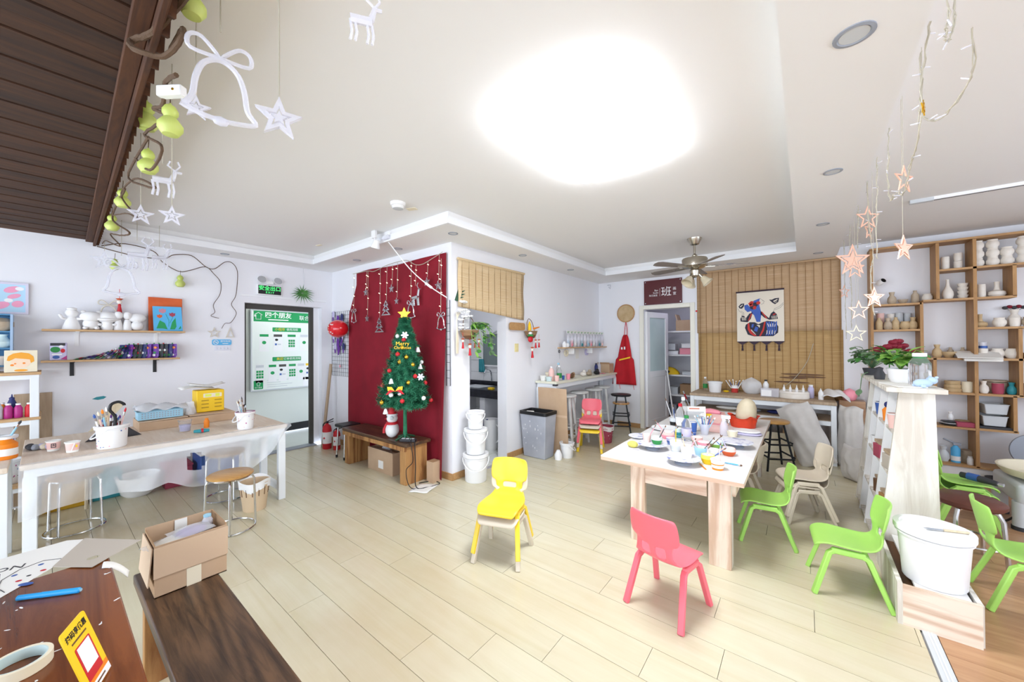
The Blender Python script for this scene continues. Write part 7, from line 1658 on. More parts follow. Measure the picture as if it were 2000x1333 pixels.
# ================================================================== children's chairs
CH = [(.158,.258,.118), (.155,.276,.132), (.14,.289,.142), (.10,.295,.149), (.04,.290,.152), (-.03,.285,.150), (-.085,.286,.138), (-.12,.298,.122), (-.142,.325,.108), (-.152,.348,.102), (-.158,.382,.102), (-.162,.402,.106), (-.163,.412,.134), (-.170,.45,.142), (-.178,.49,.141), (-.186,.528,.138), (-.190,.550,.128), (-.191,.556,.118)]
def kid_chair(m, slots, lb, loc, rz, group=None):
    t_ = thing('kids_plastic_chair', lb, 'chair', loc, rz, group)
    b = MB(m); nu = 12; nv = len(CH) - 1
    def fn(u, v):
        y, z, hw = CH[int(round(v * nv))]; q = 2*u - 1
        back = max(0, min(1, (z - 0.3) / 0.12))
        return (q * hw, y + back * 0.035 * q * q, z + (1 - back) * 0.010 * q * q * (1 if y < 0.12 else 0.0) - (0.006 * abs(q) ** 3 if back > 0.9 else 0))
    rows = (9,)
    cols = (3, 4, 5, 6, 7, 8) if slots == 1 else (2, 3, 4, 7, 8, 9)
    b.grid(fn, nu, nv, skip=lambda i, j: j in (8, 9) and i in cols if slots == 2 else (j == 9 and i in cols))
    b.build('seat_shell', t_, solid=0.011, sub=1)
    for q in (-1, 1):
        leg = MB(m)
        xt, xb = 0.128 * q, 0.158 * q
        leg.tube([(xt, 0.075, 0.258), (xt * 1.03, 0.095, 0.245), (xb, 0.168, 0.0)], 0.01, 4, sq=(0.012, 0.016)); leg.build('front_leg', t_, bevel=0.004)
        leg = MB(m); leg.tube([(xt, -0.055, 0.258), (xt * 1.03, -0.078, 0.245), (xb, -0.168, 0.0)], 0.01, 4, sq=(0.012, 0.016)); leg.build('rear_leg', t_, bevel=0.004)
        MB(m).box(xt, 0.01, 0.262, 0.028, 0.15, 0.034).build('side_beam', t_, bevel=0.008)
    return t_
RS = 0.062
kid_chair('beigeplastic', 1, 'beige child chair under the yellow one in the middle of the floor', (-1.668, 2.0, 0), R(200.4))
kid_chair('yellowplastic', 1, 'yellow child chair stacked on a beige chair in the middle', (-1.672, 2.005, RS), R(200.4))
kid_chair('pinkplastic', 2, 'pink child chair with its back to the room near the paint table', (-0.618, 2.183, 0), R(-12.2))
kid_chair('greenplastic', 1, 'green child chair pulled up to the paint table', (-0.243, 3.39, 0), R(98.6))
kid_chair('greenplastic', 1, 'green child chair against the low planter box', (0.186, 2.975, 0), R(95))
kid_chair('beigeplastic', 1, 'beige child chair at the bottom of the beige pair', (-0.02, 3.94, 0), R(112))
kid_chair('beigeplastic', 1, 'beige child chair on top of the beige pair', (-0.018, 3.938, RS), R(110))
kid_chair('beigeplastic', 1, 'beige child chair tucked under the paint table edge', (-0.47, 4.04, 0), R(90))
kid_chair('greenplastic', 1, 'green child chair behind the white paint bucket', (0.95, 3.36, 0), R(-90))
kid_chair('greenplastic', 1, 'lowest green child chair stacked behind the divider', (0.98, 4.56, 0), R(-88))
kid_chair('greenplastic', 1, 'upper green child chair stacked behind the divider', (0.982, 4.562, RS), R(-88))
cx_, cy_ = -2.33, 4.70
kid_chair('yellowplastic', 2, 'yellow child chair at the bottom of the stack by the tall counter', (cx_, cy_, 0), R(200))
kid_chair('beigeplastic', 2, 'beige child chair in the middle of the stack by the tall counter', (cx_, cy_, RS), R(200))
kid_chair('pinkplastic', 2, 'pink child chair on top of the stack by the tall counter', (cx_, cy_, 2 * RS), R(200))

# ================================================================== paint table
PZ = 0.60
mat('paintboard', '#dcd9d6', 0.5, col2='#ebe9e7', nscale=4)
pt_ = thing('paint_table', 'long low pine paint table covered with pottery and brushes', 'table', (-0.77, 3.86, 0))
MB('paintboard').slab(-0.48, 0.47, -1.17, 1.16, PZ - 0.008, PZ).build('top_surface', pt_)
MB('pinex').slab(-0.48, 0.47, -1.17, 1.16, PZ - 0.035, PZ - 0.008).build('tabletop', pt_)
MB('pinex').slab(-0.20, 0.25, -1.11, -1.085, PZ - 0.16, PZ - 0.036).build('apron', pt_)
MB('pinex').slab(0.39, 0.41, -1.06, 1.06, PZ - 0.14, PZ - 0.036).build('apron', pt_); MB('pinex').slab(-0.26, -0.24, -1.06, 1.06, PZ - 0.14, PZ - 0.036).build('apron', pt_)
for x0, x1 in ((-0.265, -0.16), (0.26, 0.39)):
    for y in (-1.12, 1.04): MB('pine').slab(x0, x1, y, y + 0.04, 0, PZ - 0.036).build('leg', pt_, bevel=0.002)
    for y in (-1.08, 0.98): MB('whitewash').slab(x1 - 0.03 if x0 > 0 else x0, x1 if x0 > 0 else x0 + 0.03, y, y + 0.06, 0, PZ - 0.036).build('leg_brace', pt_)
ZP = PZ + 0.001
def turntable(lb, x, y, r=0.115, h=0.05, m='lilac'):
    t_ = thing('decorating_turntable', lb, 'turntable', (x, y, ZP))
    mat('splattered' + str(len(MATS)), '#dfe0ea', 0.4, col2='#5b63a0', nscale=18, contrast=(0.52, 0.72)); mm = 'splattered' + str(len(MATS) - 1)
    MB(mm).lathe([(0, h - 0.008), (r, h - 0.008), (r + 0.003, h - 0.004), (r, h), (0, h)], 36).build('wheel_head', t_)
    MB('grey').lathe([(0.0, 0), (0.055, 0), (0.058, 0.008), (0.03, 0.02), (0.02, h - 0.008), (0, h - 0.008)], 24).build('pedestal', t_)
    return h
def cup(lb, x, y, z, r, h, m, m2=None, bulge=0.0, handle=False, name='painted_cup', inner='paper'):
    t_ = thing(name, lb, 'cup', (x, y, z))
    prof = [(0, 0), (r * 0.72, 0), (r * (0.85 + bulge), h * 0.35), (r * (0.92 + bulge), h * 0.6)]
    MB(m2 or m).lathe(prof, 24).build('lower_body', t_)
    MB(m).lathe([(r * (0.92 + bulge), h * 0.6), (r, h * 0.97), (r * 0.97, h), (r * 0.9, h * 0.97)], 24).build('upper_body', t_)
    MB(inner).lathe([(r * 0.9, h * 0.97), (r * 0.8, h * 0.2), (0, h * 0.2)], 24).build('inside', t_)
    if handle: MB(m).tube(spline([(r*0.9, 0, h*0.8), (r*1.45, 0, h*0.7), (r*1.4, 0, h*0.35), (r*0.9, 0, h*0.25)]), 0.006, 6).build('handle', t_)
    return t_
sg_ = MB('sponge'); sg_.sph((0, 0, 0.025), (0.045, 0.035, 0.027), 9, 7); tag(sg_.build('yellow_sponge', loc=(-1.13, 3.05, ZP), smooth=0), 'yellow sponge at the corner of the paint table', 'sponge')
h = turntable('blue speckled turntable with two cups near the sponge', -0.985, 3.10)
cup('pale pink cup on the blue speckled turntable', -1.03, 3.10, ZP + h, 0.034, 0.065, 'palepink'); cup('green painted cup on the blue speckled turntable', -0.945, 3.085, ZP + h, 0.04, 0.06, 'frost', 'green', 0.12)
turntable('low speckled turntable at the table edge behind the sponge', -1.20, 3.40, 0.09, 0.02)
h = turntable('speckled turntable with a tall white cup at the front', -0.69, 2.85)
cup('tall white cup on the front turntable', -0.665, 2.85, ZP + h, 0.042, 0.085, 'bisque', 'bisque')
turntable('empty speckled turntable beside the coral pot', -0.45, 3.57, 0.12, 0.05)
cup('pink round bowl among the cups', -0.985, 3.53, ZP, 0.06, 0.06, 'palepink', 'pink', 0.1); 
lathe_thing('white_plate', 'flat white plate on the far side of the cups', 'plate', (-1.10, 3.86, ZP), [(0, 0), (0.08, 0), (0.13, 0.018), (0.13, 0.022), (0.078, 0.008), (0, 0.008)], 'white', 32)
cup('dark blue painted cup among the cups', -0.905, 3.34, ZP, 0.038, 0.055, 'lilac', 'blue'); cup('white mug with a handle behind the front turntable', -0.815, 3.14, ZP, 0.045, 0.085, 'white', 'lightgrey', handle=True)
cup('sky blue square shouldered cup with brushes', -0.625, 3.10, ZP, 0.045, 0.075, 'lightblue', 'lightblue'); cup('pale green round pot beside the blue cup', -0.58, 3.46, ZP, 0.05, 0.055, 'frost', 'leafpale', 0.15)
cup('yellow painted round cup near the table front', -0.55, 2.96, ZP, 0.043, 0.065, 'lemon', 'yellow', 0.15); cup('orange and white cup nearest the table corner', -0.472, 2.865, ZP, 0.046, 0.07, 'paper', 'orange', -0.05)
cup('coral red round pot near the table side', -0.463, 3.27, ZP, 0.045, 0.06, 'palepink', 'painting_orange', 0.18)
cup('small pinkish pot in the middle of the table', -0.72, 3.44, ZP, 0.045, 0.07, 'palepink', 'clay'); cup('red rimmed pot in the middle of the table', -0.655, 3.36, ZP, 0.05, 0.055, 'pink', 'bisque'); cup('white low pot behind the sky blue cup', -0.56, 3.24, ZP, 0.04, 0.04, 'paper')
cup('teal cup beside the green capped bottle', -0.915, 3.62, ZP, 0.035, 0.085, 'frost', 'teal'); cup('blue patterned jar in the table middle', -0.835, 3.80, ZP, 0.042, 0.12, 'blue', 'blue'); cup('dark jar with pale rim by the bottles', -1.06, 4.03, ZP, 0.045, 0.10, 'lightgrey', 'black'); cup('cream tin beside the lavender tray', -0.525, 3.93, ZP, 0.045, 0.055, 'cream', 'cream')
g_ = cup('clear glass full of brushes in the table middle', -0.745, 3.88, ZP, 0.042, 0.10, 'acrylic', 'acrylic', inner='acrylic')
bottle('red capped water bottle on the paint table', (-0.98, 3.96, ZP), 0.042, 0.26, 'clearplastic', 'red', 0.38, label='white'); bottle('tall white capped bottle behind the red capped one', (-1.0, 4.16, ZP), 0.04, 0.30, 'clearplastic', 'white', 0.4); bottle('green capped water bottle in front of the others', (-0.83, 3.56, ZP), 0.042, 0.22, 'clearplastic', 'green', 0.4, label='lilac')
cdt = thing('instruction_card', 'printed instruction sheet in a clear stand on the paint table', 'card', (-0.90, 4.20, ZP), R(28)); MB('paper').box(0, 0, 0.105, 0.22, 0.004, 0.20, rx=R(-8)).build('sheet', cdt)
MB('painting_orange').box(0, 0.009, 0.18, 0.1, 0.002, 0.012).build('printed_title', cdt)
ln = MB('grey')
for i in range(8): ln.box(-0.01 * (i % 3), -0.005 - 0.0012 * i + 0.0, 0.15 - 0.015 * i, 0.17 - 0.03 * (i % 3), 0.001, 0.005, T=Matrix.Translation((0, -0.012 + 0.0033 * i, 0)))
ln.build('printed_lines', cdt); MB('acrylic').box(0, 0, 0.004, 0.22, 0.06, 0.008).build('stand', cdt)
def tub(lb, x, y, z, sx, sy, h, m, fill, rz=0.0):
    t_ = thing('plastic_tub', lb, 'tub', (x, y, z), rz)
    b = MB(m); frust(b, sx*0.43, sy*0.43, 0, sx*0.5, sy*0.5, h); b.build('body', t_, bevel=0.006); MB(m).ringpoly(rrect(0, 0, sx + 0.012, sy + 0.012, 0.015), rrect(0, 0, sx - 0.01, sy - 0.01, 0.012), 0.006, Matrix.Translation((0, 0, h - 0.004))).build('rim', t_)
    MB(fill).box(0, 0, h * 0.8, sx * 0.88, sy * 0.88, 0.01).build('filling', t_); return t_
tub('lower pink tub near the spray bottle', -0.665, 4.07, ZP, 0.16, 0.13, 0.075, 'palepink', 'pink'); tb_ = tub('clear tub heaped with pink clay', -0.79, 4.42, ZP, 0.26, 0.18, 0.12, 'palepink', 'pink', 0.2)
lump_bag('pink_clay_heap', 'bright pink clay heap in the clear tub', (-0.79, 4.42, ZP + 0.105), 0.10, 0.06, 0.06, 'pink', 0.2, 20, 'clay'); o = MB('yellow').box(0, 0, 0, 0.12, 0.03, 0.03).build('yellow_clay_bar', loc=(-0.82, 4.31, ZP + 0.09 + 0.02), rot=(0, 0, 0.2), bevel=0.008); tag(o, 'yellow clay bar on the front of the clear tub', 'clay')
sy = thing('spray_bottle', 'clear trigger spray bottle on the paint table', 'spray bottle', (-0.595, 3.95, ZP), R(20)); MB('acrylic').lathe([(0, 0), (0.034, 0), (0.036, 0.01), (0.034, 0.09), (0.02, 0.13), (0.014, 0.14)], 20).build('body', sy); MB('white').lathe([(0.016, 0.135), (0.016, 0.155)], 12).box(0.015, 0, 0.172, 0.075, 0.022, 0.03).tube([(0.035, 0, 0.165), (0.045, 0, 0.14), (0.038, 0, 0.12)], 0.005, 6).build('trigger_head', sy)
by = thing('lavender_tray', 'pair of lavender oval trays stacked near the table side', 'tray', (-0.435, 4.12, ZP))
for i, m in enumerate(('lilac', 'white')): MB(m).lathe([(0, 0.02*i), (0.10 - 0.01*i, 0.02*i), (0.115 - 0.01*i, 0.02*i + 0.01), (0.11 - 0.01*i, 0.02*i + 0.02), (0, 0.02*i + 0.012)], 30, sx=1.1, sy=0.75).build('tray', by)
rgb = MB('redbag')
def rbag(u, v):
    a = 2*PI*u; r = (0.11 + 0.02*v + 0.012*math.sin(7*a + 3)*v + 0.008*math.sin(13*a)*v) if v < 0.7 else 0.135 + 0.015*math.sin(9*a) - 0.10*(v - 0.7)
    z = 0.11 * min(1, v / 0.7) + (0.015*math.sin(5*a) if v > 0.4 else 0) - (0.05*(v - 0.7) if v > 0.7 else 0)
    return (r*math.cos(a), r*math.sin(a), max(z, 0.001))
rgb.grid(rbag, 44, 10, closeu=True); rgb.add([rbag(i/44, 0) for i in range(44)], [tuple(range(43, -1, -1))]); tag(rgb.build('red_plastic_bag', loc=(-0.50, 4.48, ZP)), 'red plastic bag wrapped around the melon', 'bag')
tag(MB('melon').lathe([(0, 0), (0.06, 0.005), (0.085, 0.05), (0.092, 0.12), (0.085, 0.2), (0.06, 0.255), (0.03, 0.28), (0, 0.285)], 24).build('pale_melon', loc=(-0.49, 4.48, ZP + 0.012), rot=(R(4), R(8), 0)), 'pale oval melon standing in the red bag', 'melon')
o = MB('bisque').sph((0, 0, 0.04), (0.06, 0.05, 0.04), 14, 10).sph((0.05, 0, 0.09), 0.035, 12, 8).build('clay_animal_model', loc=(-0.84, 4.0, ZP)); tag(o, 'white clay animal model in front of the instruction card', 'clay model')
def pb2(lb, a, b, m='lilac', t='brown', r=0.0035): return brush(lb, a, b, r, m, t)
k = 0
for lb, (x, y), z0, (dx, dy, dz), m in (('purple handled brush in the coral pot', (-0.463, 3.27), 0.02, (-0.06, 0.02, 0.13), 'lilac'), ('blue handled brush leaning from the coral pot', (-0.47, 3.265), 0.02, (0.0, -0.0, 0.0), 'blue'), ('brush in the orange and white cup', (-0.472, 2.865), 0.02, (0.01, 0.07, 0.15), 'lilac'), ('lilac brush in the yellow cup', (-0.555, 2.965), 0.02, (0.0, 0.01, 0.12), 'lilac'), ('blue brush across the yellow cup', (-0.54, 2.955), 0.03, (0.10, 0.05, 0.09), 'blue'),
    ('dark brush in the sky blue cup', (-0.62, 3.10), 0.02, (0.14, 0.04, 0.16), 'brown'), ('black brush in the sky blue cup', (-0.63, 3.105), 0.02, (0.09, 0.06, 0.13), 'dark'), ('lilac brush in the sky blue cup', (-0.635, 3.095), 0.02, (-0.06, 0.04, 0.16), 'lilac'), ('pale brush in the tall white cup', (-0.67, 2.85), 0.07, (-0.03, 0.02, 0.14), 'palewood'), ('red brush in the tall white cup', (-0.66, 2.85), 0.07, (0.05, 0.03, 0.12), 'pink'), ('long brush in the white mug', (-0.815, 3.14), 0.02, (0.0, 0.02, 0.2), 'yellow'),
    ('red brush in the pale pink cup', (-1.03, 3.10), 0.06, (0.06, 0.05, 0.13), 'pink'), ('dark brush in the green painted cup', (-0.945, 3.085), 0.06, (0.06, 0.05, 0.14), 'dark'), ('lilac brush in the pink round bowl', (-0.985, 3.53), 0.02, (0.10, -0.02, 0.10), 'lilac'), ('pink brush standing in the pink round bowl', (-0.99, 3.53), 0.02, (-0.12, 0.03, 0.13), 'pink'), ('white brush in the dark jar', (-1.06, 4.03), 0.03, (-0.08, -0.02, 0.27), 'white'), ('blue brush in the dark jar', (-1.05, 4.04), 0.03, (-0.02, 0.0, 0.2), 'blue')):
    if dz == 0.0: dx, dy, dz = -0.09, -0.05, 0.11
    pb2(lb, (x, y, ZP + z0), (x + dx, y + dy, ZP + z0 + dz), m)
for i in range(7): brush(f'{["pale blue", "white", "dark blue"][i % 3]} spatula, {ORD[i]} across the clear brush glass from the bottles', (-0.745 + 0.006*(i - 3), 3.88, ZP + 0.03), (-0.745 + 0.03*(i - 3), 3.88 - 0.02*(i % 2), ZP + 0.17 + 0.012*(i % 3)), 0.0055, ['lightblue', 'white', 'blue'][i % 3], ['white', 'lightblue'][i % 2], 'spatulas in the clear glass')
brush('blue handled brush lying on the table corner', (-0.46, 3.035, ZP + 0.006), (-0.345, 3.03, ZP + 0.006), 0.005, 'skyblue', 'brown'); o = MB('orange').tube([(0, 0, 0), (0.06, -0.105, 0)], 0.004, 6).build('wooden_stick', loc=(-0.592, 2.905, ZP + 0.0045)); tag(o, 'orange wooden stick lying by the front turntable', 'stick'); o = MB('lilac').tube([(0, 0, 0), (0.11, 0.05, 0)], [0.002, 0.006], 6).build('modelling_needle', loc=(-1.17, 2.95, ZP + 0.006)); tag(o, 'thin lilac modelling tool in front of the sponge', 'tool')

# ================================================================== divider with planter box
dv = thing('divider_shelf', 'white washed wooden divider shelf with a tapering end panel', 'shelf', (0, 0, 0))
def endp(y0, y1, m): return MB(m).add([(0.37, y0, 0.0), (0.665, y0, 0.0), (0.645, y0, 1.14), (0.485, y0, 1.14), (0.37, y1, 0.0), (0.665, y1, 0.0), (0.645, y1, 1.14), (0.485, y1, 1.14)], [(0,1,2,3), (7,6,5,4), (0,4,5,1), (1,5,6,2), (2,6,7,3), (3,7,4,0)])
endp(3.47, 3.495, 'whitewash').build('end_panel', dv)
for y in (3.80, 4.13, 4.46): endp(y, y + 0.02, 'white').build('upright_panel', dv)
endp(4.75, 4.775, 'whitewash').build('end_panel', dv)
MB('whitewash').slab(0.42, 0.69, 3.42, 4.80, 1.14, 1.17).build('top_board', dv, bevel=0.003)
MB('whitewash').slab(0.635, 0.65, 3.495, 4.75, 0.02, 1.14).build('back_panel', dv)
for j, z in enumerate((0.03, 0.30, 0.58, 0.86)):
    x0 = 0.375 + 0.115 * z / 1.14
    MB('whitewash').slab(x0, 0.635, 3.495, 4.75, z - 0.009, z + 0.009).build('shelf', dv)
for lb, x, y, z, kind, m in (('orange and blue toy figure in the divider', 0.5, 3.98, 0.869, 0, 'orange'), ('blue cup in the divider shelf', 0.5, 4.3, 0.869, 1, 'blue'), ('floral paper cup in the divider shelf', 0.49, 3.66, 0.869, 1, 'palepink'), ('dark red wooden block in the divider', 0.46, 3.95, 0.589, 2, 'tulipred'), ('brown gourd shaped jar low in the divider', 0.52, 4.30, 0.309, 3, 'oak'), ('white lidded jar in the divider', 0.47, 4.28, 0.589, 1, 'white'), ('wooden offcut in the divider end cell', 0.45, 3.62, 0.309, 2, 'oak'), ('grey slate pieces in the divider end cell', 0.47, 3.62, 0.589, 2, 'papergrey'), ('brown box low in the divider', 0.46, 3.97, 0.309, 2, 'brown')):
    t_ = thing('divider_ornament', lb, 'ornament', (x, y, z), 0.2)
    if kind == 0: MB(m).lathe([(0, 0), (0.03, 0), (0.035, 0.08), (0.02, 0.1), (0, 0.1)], 14).build('body', t_); MB('navy').sph((0, 0, 0.12), 0.025, 10, 8).build('head', t_)
    elif kind == 1: MB(m).lathe([(0, 0), (0.03, 0), (0.04, 0.1), (0.036, 0.1), (0.027, 0.006), (0, 0.006)], 18).build('body', t_); MB('white').lathe([(0.0405, 0.095), (0.042, 0.1), (0.036, 0.102)], 18).build('rim', t_)
    elif kind == 2: MB(m).box(0, 0, 0.05, 0.07, 0.12, 0.10, rx=0.0).build('block', t_, bevel=0.004); MB('panelwood').box(0, 0, 0.112, 0.05, 0.12, 0.02, rx=0.12).build('slat', t_)
    else: MB(m).lathe([(0, 0), (0.07, 0), (0.09, 0.06), (0.085, 0.14), (0.06, 0.19), (0.065, 0.21), (0.055, 0.21), (0.05, 0.19), (0, 0.18)], 10).build('jar', t_); MB('brown').lathe([(0.0, 0.19), (0.05, 0.195)], 10).build('mouth', t_)
pl = thing('planter_box', 'low pine planter box in front of the divider', 'planter', (0, 0, 0))
MB('pinex').slab(0.39, 0.655, 2.765, 2.785, 0, 0.205).build('front_board', pl)
MB('whitewash').slab(0.37, 0.39, 2.765, 3.47, 0, 0.215).build('side_board', pl); MB('whitewash').slab(0.645, 0.665, 2.785, 3.47, 0, 0.20).build('side_board', pl)
MB('paintboard').slab(0.44, 0.63, 2.79, 3.46, 0.185, 0.20).build('lid_board', pl); MB('brown').slab(0.39, 0.645, 2.785, 3.47, 0.02, 0.15).build('soil', pl)
wbk = cone_bucket('large white lidded paint bucket on the planter box', (0.528, 2.925, 0.201), 0.118, 0.138, 0.275, lid=True, handle=False)
kn_ = thing('palette_knife', 'palette knife lying on the large bucket lid', 'palette knife', (0.56, 2.90, 0.4865), R(20)); MB('palewood').tube([(0, 0, 0), (0.1, 0, 0)], 0.006, 6).build('handle', kn_); MB('grey').poly([(0, -0.006), (-0.06, -0.009), (-0.08, 0), (-0.06, 0.009), (0, 0.006)], 0.0015).build('blade', kn_)
# things on top of the divider
ZD = 1.171
wp = thing('white_planter', 'white oval planter on the divider top', 'planter', (0.555, 3.90, ZD)); MB('whitegloss').lathe([(0, 0), (0.06, 0), (0.075, 0.03), (0.085, 0.09), (0.09, 0.1), (0.08, 0.1), (0.07, 0.03), (0, 0.03)], 26, sx=0.85, sy=1.25).build('pot', wp); MB('brown').lathe([(0, 0.085), (0.078, 0.085)], 20, sx=0.85, sy=1.25).build('soil', wp)
def leafy(name, lb, loc, mats_, n, spread, height, L, W, seed, stem='leafpale', cat='plant'):
    t_ = thing(name, lb, cat, loc); rr = random.Random(seed)
    for i in range(n):
        a = 2*PI*i/n + rr.uniform(-0.3, 0.3); q_ = rr.uniform(0.3, 1)
        p1_ = Vector((spread[0]*q_*math.cos(a), spread[1]*q_*math.sin(a), height*rr.uniform(0.4, 1)))
        m_ = MB(stem).tube([(0, 0, 0), p1_ * 0.6 + Vector((0, 0, 0.01)), p1_], 0.002, 4).mesh('stem', 40)
        so = bpy.data.objects.new('stem', m_); COL.objects.link(so); so.parent = t_
        for k in range(3):
            b = MB(rr.choice(mats_)); leaf_blade(b, p1_ * (0.65 + 0.17*k), (math.cos(a + rr.uniform(-1.2, 1.2)), math.sin(a + rr.uniform(-1.2, 1.2)), rr.uniform(-0.3, 0.6)), (0, 0, 1), L*rr.uniform(0.8, 1.2), W*rr.uniform(0.8, 1.2), 0.3); b.build('leaf', so)
    return t_
leafy('green_foliage_plant', 'bright green leafy plant in the white planter', (0.555, 3.90, ZD + 0.088), ['leafpale', 'leafpale', 'leaf'], 34, (0.10, 0.16), 0.15, 0.075, 0.055, 4)
leafy('ivy_plant', 'grey green ivy trailing at the far divider end', (0.48, 4.62, ZD + 0.06), ['leafgrey', 'leaf', 'leafgrey'], 46, (0.16, 0.24), 0.2, 0.06, 0.05, 5, 'leafgrey')
lathe_thing('ivy_pot', 'small dark pot of the ivy on the divider', 'pot', (0.48, 4.62, ZD), [(0, 0), (0.05, 0), (0.065, 0.06), (0.06, 0.06), (0.045, 0.01), (0, 0.01)], 'dark')
iv = MB('leafgrey').tube(spline([(0.44, 4.5, 1.2), (0.40, 4.45, 1.17), (0.385, 4.45, 1.05), (0.38, 4.5, 0.98)], 5), 0.003, 5); leaf_blade(iv, (0.385, 4.45, 1.05), (-0.3, -0.5, -0.6), (0, 0, 1), 0.06, 0.05); tag(iv.build('ivy_tendril'), 'single ivy tendril hanging off the divider top', 'plant')
rf = thing('red_flower_bunch', 'bunch of dark red artificial flowers above the ivy', 'flowers', (0.53, 4.12, ZD + 0.0)); MB('leaf').tube([(0, 0.05, 0.0), (0, 0, 0.2)], 0.004, 5).build('stem', rf)
for i, (x, y, z, r) in enumerate(((0, 0.0, 0.25, 0.06), (0.06, 0.02, 0.25, 0.055), (-0.05, 0.04, 0.23, 0.06), (0.10, -0.02, 0.21, 0.05), (0.03, 0.0, 0.285, 0.055))):
    f_ = MB('flower')
    for k in range(9): a = k*2.4; f_.sph((x + r*0.55*math.cos(a)*(0.3 + k/12), y + r*0.55*math.sin(a)*(0.3 + k/12), z + 0.008*(k % 3)), (r*0.42, r*0.42, r*0.34), 7, 5)
    f_.build('bloom', rf)
bt_ = bottle('large clear jug with a green ring on the divider corner', (0.615, 3.68, ZD), 0.055, 0.22, 'clearplastic', 'white', 0.55, name='clear_jug'); MB('green').lathe([(0.033, 0.182), (0.034, 0.182), (0.034, 0.192), (0.033, 0.192)], 18).build('green_ring', bt_)
pe = thing('blue_plush_toy', 'small pale blue plush animal on the divider corner', 'plush toy', (0.60, 3.52, ZD), R(-60)); mat('plushblue', '#b7cde6', 0.9); MB('plushblue').sph((0, 0, 0.028), (0.035, 0.05, 0.028), 12, 8).build('body', pe); MB('plushblue').sph((0, 0.05, 0.045), (0.03, 0.028, 0.025), 12, 8).build('head', pe)
for q in (-1, 1): MB('plushblue').sph((q*0.022, 0.06, 0.066), 0.009, 8, 6).build('ear', pe); MB('plushblue').sph((q*0.03, -0.02, 0.012), (0.012, 0.014, 0.012), 8, 6).build('paw', pe)
lathe_thing('dark_ornament', 'small dark ornament jar beside the white planter', 'jar', (0.47, 4.12, ZD), [(0, 0), (0.03, 0), (0.035, 0.04), (0.02, 0.07), (0.024, 0.09), (0, 0.1)], 'dark'); tag(MB('paper').box(0, 0, 0.003, 0.14, 0.3, 0.006, rz=0.2).build('paper_sheets', loc=(0.52, 3.62, ZD)), 'loose paper sheets lying on the divider top', 'paper')

# ================================================================== pottery shelf
ps_ = thing('pottery_shelf', 'large wooden grid shelf full of unglazed pottery', 'shelf', (0, 0, 0))
YF, YK = 6.15, 6.395
def vb(x, z0, z1): MB('oak').slab(x - 0.013, x + 0.013, YF, YK, z0, z1).build('upright', ps_)
def hb(z, x0, x1): MB('oakx').slab(x0, x1, YF, YK, z - 0.011, z + 0.011).build('board', ps_)
vb(0.645, 0.12, 2.57); vb(1.175, 1.93, 2.56); vb(1.05, 1.285, 1.91); vb(1.44, 0.12, 2.56); vb(1.70, 1.93, 2.25); vb(1.145, 0.90, 1.28); vb(1.69, 0.53, 0.9); vb(2.3, 0.12, 2.57); vb(1.73, 0.90, 1.60)
for a in ((2.575, 0.632, 2.31), (2.255, 1.188, 2.3), (1.925, 1.063, 1.427), (1.925, 1.453, 1.712), (1.90, 0.658, 1.05), (1.60, 0.658, 1.04), (1.605, 1.453, 2.29), (1.275, 0.658, 1.43), (1.275, 1.453, 2.29), (0.90, 0.658, 1.43), (0.90, 1.453, 2.29), (0.525, 0.658, 1.43), (0.53, 1.453, 1.71), (0.12, 0.632, 2.31)): hb(*a)
MB('paintboard').slab(0.63, 2.31, YF + 0.02, YK, 0, 0.108).build('plinth', ps_)
def pot(kind, lb, x, z, s=1.0, m='bisque', y=6.27, n=1):
    P = {'vase': [(0, 0), (.032, 0), (.045, .035), (.042, .06), (.016, .11), (.011, .15), (.014, .165), (.009, .165), (.008, .12), (0, .11)], 'jar': [(0, 0), (.035, 0), (.058, .03), (.058, .055), (.042, .08), (.048, .09), (.04, .09), (.035, .07), (0, .03)], 'cup': [(0, 0), (.036, 0), (.042, .03), (.041, .085), (.036, .085), (.034, .01), (0, .01)], 'bowl': [(0, 0), (.03, 0), (.06, .035), (.07, .06), (.066, .06), (.05, .03), (0, .012)], 'bottle': [(0, 0), (.036, 0), (.04, .02), (.04, .09), (.018, .12), (.02, .14), (.012, .14), (.01, .1), (0, .1)], 'squat': [(0, 0), (.045, 0), (.065, .02), (.06, .045), (.025, .06), (.018, .09), (.022, .13), (.016, .13), (.012, .08), (0, .07)], 'plate': [(0, 0), (.04, 0), (.075, .012), (.075, .016), (.04, .006), (0, .006)], 'jug': [(0, 0), (.035, 0), (.05, .03), (.045, .07), (.022, .1), (.032, .135), (.027, .135), (.017, .1), (0, .09)], 'cyl': [(0, 0), (.03, 0), (.03, .14), (.026, .14), (.026, .01), (0, .01)]}[kind]
    o = MB(m).lathe([(r*s*.83, h*s*1.08) for r, h in P], 20).build('pottery_' + {'cyl': 'tube', 'squat': 'flask', 'plate': 'dish', 'cup': 'beaker'}.get(kind, kind), loc=(x, y, z + 0.0115)); return tag(o, lb, {'cyl': 'vase', 'squat': 'flask', 'plate': 'dish'}.get(kind, kind))
for i, (x, n_) in enumerate(((1.487, 3), (1.59, 3), (1.685, 2), (1.79, 3))):
    for j in range(n_): pot('jar', f'white round pot, {["bottom", "second", "third"][j]} of the {["first", "second", "third", "last"][i]} stack on the top shelf', x, 2.255 + 0.094*j, 0.98, 'bisque')
for i, (x, n_) in enumerate(((1.255, 3), (1.35, 4))):
    for j in range(n_): pot('cup', f'white beaker {["bottom", "second", "third", "top"][j]} in the {["smaller", "taller"][i]} stack under the shelf top', x, 2.255 + 0.030*j, 0.95 if j == n_ - 1 else 0.95, 'bisque') if j == n_ - 1 or j == 0 else None
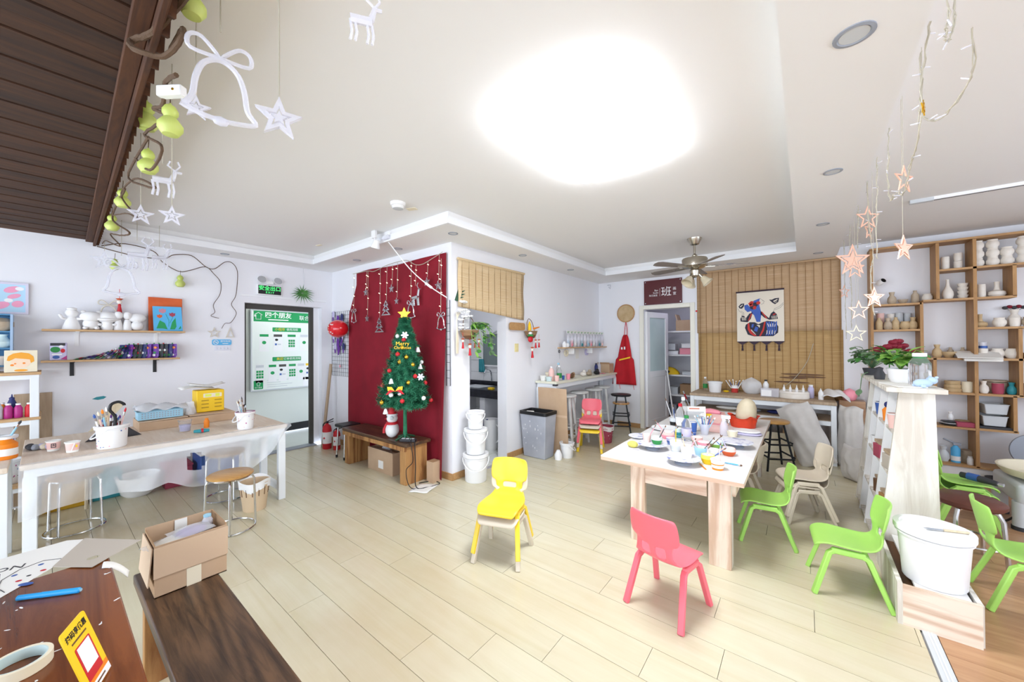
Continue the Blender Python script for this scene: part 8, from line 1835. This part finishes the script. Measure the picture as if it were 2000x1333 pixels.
pot('vase', 'slender white bottle vase in the upper shelf cell', 1.27, 1.925, 1.25); 
for j in range(4): lathe_thing('pottery_bowl', f'white bowl, {["lowest", "second", "third", "top"][j]} of the bowl stack in the upper cell', 'bowl', (1.38, 6.27, 1.937 + 0.042*j), [(0, 0), (.028, 0), (.038, .025), (.042, .042), (.038, .042), (.03, .01), (0, .008)], 'bisque')
pot('cup', 'lower white beaker beside the flask', 1.51, 1.925, 0.9); pot('cup', 'upper white beaker beside the flask', 1.51, 1.985, 0.9); pot('squat', 'white flask with a wide base in the square cell', 1.615, 1.925, 1.15)
pot('jug', 'brownish jug on the wide upper board', 0.83, 1.90, 1.0, 'clay'); pot('bottle', 'brownish bottle on the wide upper board', 0.965 + 0.06, 1.90, 1.0, 'clay', 6.30); pot('jar', 'white pot at the end of the wide upper board', 1.115, 1.915, 0.9); pot('bowl', 'brownish bowl on the wide upper board', 0.92, 1.90, 0.8, 'clay')
for i, (x, kd, m, lb) in enumerate(((0.715, 'bottle', 'claytan', 'tan bottle at the post on the vase shelf'), (0.79, 'jug', 'clay', 'grey jug second on the vase shelf'), (0.855, 'bottle', 'claytan', 'tan bottle in the middle of the vase shelf'), (0.93, 'jar', 'claytan', 'round tan jar on the vase shelf'), (0.995, 'jug', 'claytan', 'spouted tan jug at the end of the vase shelf'))): pot(kd, lb, x, 1.60, 0.95, m, 6.24)
for i, x in enumerate((0.74, 0.83, 0.90, 0.97)): pot('cyl', ['pink tall tube', 'speckled tall tube', 'pale tall tube', 'slim tall tube'][i] + ' at the back of the vase shelf', x, 1.60, 1.35 - 0.08*(i % 2), ['palepink', 'bisque', 'lightgrey', 'lightgrey'][i], 6.345)
pot('jug', 'tall grey jug low behind the flowers', 0.90, 1.275, 1.1, 'clay'); pot('bowl', 'tan bowl low behind the flowers', 0.76, 1.275, 1.0, 'clay')
pot('jug', 'tan jug beside the clear plastic jug', 1.09 + 0.09, 1.275, 1.0, 'claytan', 6.25); pot('bowl', 'wide tan bowl on the middle board', 1.265, 1.275, 1.0, 'claytan', 6.24); pot('bottle', 'small tan bottle behind the wide bowl', 1.30, 1.275, 0.75, 'clay', 6.35); pot('bottle', 'small tan bottle near the upright', 1.385, 1.275, 0.75, 'clay', 6.33)
tag(MB('paper').box(0.15, 0, 0, 0.30, 0.26, 0.008, rx=0.25, rz=-0.1).build('newspaper', loc=(1.30, 6.16, 1.325)), 'folded newspaper hanging over the middle board', 'newspaper'); tag(MB('paper').box(0, 0, 0, 0.26, 0.05, 0.03).build('paper_roll', loc=(1.475, 6.12, 1.27)), 'rolled paper resting on the shelf edge', 'paper roll')
for lb, x, kd, m in (('flattened brown pot on the flower board', 1.49, 'squat', 'claytan'), ('wide white pot on the flower board', 1.62, 'jar', 'bisque'), ('white beaker on the flower board', 1.72, 'cup', 'bisque'), ('brown pot at the flower board end', 1.81, 'jar', 'clay')): pot(kd, lb, x, 1.605, 1.0, m, 6.24)
fv = pot('jug', 'white vase holding dried dark flowers', 1.745, 1.605, 1.25, 'bisque', 6.34); fb_ = thing('dried_flowers', 'dried dark flowers in the white vase', 'flowers', (1.745, 6.34, 1.77))
for i in range(5): MB('flower' if i % 2 else 'dark').sph((0.03*(i - 2), 0, 0.05 + 0.01*(i % 2)), (0.022, 0.02, 0.018), 8, 6).build('bloom', fb_); MB('brown').tube([(0, 0, 0), (0.03*(i - 2), 0, 0.045)], 0.002, 4).build('stem', fb_)
tc2 = thing('tool_beaker', 'white tool beaker with a blue banded tube', 'beaker', (1.505, 6.23, 1.287)); MB('bisque').lathe([(0, 0), (.032, 0), (.035, .1), (.03, .1), (0, .01)], 18).build('beaker', tc2); MB('acrylic').lathe([(0, 0.05), (0.026, 0.05), (0.03, 0.17), (0, 0.17)], 12).build('tube', tc2); MB('blue').lathe([(0.0285, 0.105), (0.0305, 0.105), (0.031, 0.13), (0.029, 0.13)], 14).build('band', tc2)
pot('jar', 'wide white pot on the board below the flowers', 1.61, 1.275, 1.05); pot('jar', 'white pot with a dark rim on the board below the flowers', 1.70, 1.275, 1.05, 'bisque', 6.25); pot('bowl', 'dark brown bowl beside the white pots', 1.80, 1.275, 0.9, 'brown')
for j in range(3): lathe_thing('bamboo_steamer', f'tan lidded dish, {["lowest", "middle", "top"][j]} of the steamer stack', 'dish', (1.29, 6.25, 0.912 + 0.04*j), [(0, 0), (.065 - .004*j, 0), (.068 - .004*j, .03), (.06, .038), (0, .038)], 'claytan')
pot('cup', 'cream beaker beside the steamer stack', 1.395, 0.90, 1.25, 'cream', 6.24)
for lb, x, kd, m, s in (('flower painted vase on the coloured pots board', 1.505, 'jug', 'bisque', 0.9), ('red pot on the coloured pots board', 1.60, 'cup', 'tulipred', 1.2), ('turquoise jug on the coloured pots board', 1.69, 'jug', 'teal', 0.85), ('dark blue pot on the coloured pots board', 1.785, 'cup', 'navy', 1.3)): pot(kd, lb, x, 0.90, s, m, 6.23)
for j in range(2): lathe_thing('grey_dish', ['lower', 'upper'][j] + ' grey dish stacked behind the red pot', 'dish', (1.61, 6.33, 0.912 + 0.10 + 0.022*j), [(0, -0.1 if j == 0 else 0), (.07, -0.1 if j == 0 else 0), (.085, .0), (.085, .015), (0, .015)], 'clay')
for j in range(3): lathe_thing('striped_plate', ['bottom', 'middle', 'top'][j] + ' black edged plate in the plate stack', 'plate', (1.27, 6.25, 0.537 + 0.015*j), [(0, 0), (.05, 0), (.085 - .006*j, .01), (.085 - .006*j, .0135), (0, .012)], ['dark', 'white', 'dark'][j], 28)
pot('jug', 'small white vase with dark rim on the plate stack', 1.27, 0.585, 0.62, 'white', 6.25); pot('plate', 'tan plate behind the red box', 1.38, 0.56, 1.0, 'claytan', 6.32); tag(MB('tulipred').box(0, 0, 0.025, 0.14, 0.09, 0.05).build('red_box', loc=(1.37, 6.21, 0.5365), bevel=0.005), 'red and grey flat box on the plate board', 'box'); lathe_thing('grey_bundle', 'grey clay dish under the tan plate', 'dish', (1.38, 6.32, 0.5365), [(0, 0), (.05, 0), (.06, .03), (0, .034)], 'clay')
for j in range(2):
    t_ = tub(['grey plaster stained tray lower in the square cell', 'grey plaster stained tray upper in the square cell'][j], 1.565 + 0.005*j, 6.26, 0.571 + 0.125*j, 0.17, 0.17, 0.105, 'lightgrey', 'clay', 0.1*j)
tag(MB('dark').box(0, 0, 0.012, 0.22, 0.2, 0.024).build('sheet_pile', loc=(1.57, 6.27, 0.5415)), 'dark sheets under the stained trays', 'sheets')
pot('jug', 'grey washed vase on the bottom board', 1.215, 0.12, 1.15, 'lightgrey', 6.25)
tch = thing('gas_torch', 'blue gas canister with a burner head on the bottom board', 'gas torch', (1.305, 6.25, 0.1315)); MB('skyblue').lathe([(0, 0), (.036, 0), (.036, .15), (.02, .175), (.012, .185)], 20).build('canister', tch); MB('white').lathe([(.0365, .02), (.037, .02), (.037, .07), (.0365, .07)], 20).build('label', tch); MB('grey').box(0.01, 0, 0.20, 0.06, 0.03, 0.03).tube([(0, 0, 0.205), (-0.09, 0, 0.25)], 0.011, 8).build('burner_head', tch, bevel=0.004)
bottle('small white bottle on the bottom board', (1.40, 6.21, 0.1315), 0.024, 0.09, 'white', 'white', 0.6); lathe_thing('grey_canister', 'grey canister behind the small white bottle', 'canister', (1.41, 6.32, 0.1315), [(0, 0), (.055, 0), (.055, .13), (.05, .135), (0, .135)], 'clay')
bsk = thing('slatted_basket', 'brown slatted basket on the floor by the pottery shelf', 'basket', (1.80, 5.95, 0)); MB('oak').lathe([(0, 0), (.14, 0), (.19, .2), (.18, .2), (.13, .01), (0, .01)], 22).build('body', bsk); MB('brown').tube([(.19*math.cos(2*PI*k/24), .19*math.sin(2*PI*k/24), .2) for k in range(24)], .01, 6, closed=True).build('rim', bsk)
lathe_thing('sieve_disc', 'round mesh sieve leaning behind the slatted basket', 'sieve', (1.80, 6.09, 0.36), [(0, -0.01), (.17, -0.012), (.175, 0), (.17, .012), (0, .01)], 'grey', 32, T=Matrix.Rotation(R(78), 4, 'X')); lathe_thing('dark_floor_bowl', 'dark bowl on the floor beside the shelf upright', 'bowl', (1.56, 6.06, 0), [(0, 0), (.06, 0), (.1, .06), (.095, .06), (0, .02)], 'dark')
wc_ = thing('security_camera', 'small white security camera on the pottery shelf post', 'camera', (0.70, 6.28, 2.19)); MB('white').tube([(-0.042, 0, 0), (0.01, 0, 0)], 0.012, 8).lathe([(0, -0.05), (.03, -0.045), (.032, .03), (.028, .035)], 18, T=Matrix.Translation((0.04, -0.02, 0)) @ Matrix.Rotation(R(62), 4, 'X') @ Matrix.Rotation(R(30), 4, 'Y')).build('housing', wc_); MB('black').lathe([(0, 0.036), (.024, 0.036)], 14, T=Matrix.Translation((0.04, -0.02, 0)) @ Matrix.Rotation(R(62), 4, 'X') @ Matrix.Rotation(R(30), 4, 'Y')).build('lens', wc_)
# pottery wheel, padded stool, grinder
pwh = thing('throwing_machine', 'grey pottery wheel with a cream splash pan', 'pottery wheel', (1.58, 4.90, 0))
MB('lightgrey').slab(-0.30, 0.30, -0.25, 0.25, 0.20, 0.36).build('cabinet', pwh, bevel=0.03, seg=3)
for x in (-0.27, 0.27):
    for y in (-0.2, 0.2): MB('lightgrey').cyl((x, y, 0.03), (x, y, 0.22), 0.045, n=16).build('leg', pwh); MB('dark').cyl((x, y, 0), (x, y, 0.03), 0.05, n=16).build('foot', pwh)
MB('cream').lathe([(0, 0.36), (0.22, 0.36), (0.29, 0.40), (0.32, 0.45), (0.335, 0.45), (0.33, 0.435), (0.30, 0.39), (0.2, 0.37), (0, 0.37)], 36).build('splash_pan', pwh); MB('silver').lathe([(0, 0.385), (0.14, 0.385), (0.14, 0.395), (0, 0.395)], 30).build('wheel_head', pwh); MB('black').tube(spline([(-0.2, -0.1, 0.2), (-0.3, -0.2, 0.1), (-0.35, -0.1, 0.01), (-0.42, 0.1, 0.008)]), 0.008, 6).build('cable', pwh)
lathe_thing('cream_pail', 'cream pail standing on the pottery wheel pan', 'pail', (1.48, 4.83, 0.40), [(0, 0), (.07, 0), (.09, .17), (.095, .18), (.085, .18), (0, .02)], 'cream')
bst = thing('padded_stool', 'brown padded stool with chrome legs behind the divider', 'stool', (0.86, 3.86, 0)); MB('brownleather').lathe([(0, .37), (.15, .37), (.165, .385), (.165, .405), (.14, .42), (0, .425)], 32).build('seat', bst)
for k in range(4): a = PI/4 + k*PI/2 + 0.2; MB('chrome').tube([(.06*math.cos(a), .06*math.sin(a), .365), (.13*math.cos(a), .13*math.sin(a), .355), (.15*math.cos(a), .15*math.sin(a), .31), (.17*math.cos(a), .17*math.sin(a), 0.0)], .013, 8).build('leg', bst)
MB('chrome').tube([(.16*math.cos(2*PI*k/20), .16*math.sin(2*PI*k/20), .14) for k in range(20)], .008, 6, closed=True).build('foot_ring', bst)
gr = thing('hand_grinder', 'blue and black hand grinder lying on the stacked green chairs', 'power tool', (1.06, 4.52, 0.364), R(-40)); MB('dark').tube([(-0.1, 0, 0.03), (0.02, 0, 0.03), (0.1, 0, 0.025)], [.022, .026, .018], 10).build('body', gr); MB('blue').tube([(-0.06, 0, 0.032), (0.0, 0, 0.032)], .028, 10).build('grip', gr); MB('silver').tube([(0.1, 0, 0.025), (0.13, 0, 0.025)], .012, 8).build('chuck', gr)
# ================================================================== stars and light strings on the beam
YS = lambda y: XB - 0.0
def beam_star(lb, y, z, r, m='rosegold', solid=True, yaw=0.0, top=ZS):
    x = XB + 0.015
    T = frameT((x, y, z), (math.cos(0.35 + yaw), math.sin(0.35 + yaw), 0), (0, 0, 1)); o = outline_star('hanging_star', lb, 'star', T, r, 0.004, m, solid_c=solid, inner=0.74)
    if solid: 
        for ch in o.children:
            if ch.name.startswith('star_center'): ch.scale = (1.45, 1.45, 1.45)
    MB('cable').cyl((0, 0, r), (0, 0, top - z), 0.0012, n=4).build('thread', o); return o
for a in (('rose gold star frame nearest on the beam', 2.40, 2.20, 0.065, 'rosegold', False, 0.6), ('rose gold star high near the middle of the beam', 3.58, 2.34, 0.085, 'rosegold', False, 0.3), ('rose gold star just under the middle one', 3.54, 2.24, 0.07, 'rosegold', False, 0.8), ('largest rose gold star in front of the blind edge', 4.62, 2.22, 0.155, 'rosegold', True, 0.2), ('small rose gold star overlapping the largest one', 4.45, 2.12, 0.10, 'rosegold', False, 0.4), ('rose gold star hanging free before the pottery shelf', 2.43, 1.895, 0.062, 'rosegold', True, 0.55), ('rose gold star low beside the shelf post', 3.34, 1.755, 0.072, 'rosegold', True, 0.3), ('shiny copper star low on the string', 4.20, 1.73, 0.085, 'rosegold', False, 0.2), ('tiny copper star by the blind edge', 5.55, 2.03, 0.08, 'rosegold', False, 0.5), ('pale star hanging lowest of all', 4.40, 1.54, 0.08, 'cream', False, 0.0), ('tiny dark gold star tangle high on the beam', 2.05, 2.35, 0.03, 'gold', True, 0.9)): beam_star(*a)
rr = random.Random(17)
def fairy(lb, pts, seed, r=0.0022):
    t_ = thing('fairy_light_string', lb, 'light string', (0, 0, 0)); q = spline(pts, 7); MB('cable').tube([p + Vector((rr.uniform(-.003, .003), rr.uniform(-.003, .003), 0)) for p in q], r, 5).build('wire', t_)
    MB('cable').tube([p + Vector((rr.uniform(-.006, .006), rr.uniform(-.006, .006), rr.uniform(-.004, .004))) for p in q], r * 0.8, 5).build('wire', t_)
    for i in range(2, len(q), 5):
        d = Vector((rr.uniform(-1, 1), rr.uniform(-1, 1), rr.uniform(-0.3, 0.3))).normalized() * 0.028; MB('acrylic').tube([q[i], q[i] + d], 0.0025, 5).build('bulb', t_)
X_ = XB + 0.012
for lb, pts in (('fairy light loop nearest the top edge of the beam', [(X_, 1.70, 2.58), (X_, 1.72, 2.46), (X_, 1.74, 2.42), (X_ + .02, 1.79, 2.44), (X_ + .03, 1.76, 2.58)]), ('fairy light loop swinging out towards the pottery ceiling', [(X_, 1.90, 2.58), (X_, 2.03, 2.47), (X_, 2.05, 2.33), (X_ + .05, 2.04, 2.29), (X_ + .09, 1.90, 2.36), (X_ + .06, 1.78, 2.44)]), ('long fairy light strand down to the first rose gold star', [(X_, 2.04, 2.56), (X_, 2.06, 2.3), (X_, 2.25, 2.2), (X_, 2.38, 2.13), (X_, 2.5, 2.18)]), ('fairy light drop before the second downlight', [(X_, 2.72, 2.58), (X_, 2.73, 2.45), (X_, 2.76, 2.32), (X_, 2.70, 2.2), (X_, 2.62, 2.2)]), ('fairy light drop beside the middle stars', [(X_, 3.10, 2.58), (X_, 3.12, 2.4), (X_, 3.15, 2.2), (X_, 3.17, 1.98)]), ('tangled fairy light drop along the shelf post', [(X_, 3.52, 2.58), (X_, 3.5, 2.3), (X_ + .01, 3.42, 2.05), (X_, 3.45, 1.9), (X_, 3.3, 1.64)]), ('fairy light drop above the largest star', [(X_, 4.1, 2.58), (X_, 4.1, 2.4), (X_, 4.2, 2.25)]), ('fairy light drop beyond the largest star', [(X_, 4.75, 2.58), (X_, 4.8, 2.2), (X_, 4.7, 1.9), (X_, 4.75, 1.6)]), ('last fairy light drop near the blind', [(X_, 5.4, 2.58), (X_, 5.42, 2.2), (X_, 5.35, 1.85), (X_, 5.3, 1.5)])): fairy(lb, pts, 1)
# ================================================================== vines, gourds and ornaments along the wooden ceiling edge
tv = thing('twisted_vine', 'thick twisted vine coiled along the wooden ceiling edge', 'vine', (0, 0, 0))
def vine(pts, r0, r1): q = spline(pts, 7); MB('vine').tube([p + Vector((rr.uniform(-.0012, .0012), rr.uniform(-.0012, .0012), rr.uniform(-.0012, .0012))) for p in q], [r0 * 0.8 if 0 else r0 + (r1 - r0)*i/(len(q) - 1) for i in range(len(q))], 7).build('stem', tv)
vine([(-1.40, 0.27, 2.53), (-1.526, 0.26, 2.545), (-1.66, 0.22, 2.50), (-1.765, 0.18, 2.50), (-1.68, 0.18, 2.427), (-1.63, 0.24, 2.417), (-1.547, 0.27, 2.454), (-1.60, 0.28, 2.515), (-1.75, 0.27, 2.50)], 0.011, 0.007)
vine([(-1.75, 0.29, 2.44), (-1.92, 0.29, 2.49), (-1.99, 0.29, 2.43), (-2.2, 0.29, 2.5), (-1.98, 0.3, 2.38), (-2.5, 0.3, 2.5), (-2.14, 0.31, 2.32), (-2.35, 0.3, 2.28), (-2.8, 0.3, 2.48)], 0.008, 0.005)
vine([(-2.4, 0.3, 2.45), (-3.07, 0.3, 2.46), (-2.6, 0.32, 2.28), (-2.45, 0.33, 2.24), (-2.9, 0.31, 2.4), (-3.5, 0.31, 2.46), (-2.97, 0.33, 2.2), (-3.3, 0.32, 2.3), (-4.0, 0.31, 2.44)], 0.006, 0.004)
vine([(-3.3, 0.31, 2.45), (-4.0, 0.31, 2.42), (-3.42, 0.34, 2.21), (-3.7, 0.33, 2.24), (-4.4, 0.33, 2.38), (-4.0, 0.35, 2.22), (-4.9, 0.34, 2.42), (-5.5, 0.36, 2.5)], 0.006, 0.004)
for lb, p, s in (('green gourd at the very top above the bell', (-1.574, 0.30, 2.68), 1.0), ('green gourd hanging highest by the ceiling battens', (-2.44, 0.30, 2.64), 1.15), ('green gourd in front of the white adapter box', (-1.975, 0.31, 2.44), 1.05), ('green gourd hanging above the acrylic reindeer', (-2.48, 0.31, 2.43), 1.0), ('green gourd fourth along the ceiling edge', (-3.53, 0.32, 2.52), 1.05), ('green gourd at the far end of the ceiling edge', (-4.27, 0.33, 2.52), 1.1), ('little green gourd behind the wall bell ornament', (-5.2, 0.42, 2.32), 0.9)): gourd(lb, p, s * 0.82, 0.05)
ab = thing('light_adapter_box', 'white light adapter box hanging in the vine', 'adapter', (-1.92, 0.305, 2.46), R(35)); MB('white').slab(-0.05, 0.05, -0.015, 0.015, -0.02, 0.02).build('case', ab, bevel=0.004); MB('gold').cyl((0.02, -0.015, 0), (0.02, -0.017, 0), 0.005, n=8).build('button', ab)
def hang_cord(o, z0, z1): MB('cable').cyl((0, 0, z0), (0, 0, z1), 0.002, n=5).build('cord', o)
def acr(kind, lb, p, s, top=2.69):
    T = face_cam(p)
    if kind == 'bell': o = wire_bell(lb, T, s, 'acrylic')
    elif kind == 'star':
        o = thing('acrylic_star', lb, 'star', p); T3 = Matrix.Translation(-Vector(p)) @ T; MB('acrylic').ringpoly(star(s), star(s*0.55), 0.012, T3).build('star_frame', o); MB('acrylic').poly(star(s*0.35), 0.012, T3).build('star_center', o)
    else:
        o = thing('acrylic_reindeer', lb, 'ornament', p); T3 = Matrix.Translation(-Vector(p)) @ T @ Matrix.Diagonal((s, s, s, 1)); k = MB('acrylic'); k.tube([(-.4, 0, 0), (.4, .05, 0)], .17, 7, T=T3)
        for lx in (-.4, -.22, .22, .4): k.tube([(lx, -.05, 0), (lx + .06, -.5, 0), (lx, -.85, 0)], .055, 5, T=T3)
        k.tube([(.36, .1, 0), (.5, .6, 0), (.78, .62, 0)], [.13, .1, .07], 6, T=T3).tube([(.5, .66, 0), (.2, .9, 0), (.3, 1.15, 0)], .05, 5, T=T3).tube([(.5, .66, 0), (.7, .95, 0), (.62, 1.2, 0)], .05, 5, T=T3); k.build('body', o)
    hang_cord(o, s*0.9, top - p[2]); return o
acr('bell', 'large clear acrylic bell hanging nearest the vine', (-1.505, 0.36, 2.338), 0.19, 2.69); acr('star', 'clear acrylic star on a long cord beside the large bell', (-1.015, 0.36, 2.03), 0.052, 2.69); acr('star', 'clear acrylic star below the large bell', (-1.745, 0.345, 2.345), 0.045); acr('deer', 'clear acrylic reindeer hanging under the gourds', (-2.30, 0.335, 2.23), 0.085); acr('star', 'clear acrylic star below the reindeer', (-2.13, 0.34, 2.03), 0.045); acr('star', 'clear acrylic star in front of the tray corner', (-2.96, 0.34, 2.22), 0.06)
acr('deer', 'small clear acrylic reindeer hanging alone nearest the ceiling lamp', (-0.615, 0.35, 2.05), 0.045, 2.69); acr('deer', 'clear acrylic reindeer near the wall shelf corner', (-5.0, 0.55, 2.34), 0.16); acr('bell', 'clear acrylic bell near the plaster figurines', (-5.15, 0.46, 2.13), 0.24); acr('deer', 'second clear acrylic reindeer by the wall vine', (-5.1, 0.72, 2.36), 0.13); acr('star', 'clear acrylic star cluster at the ceiling corner', (-5.3, 0.36, 2.30), 0.10, 2.5)
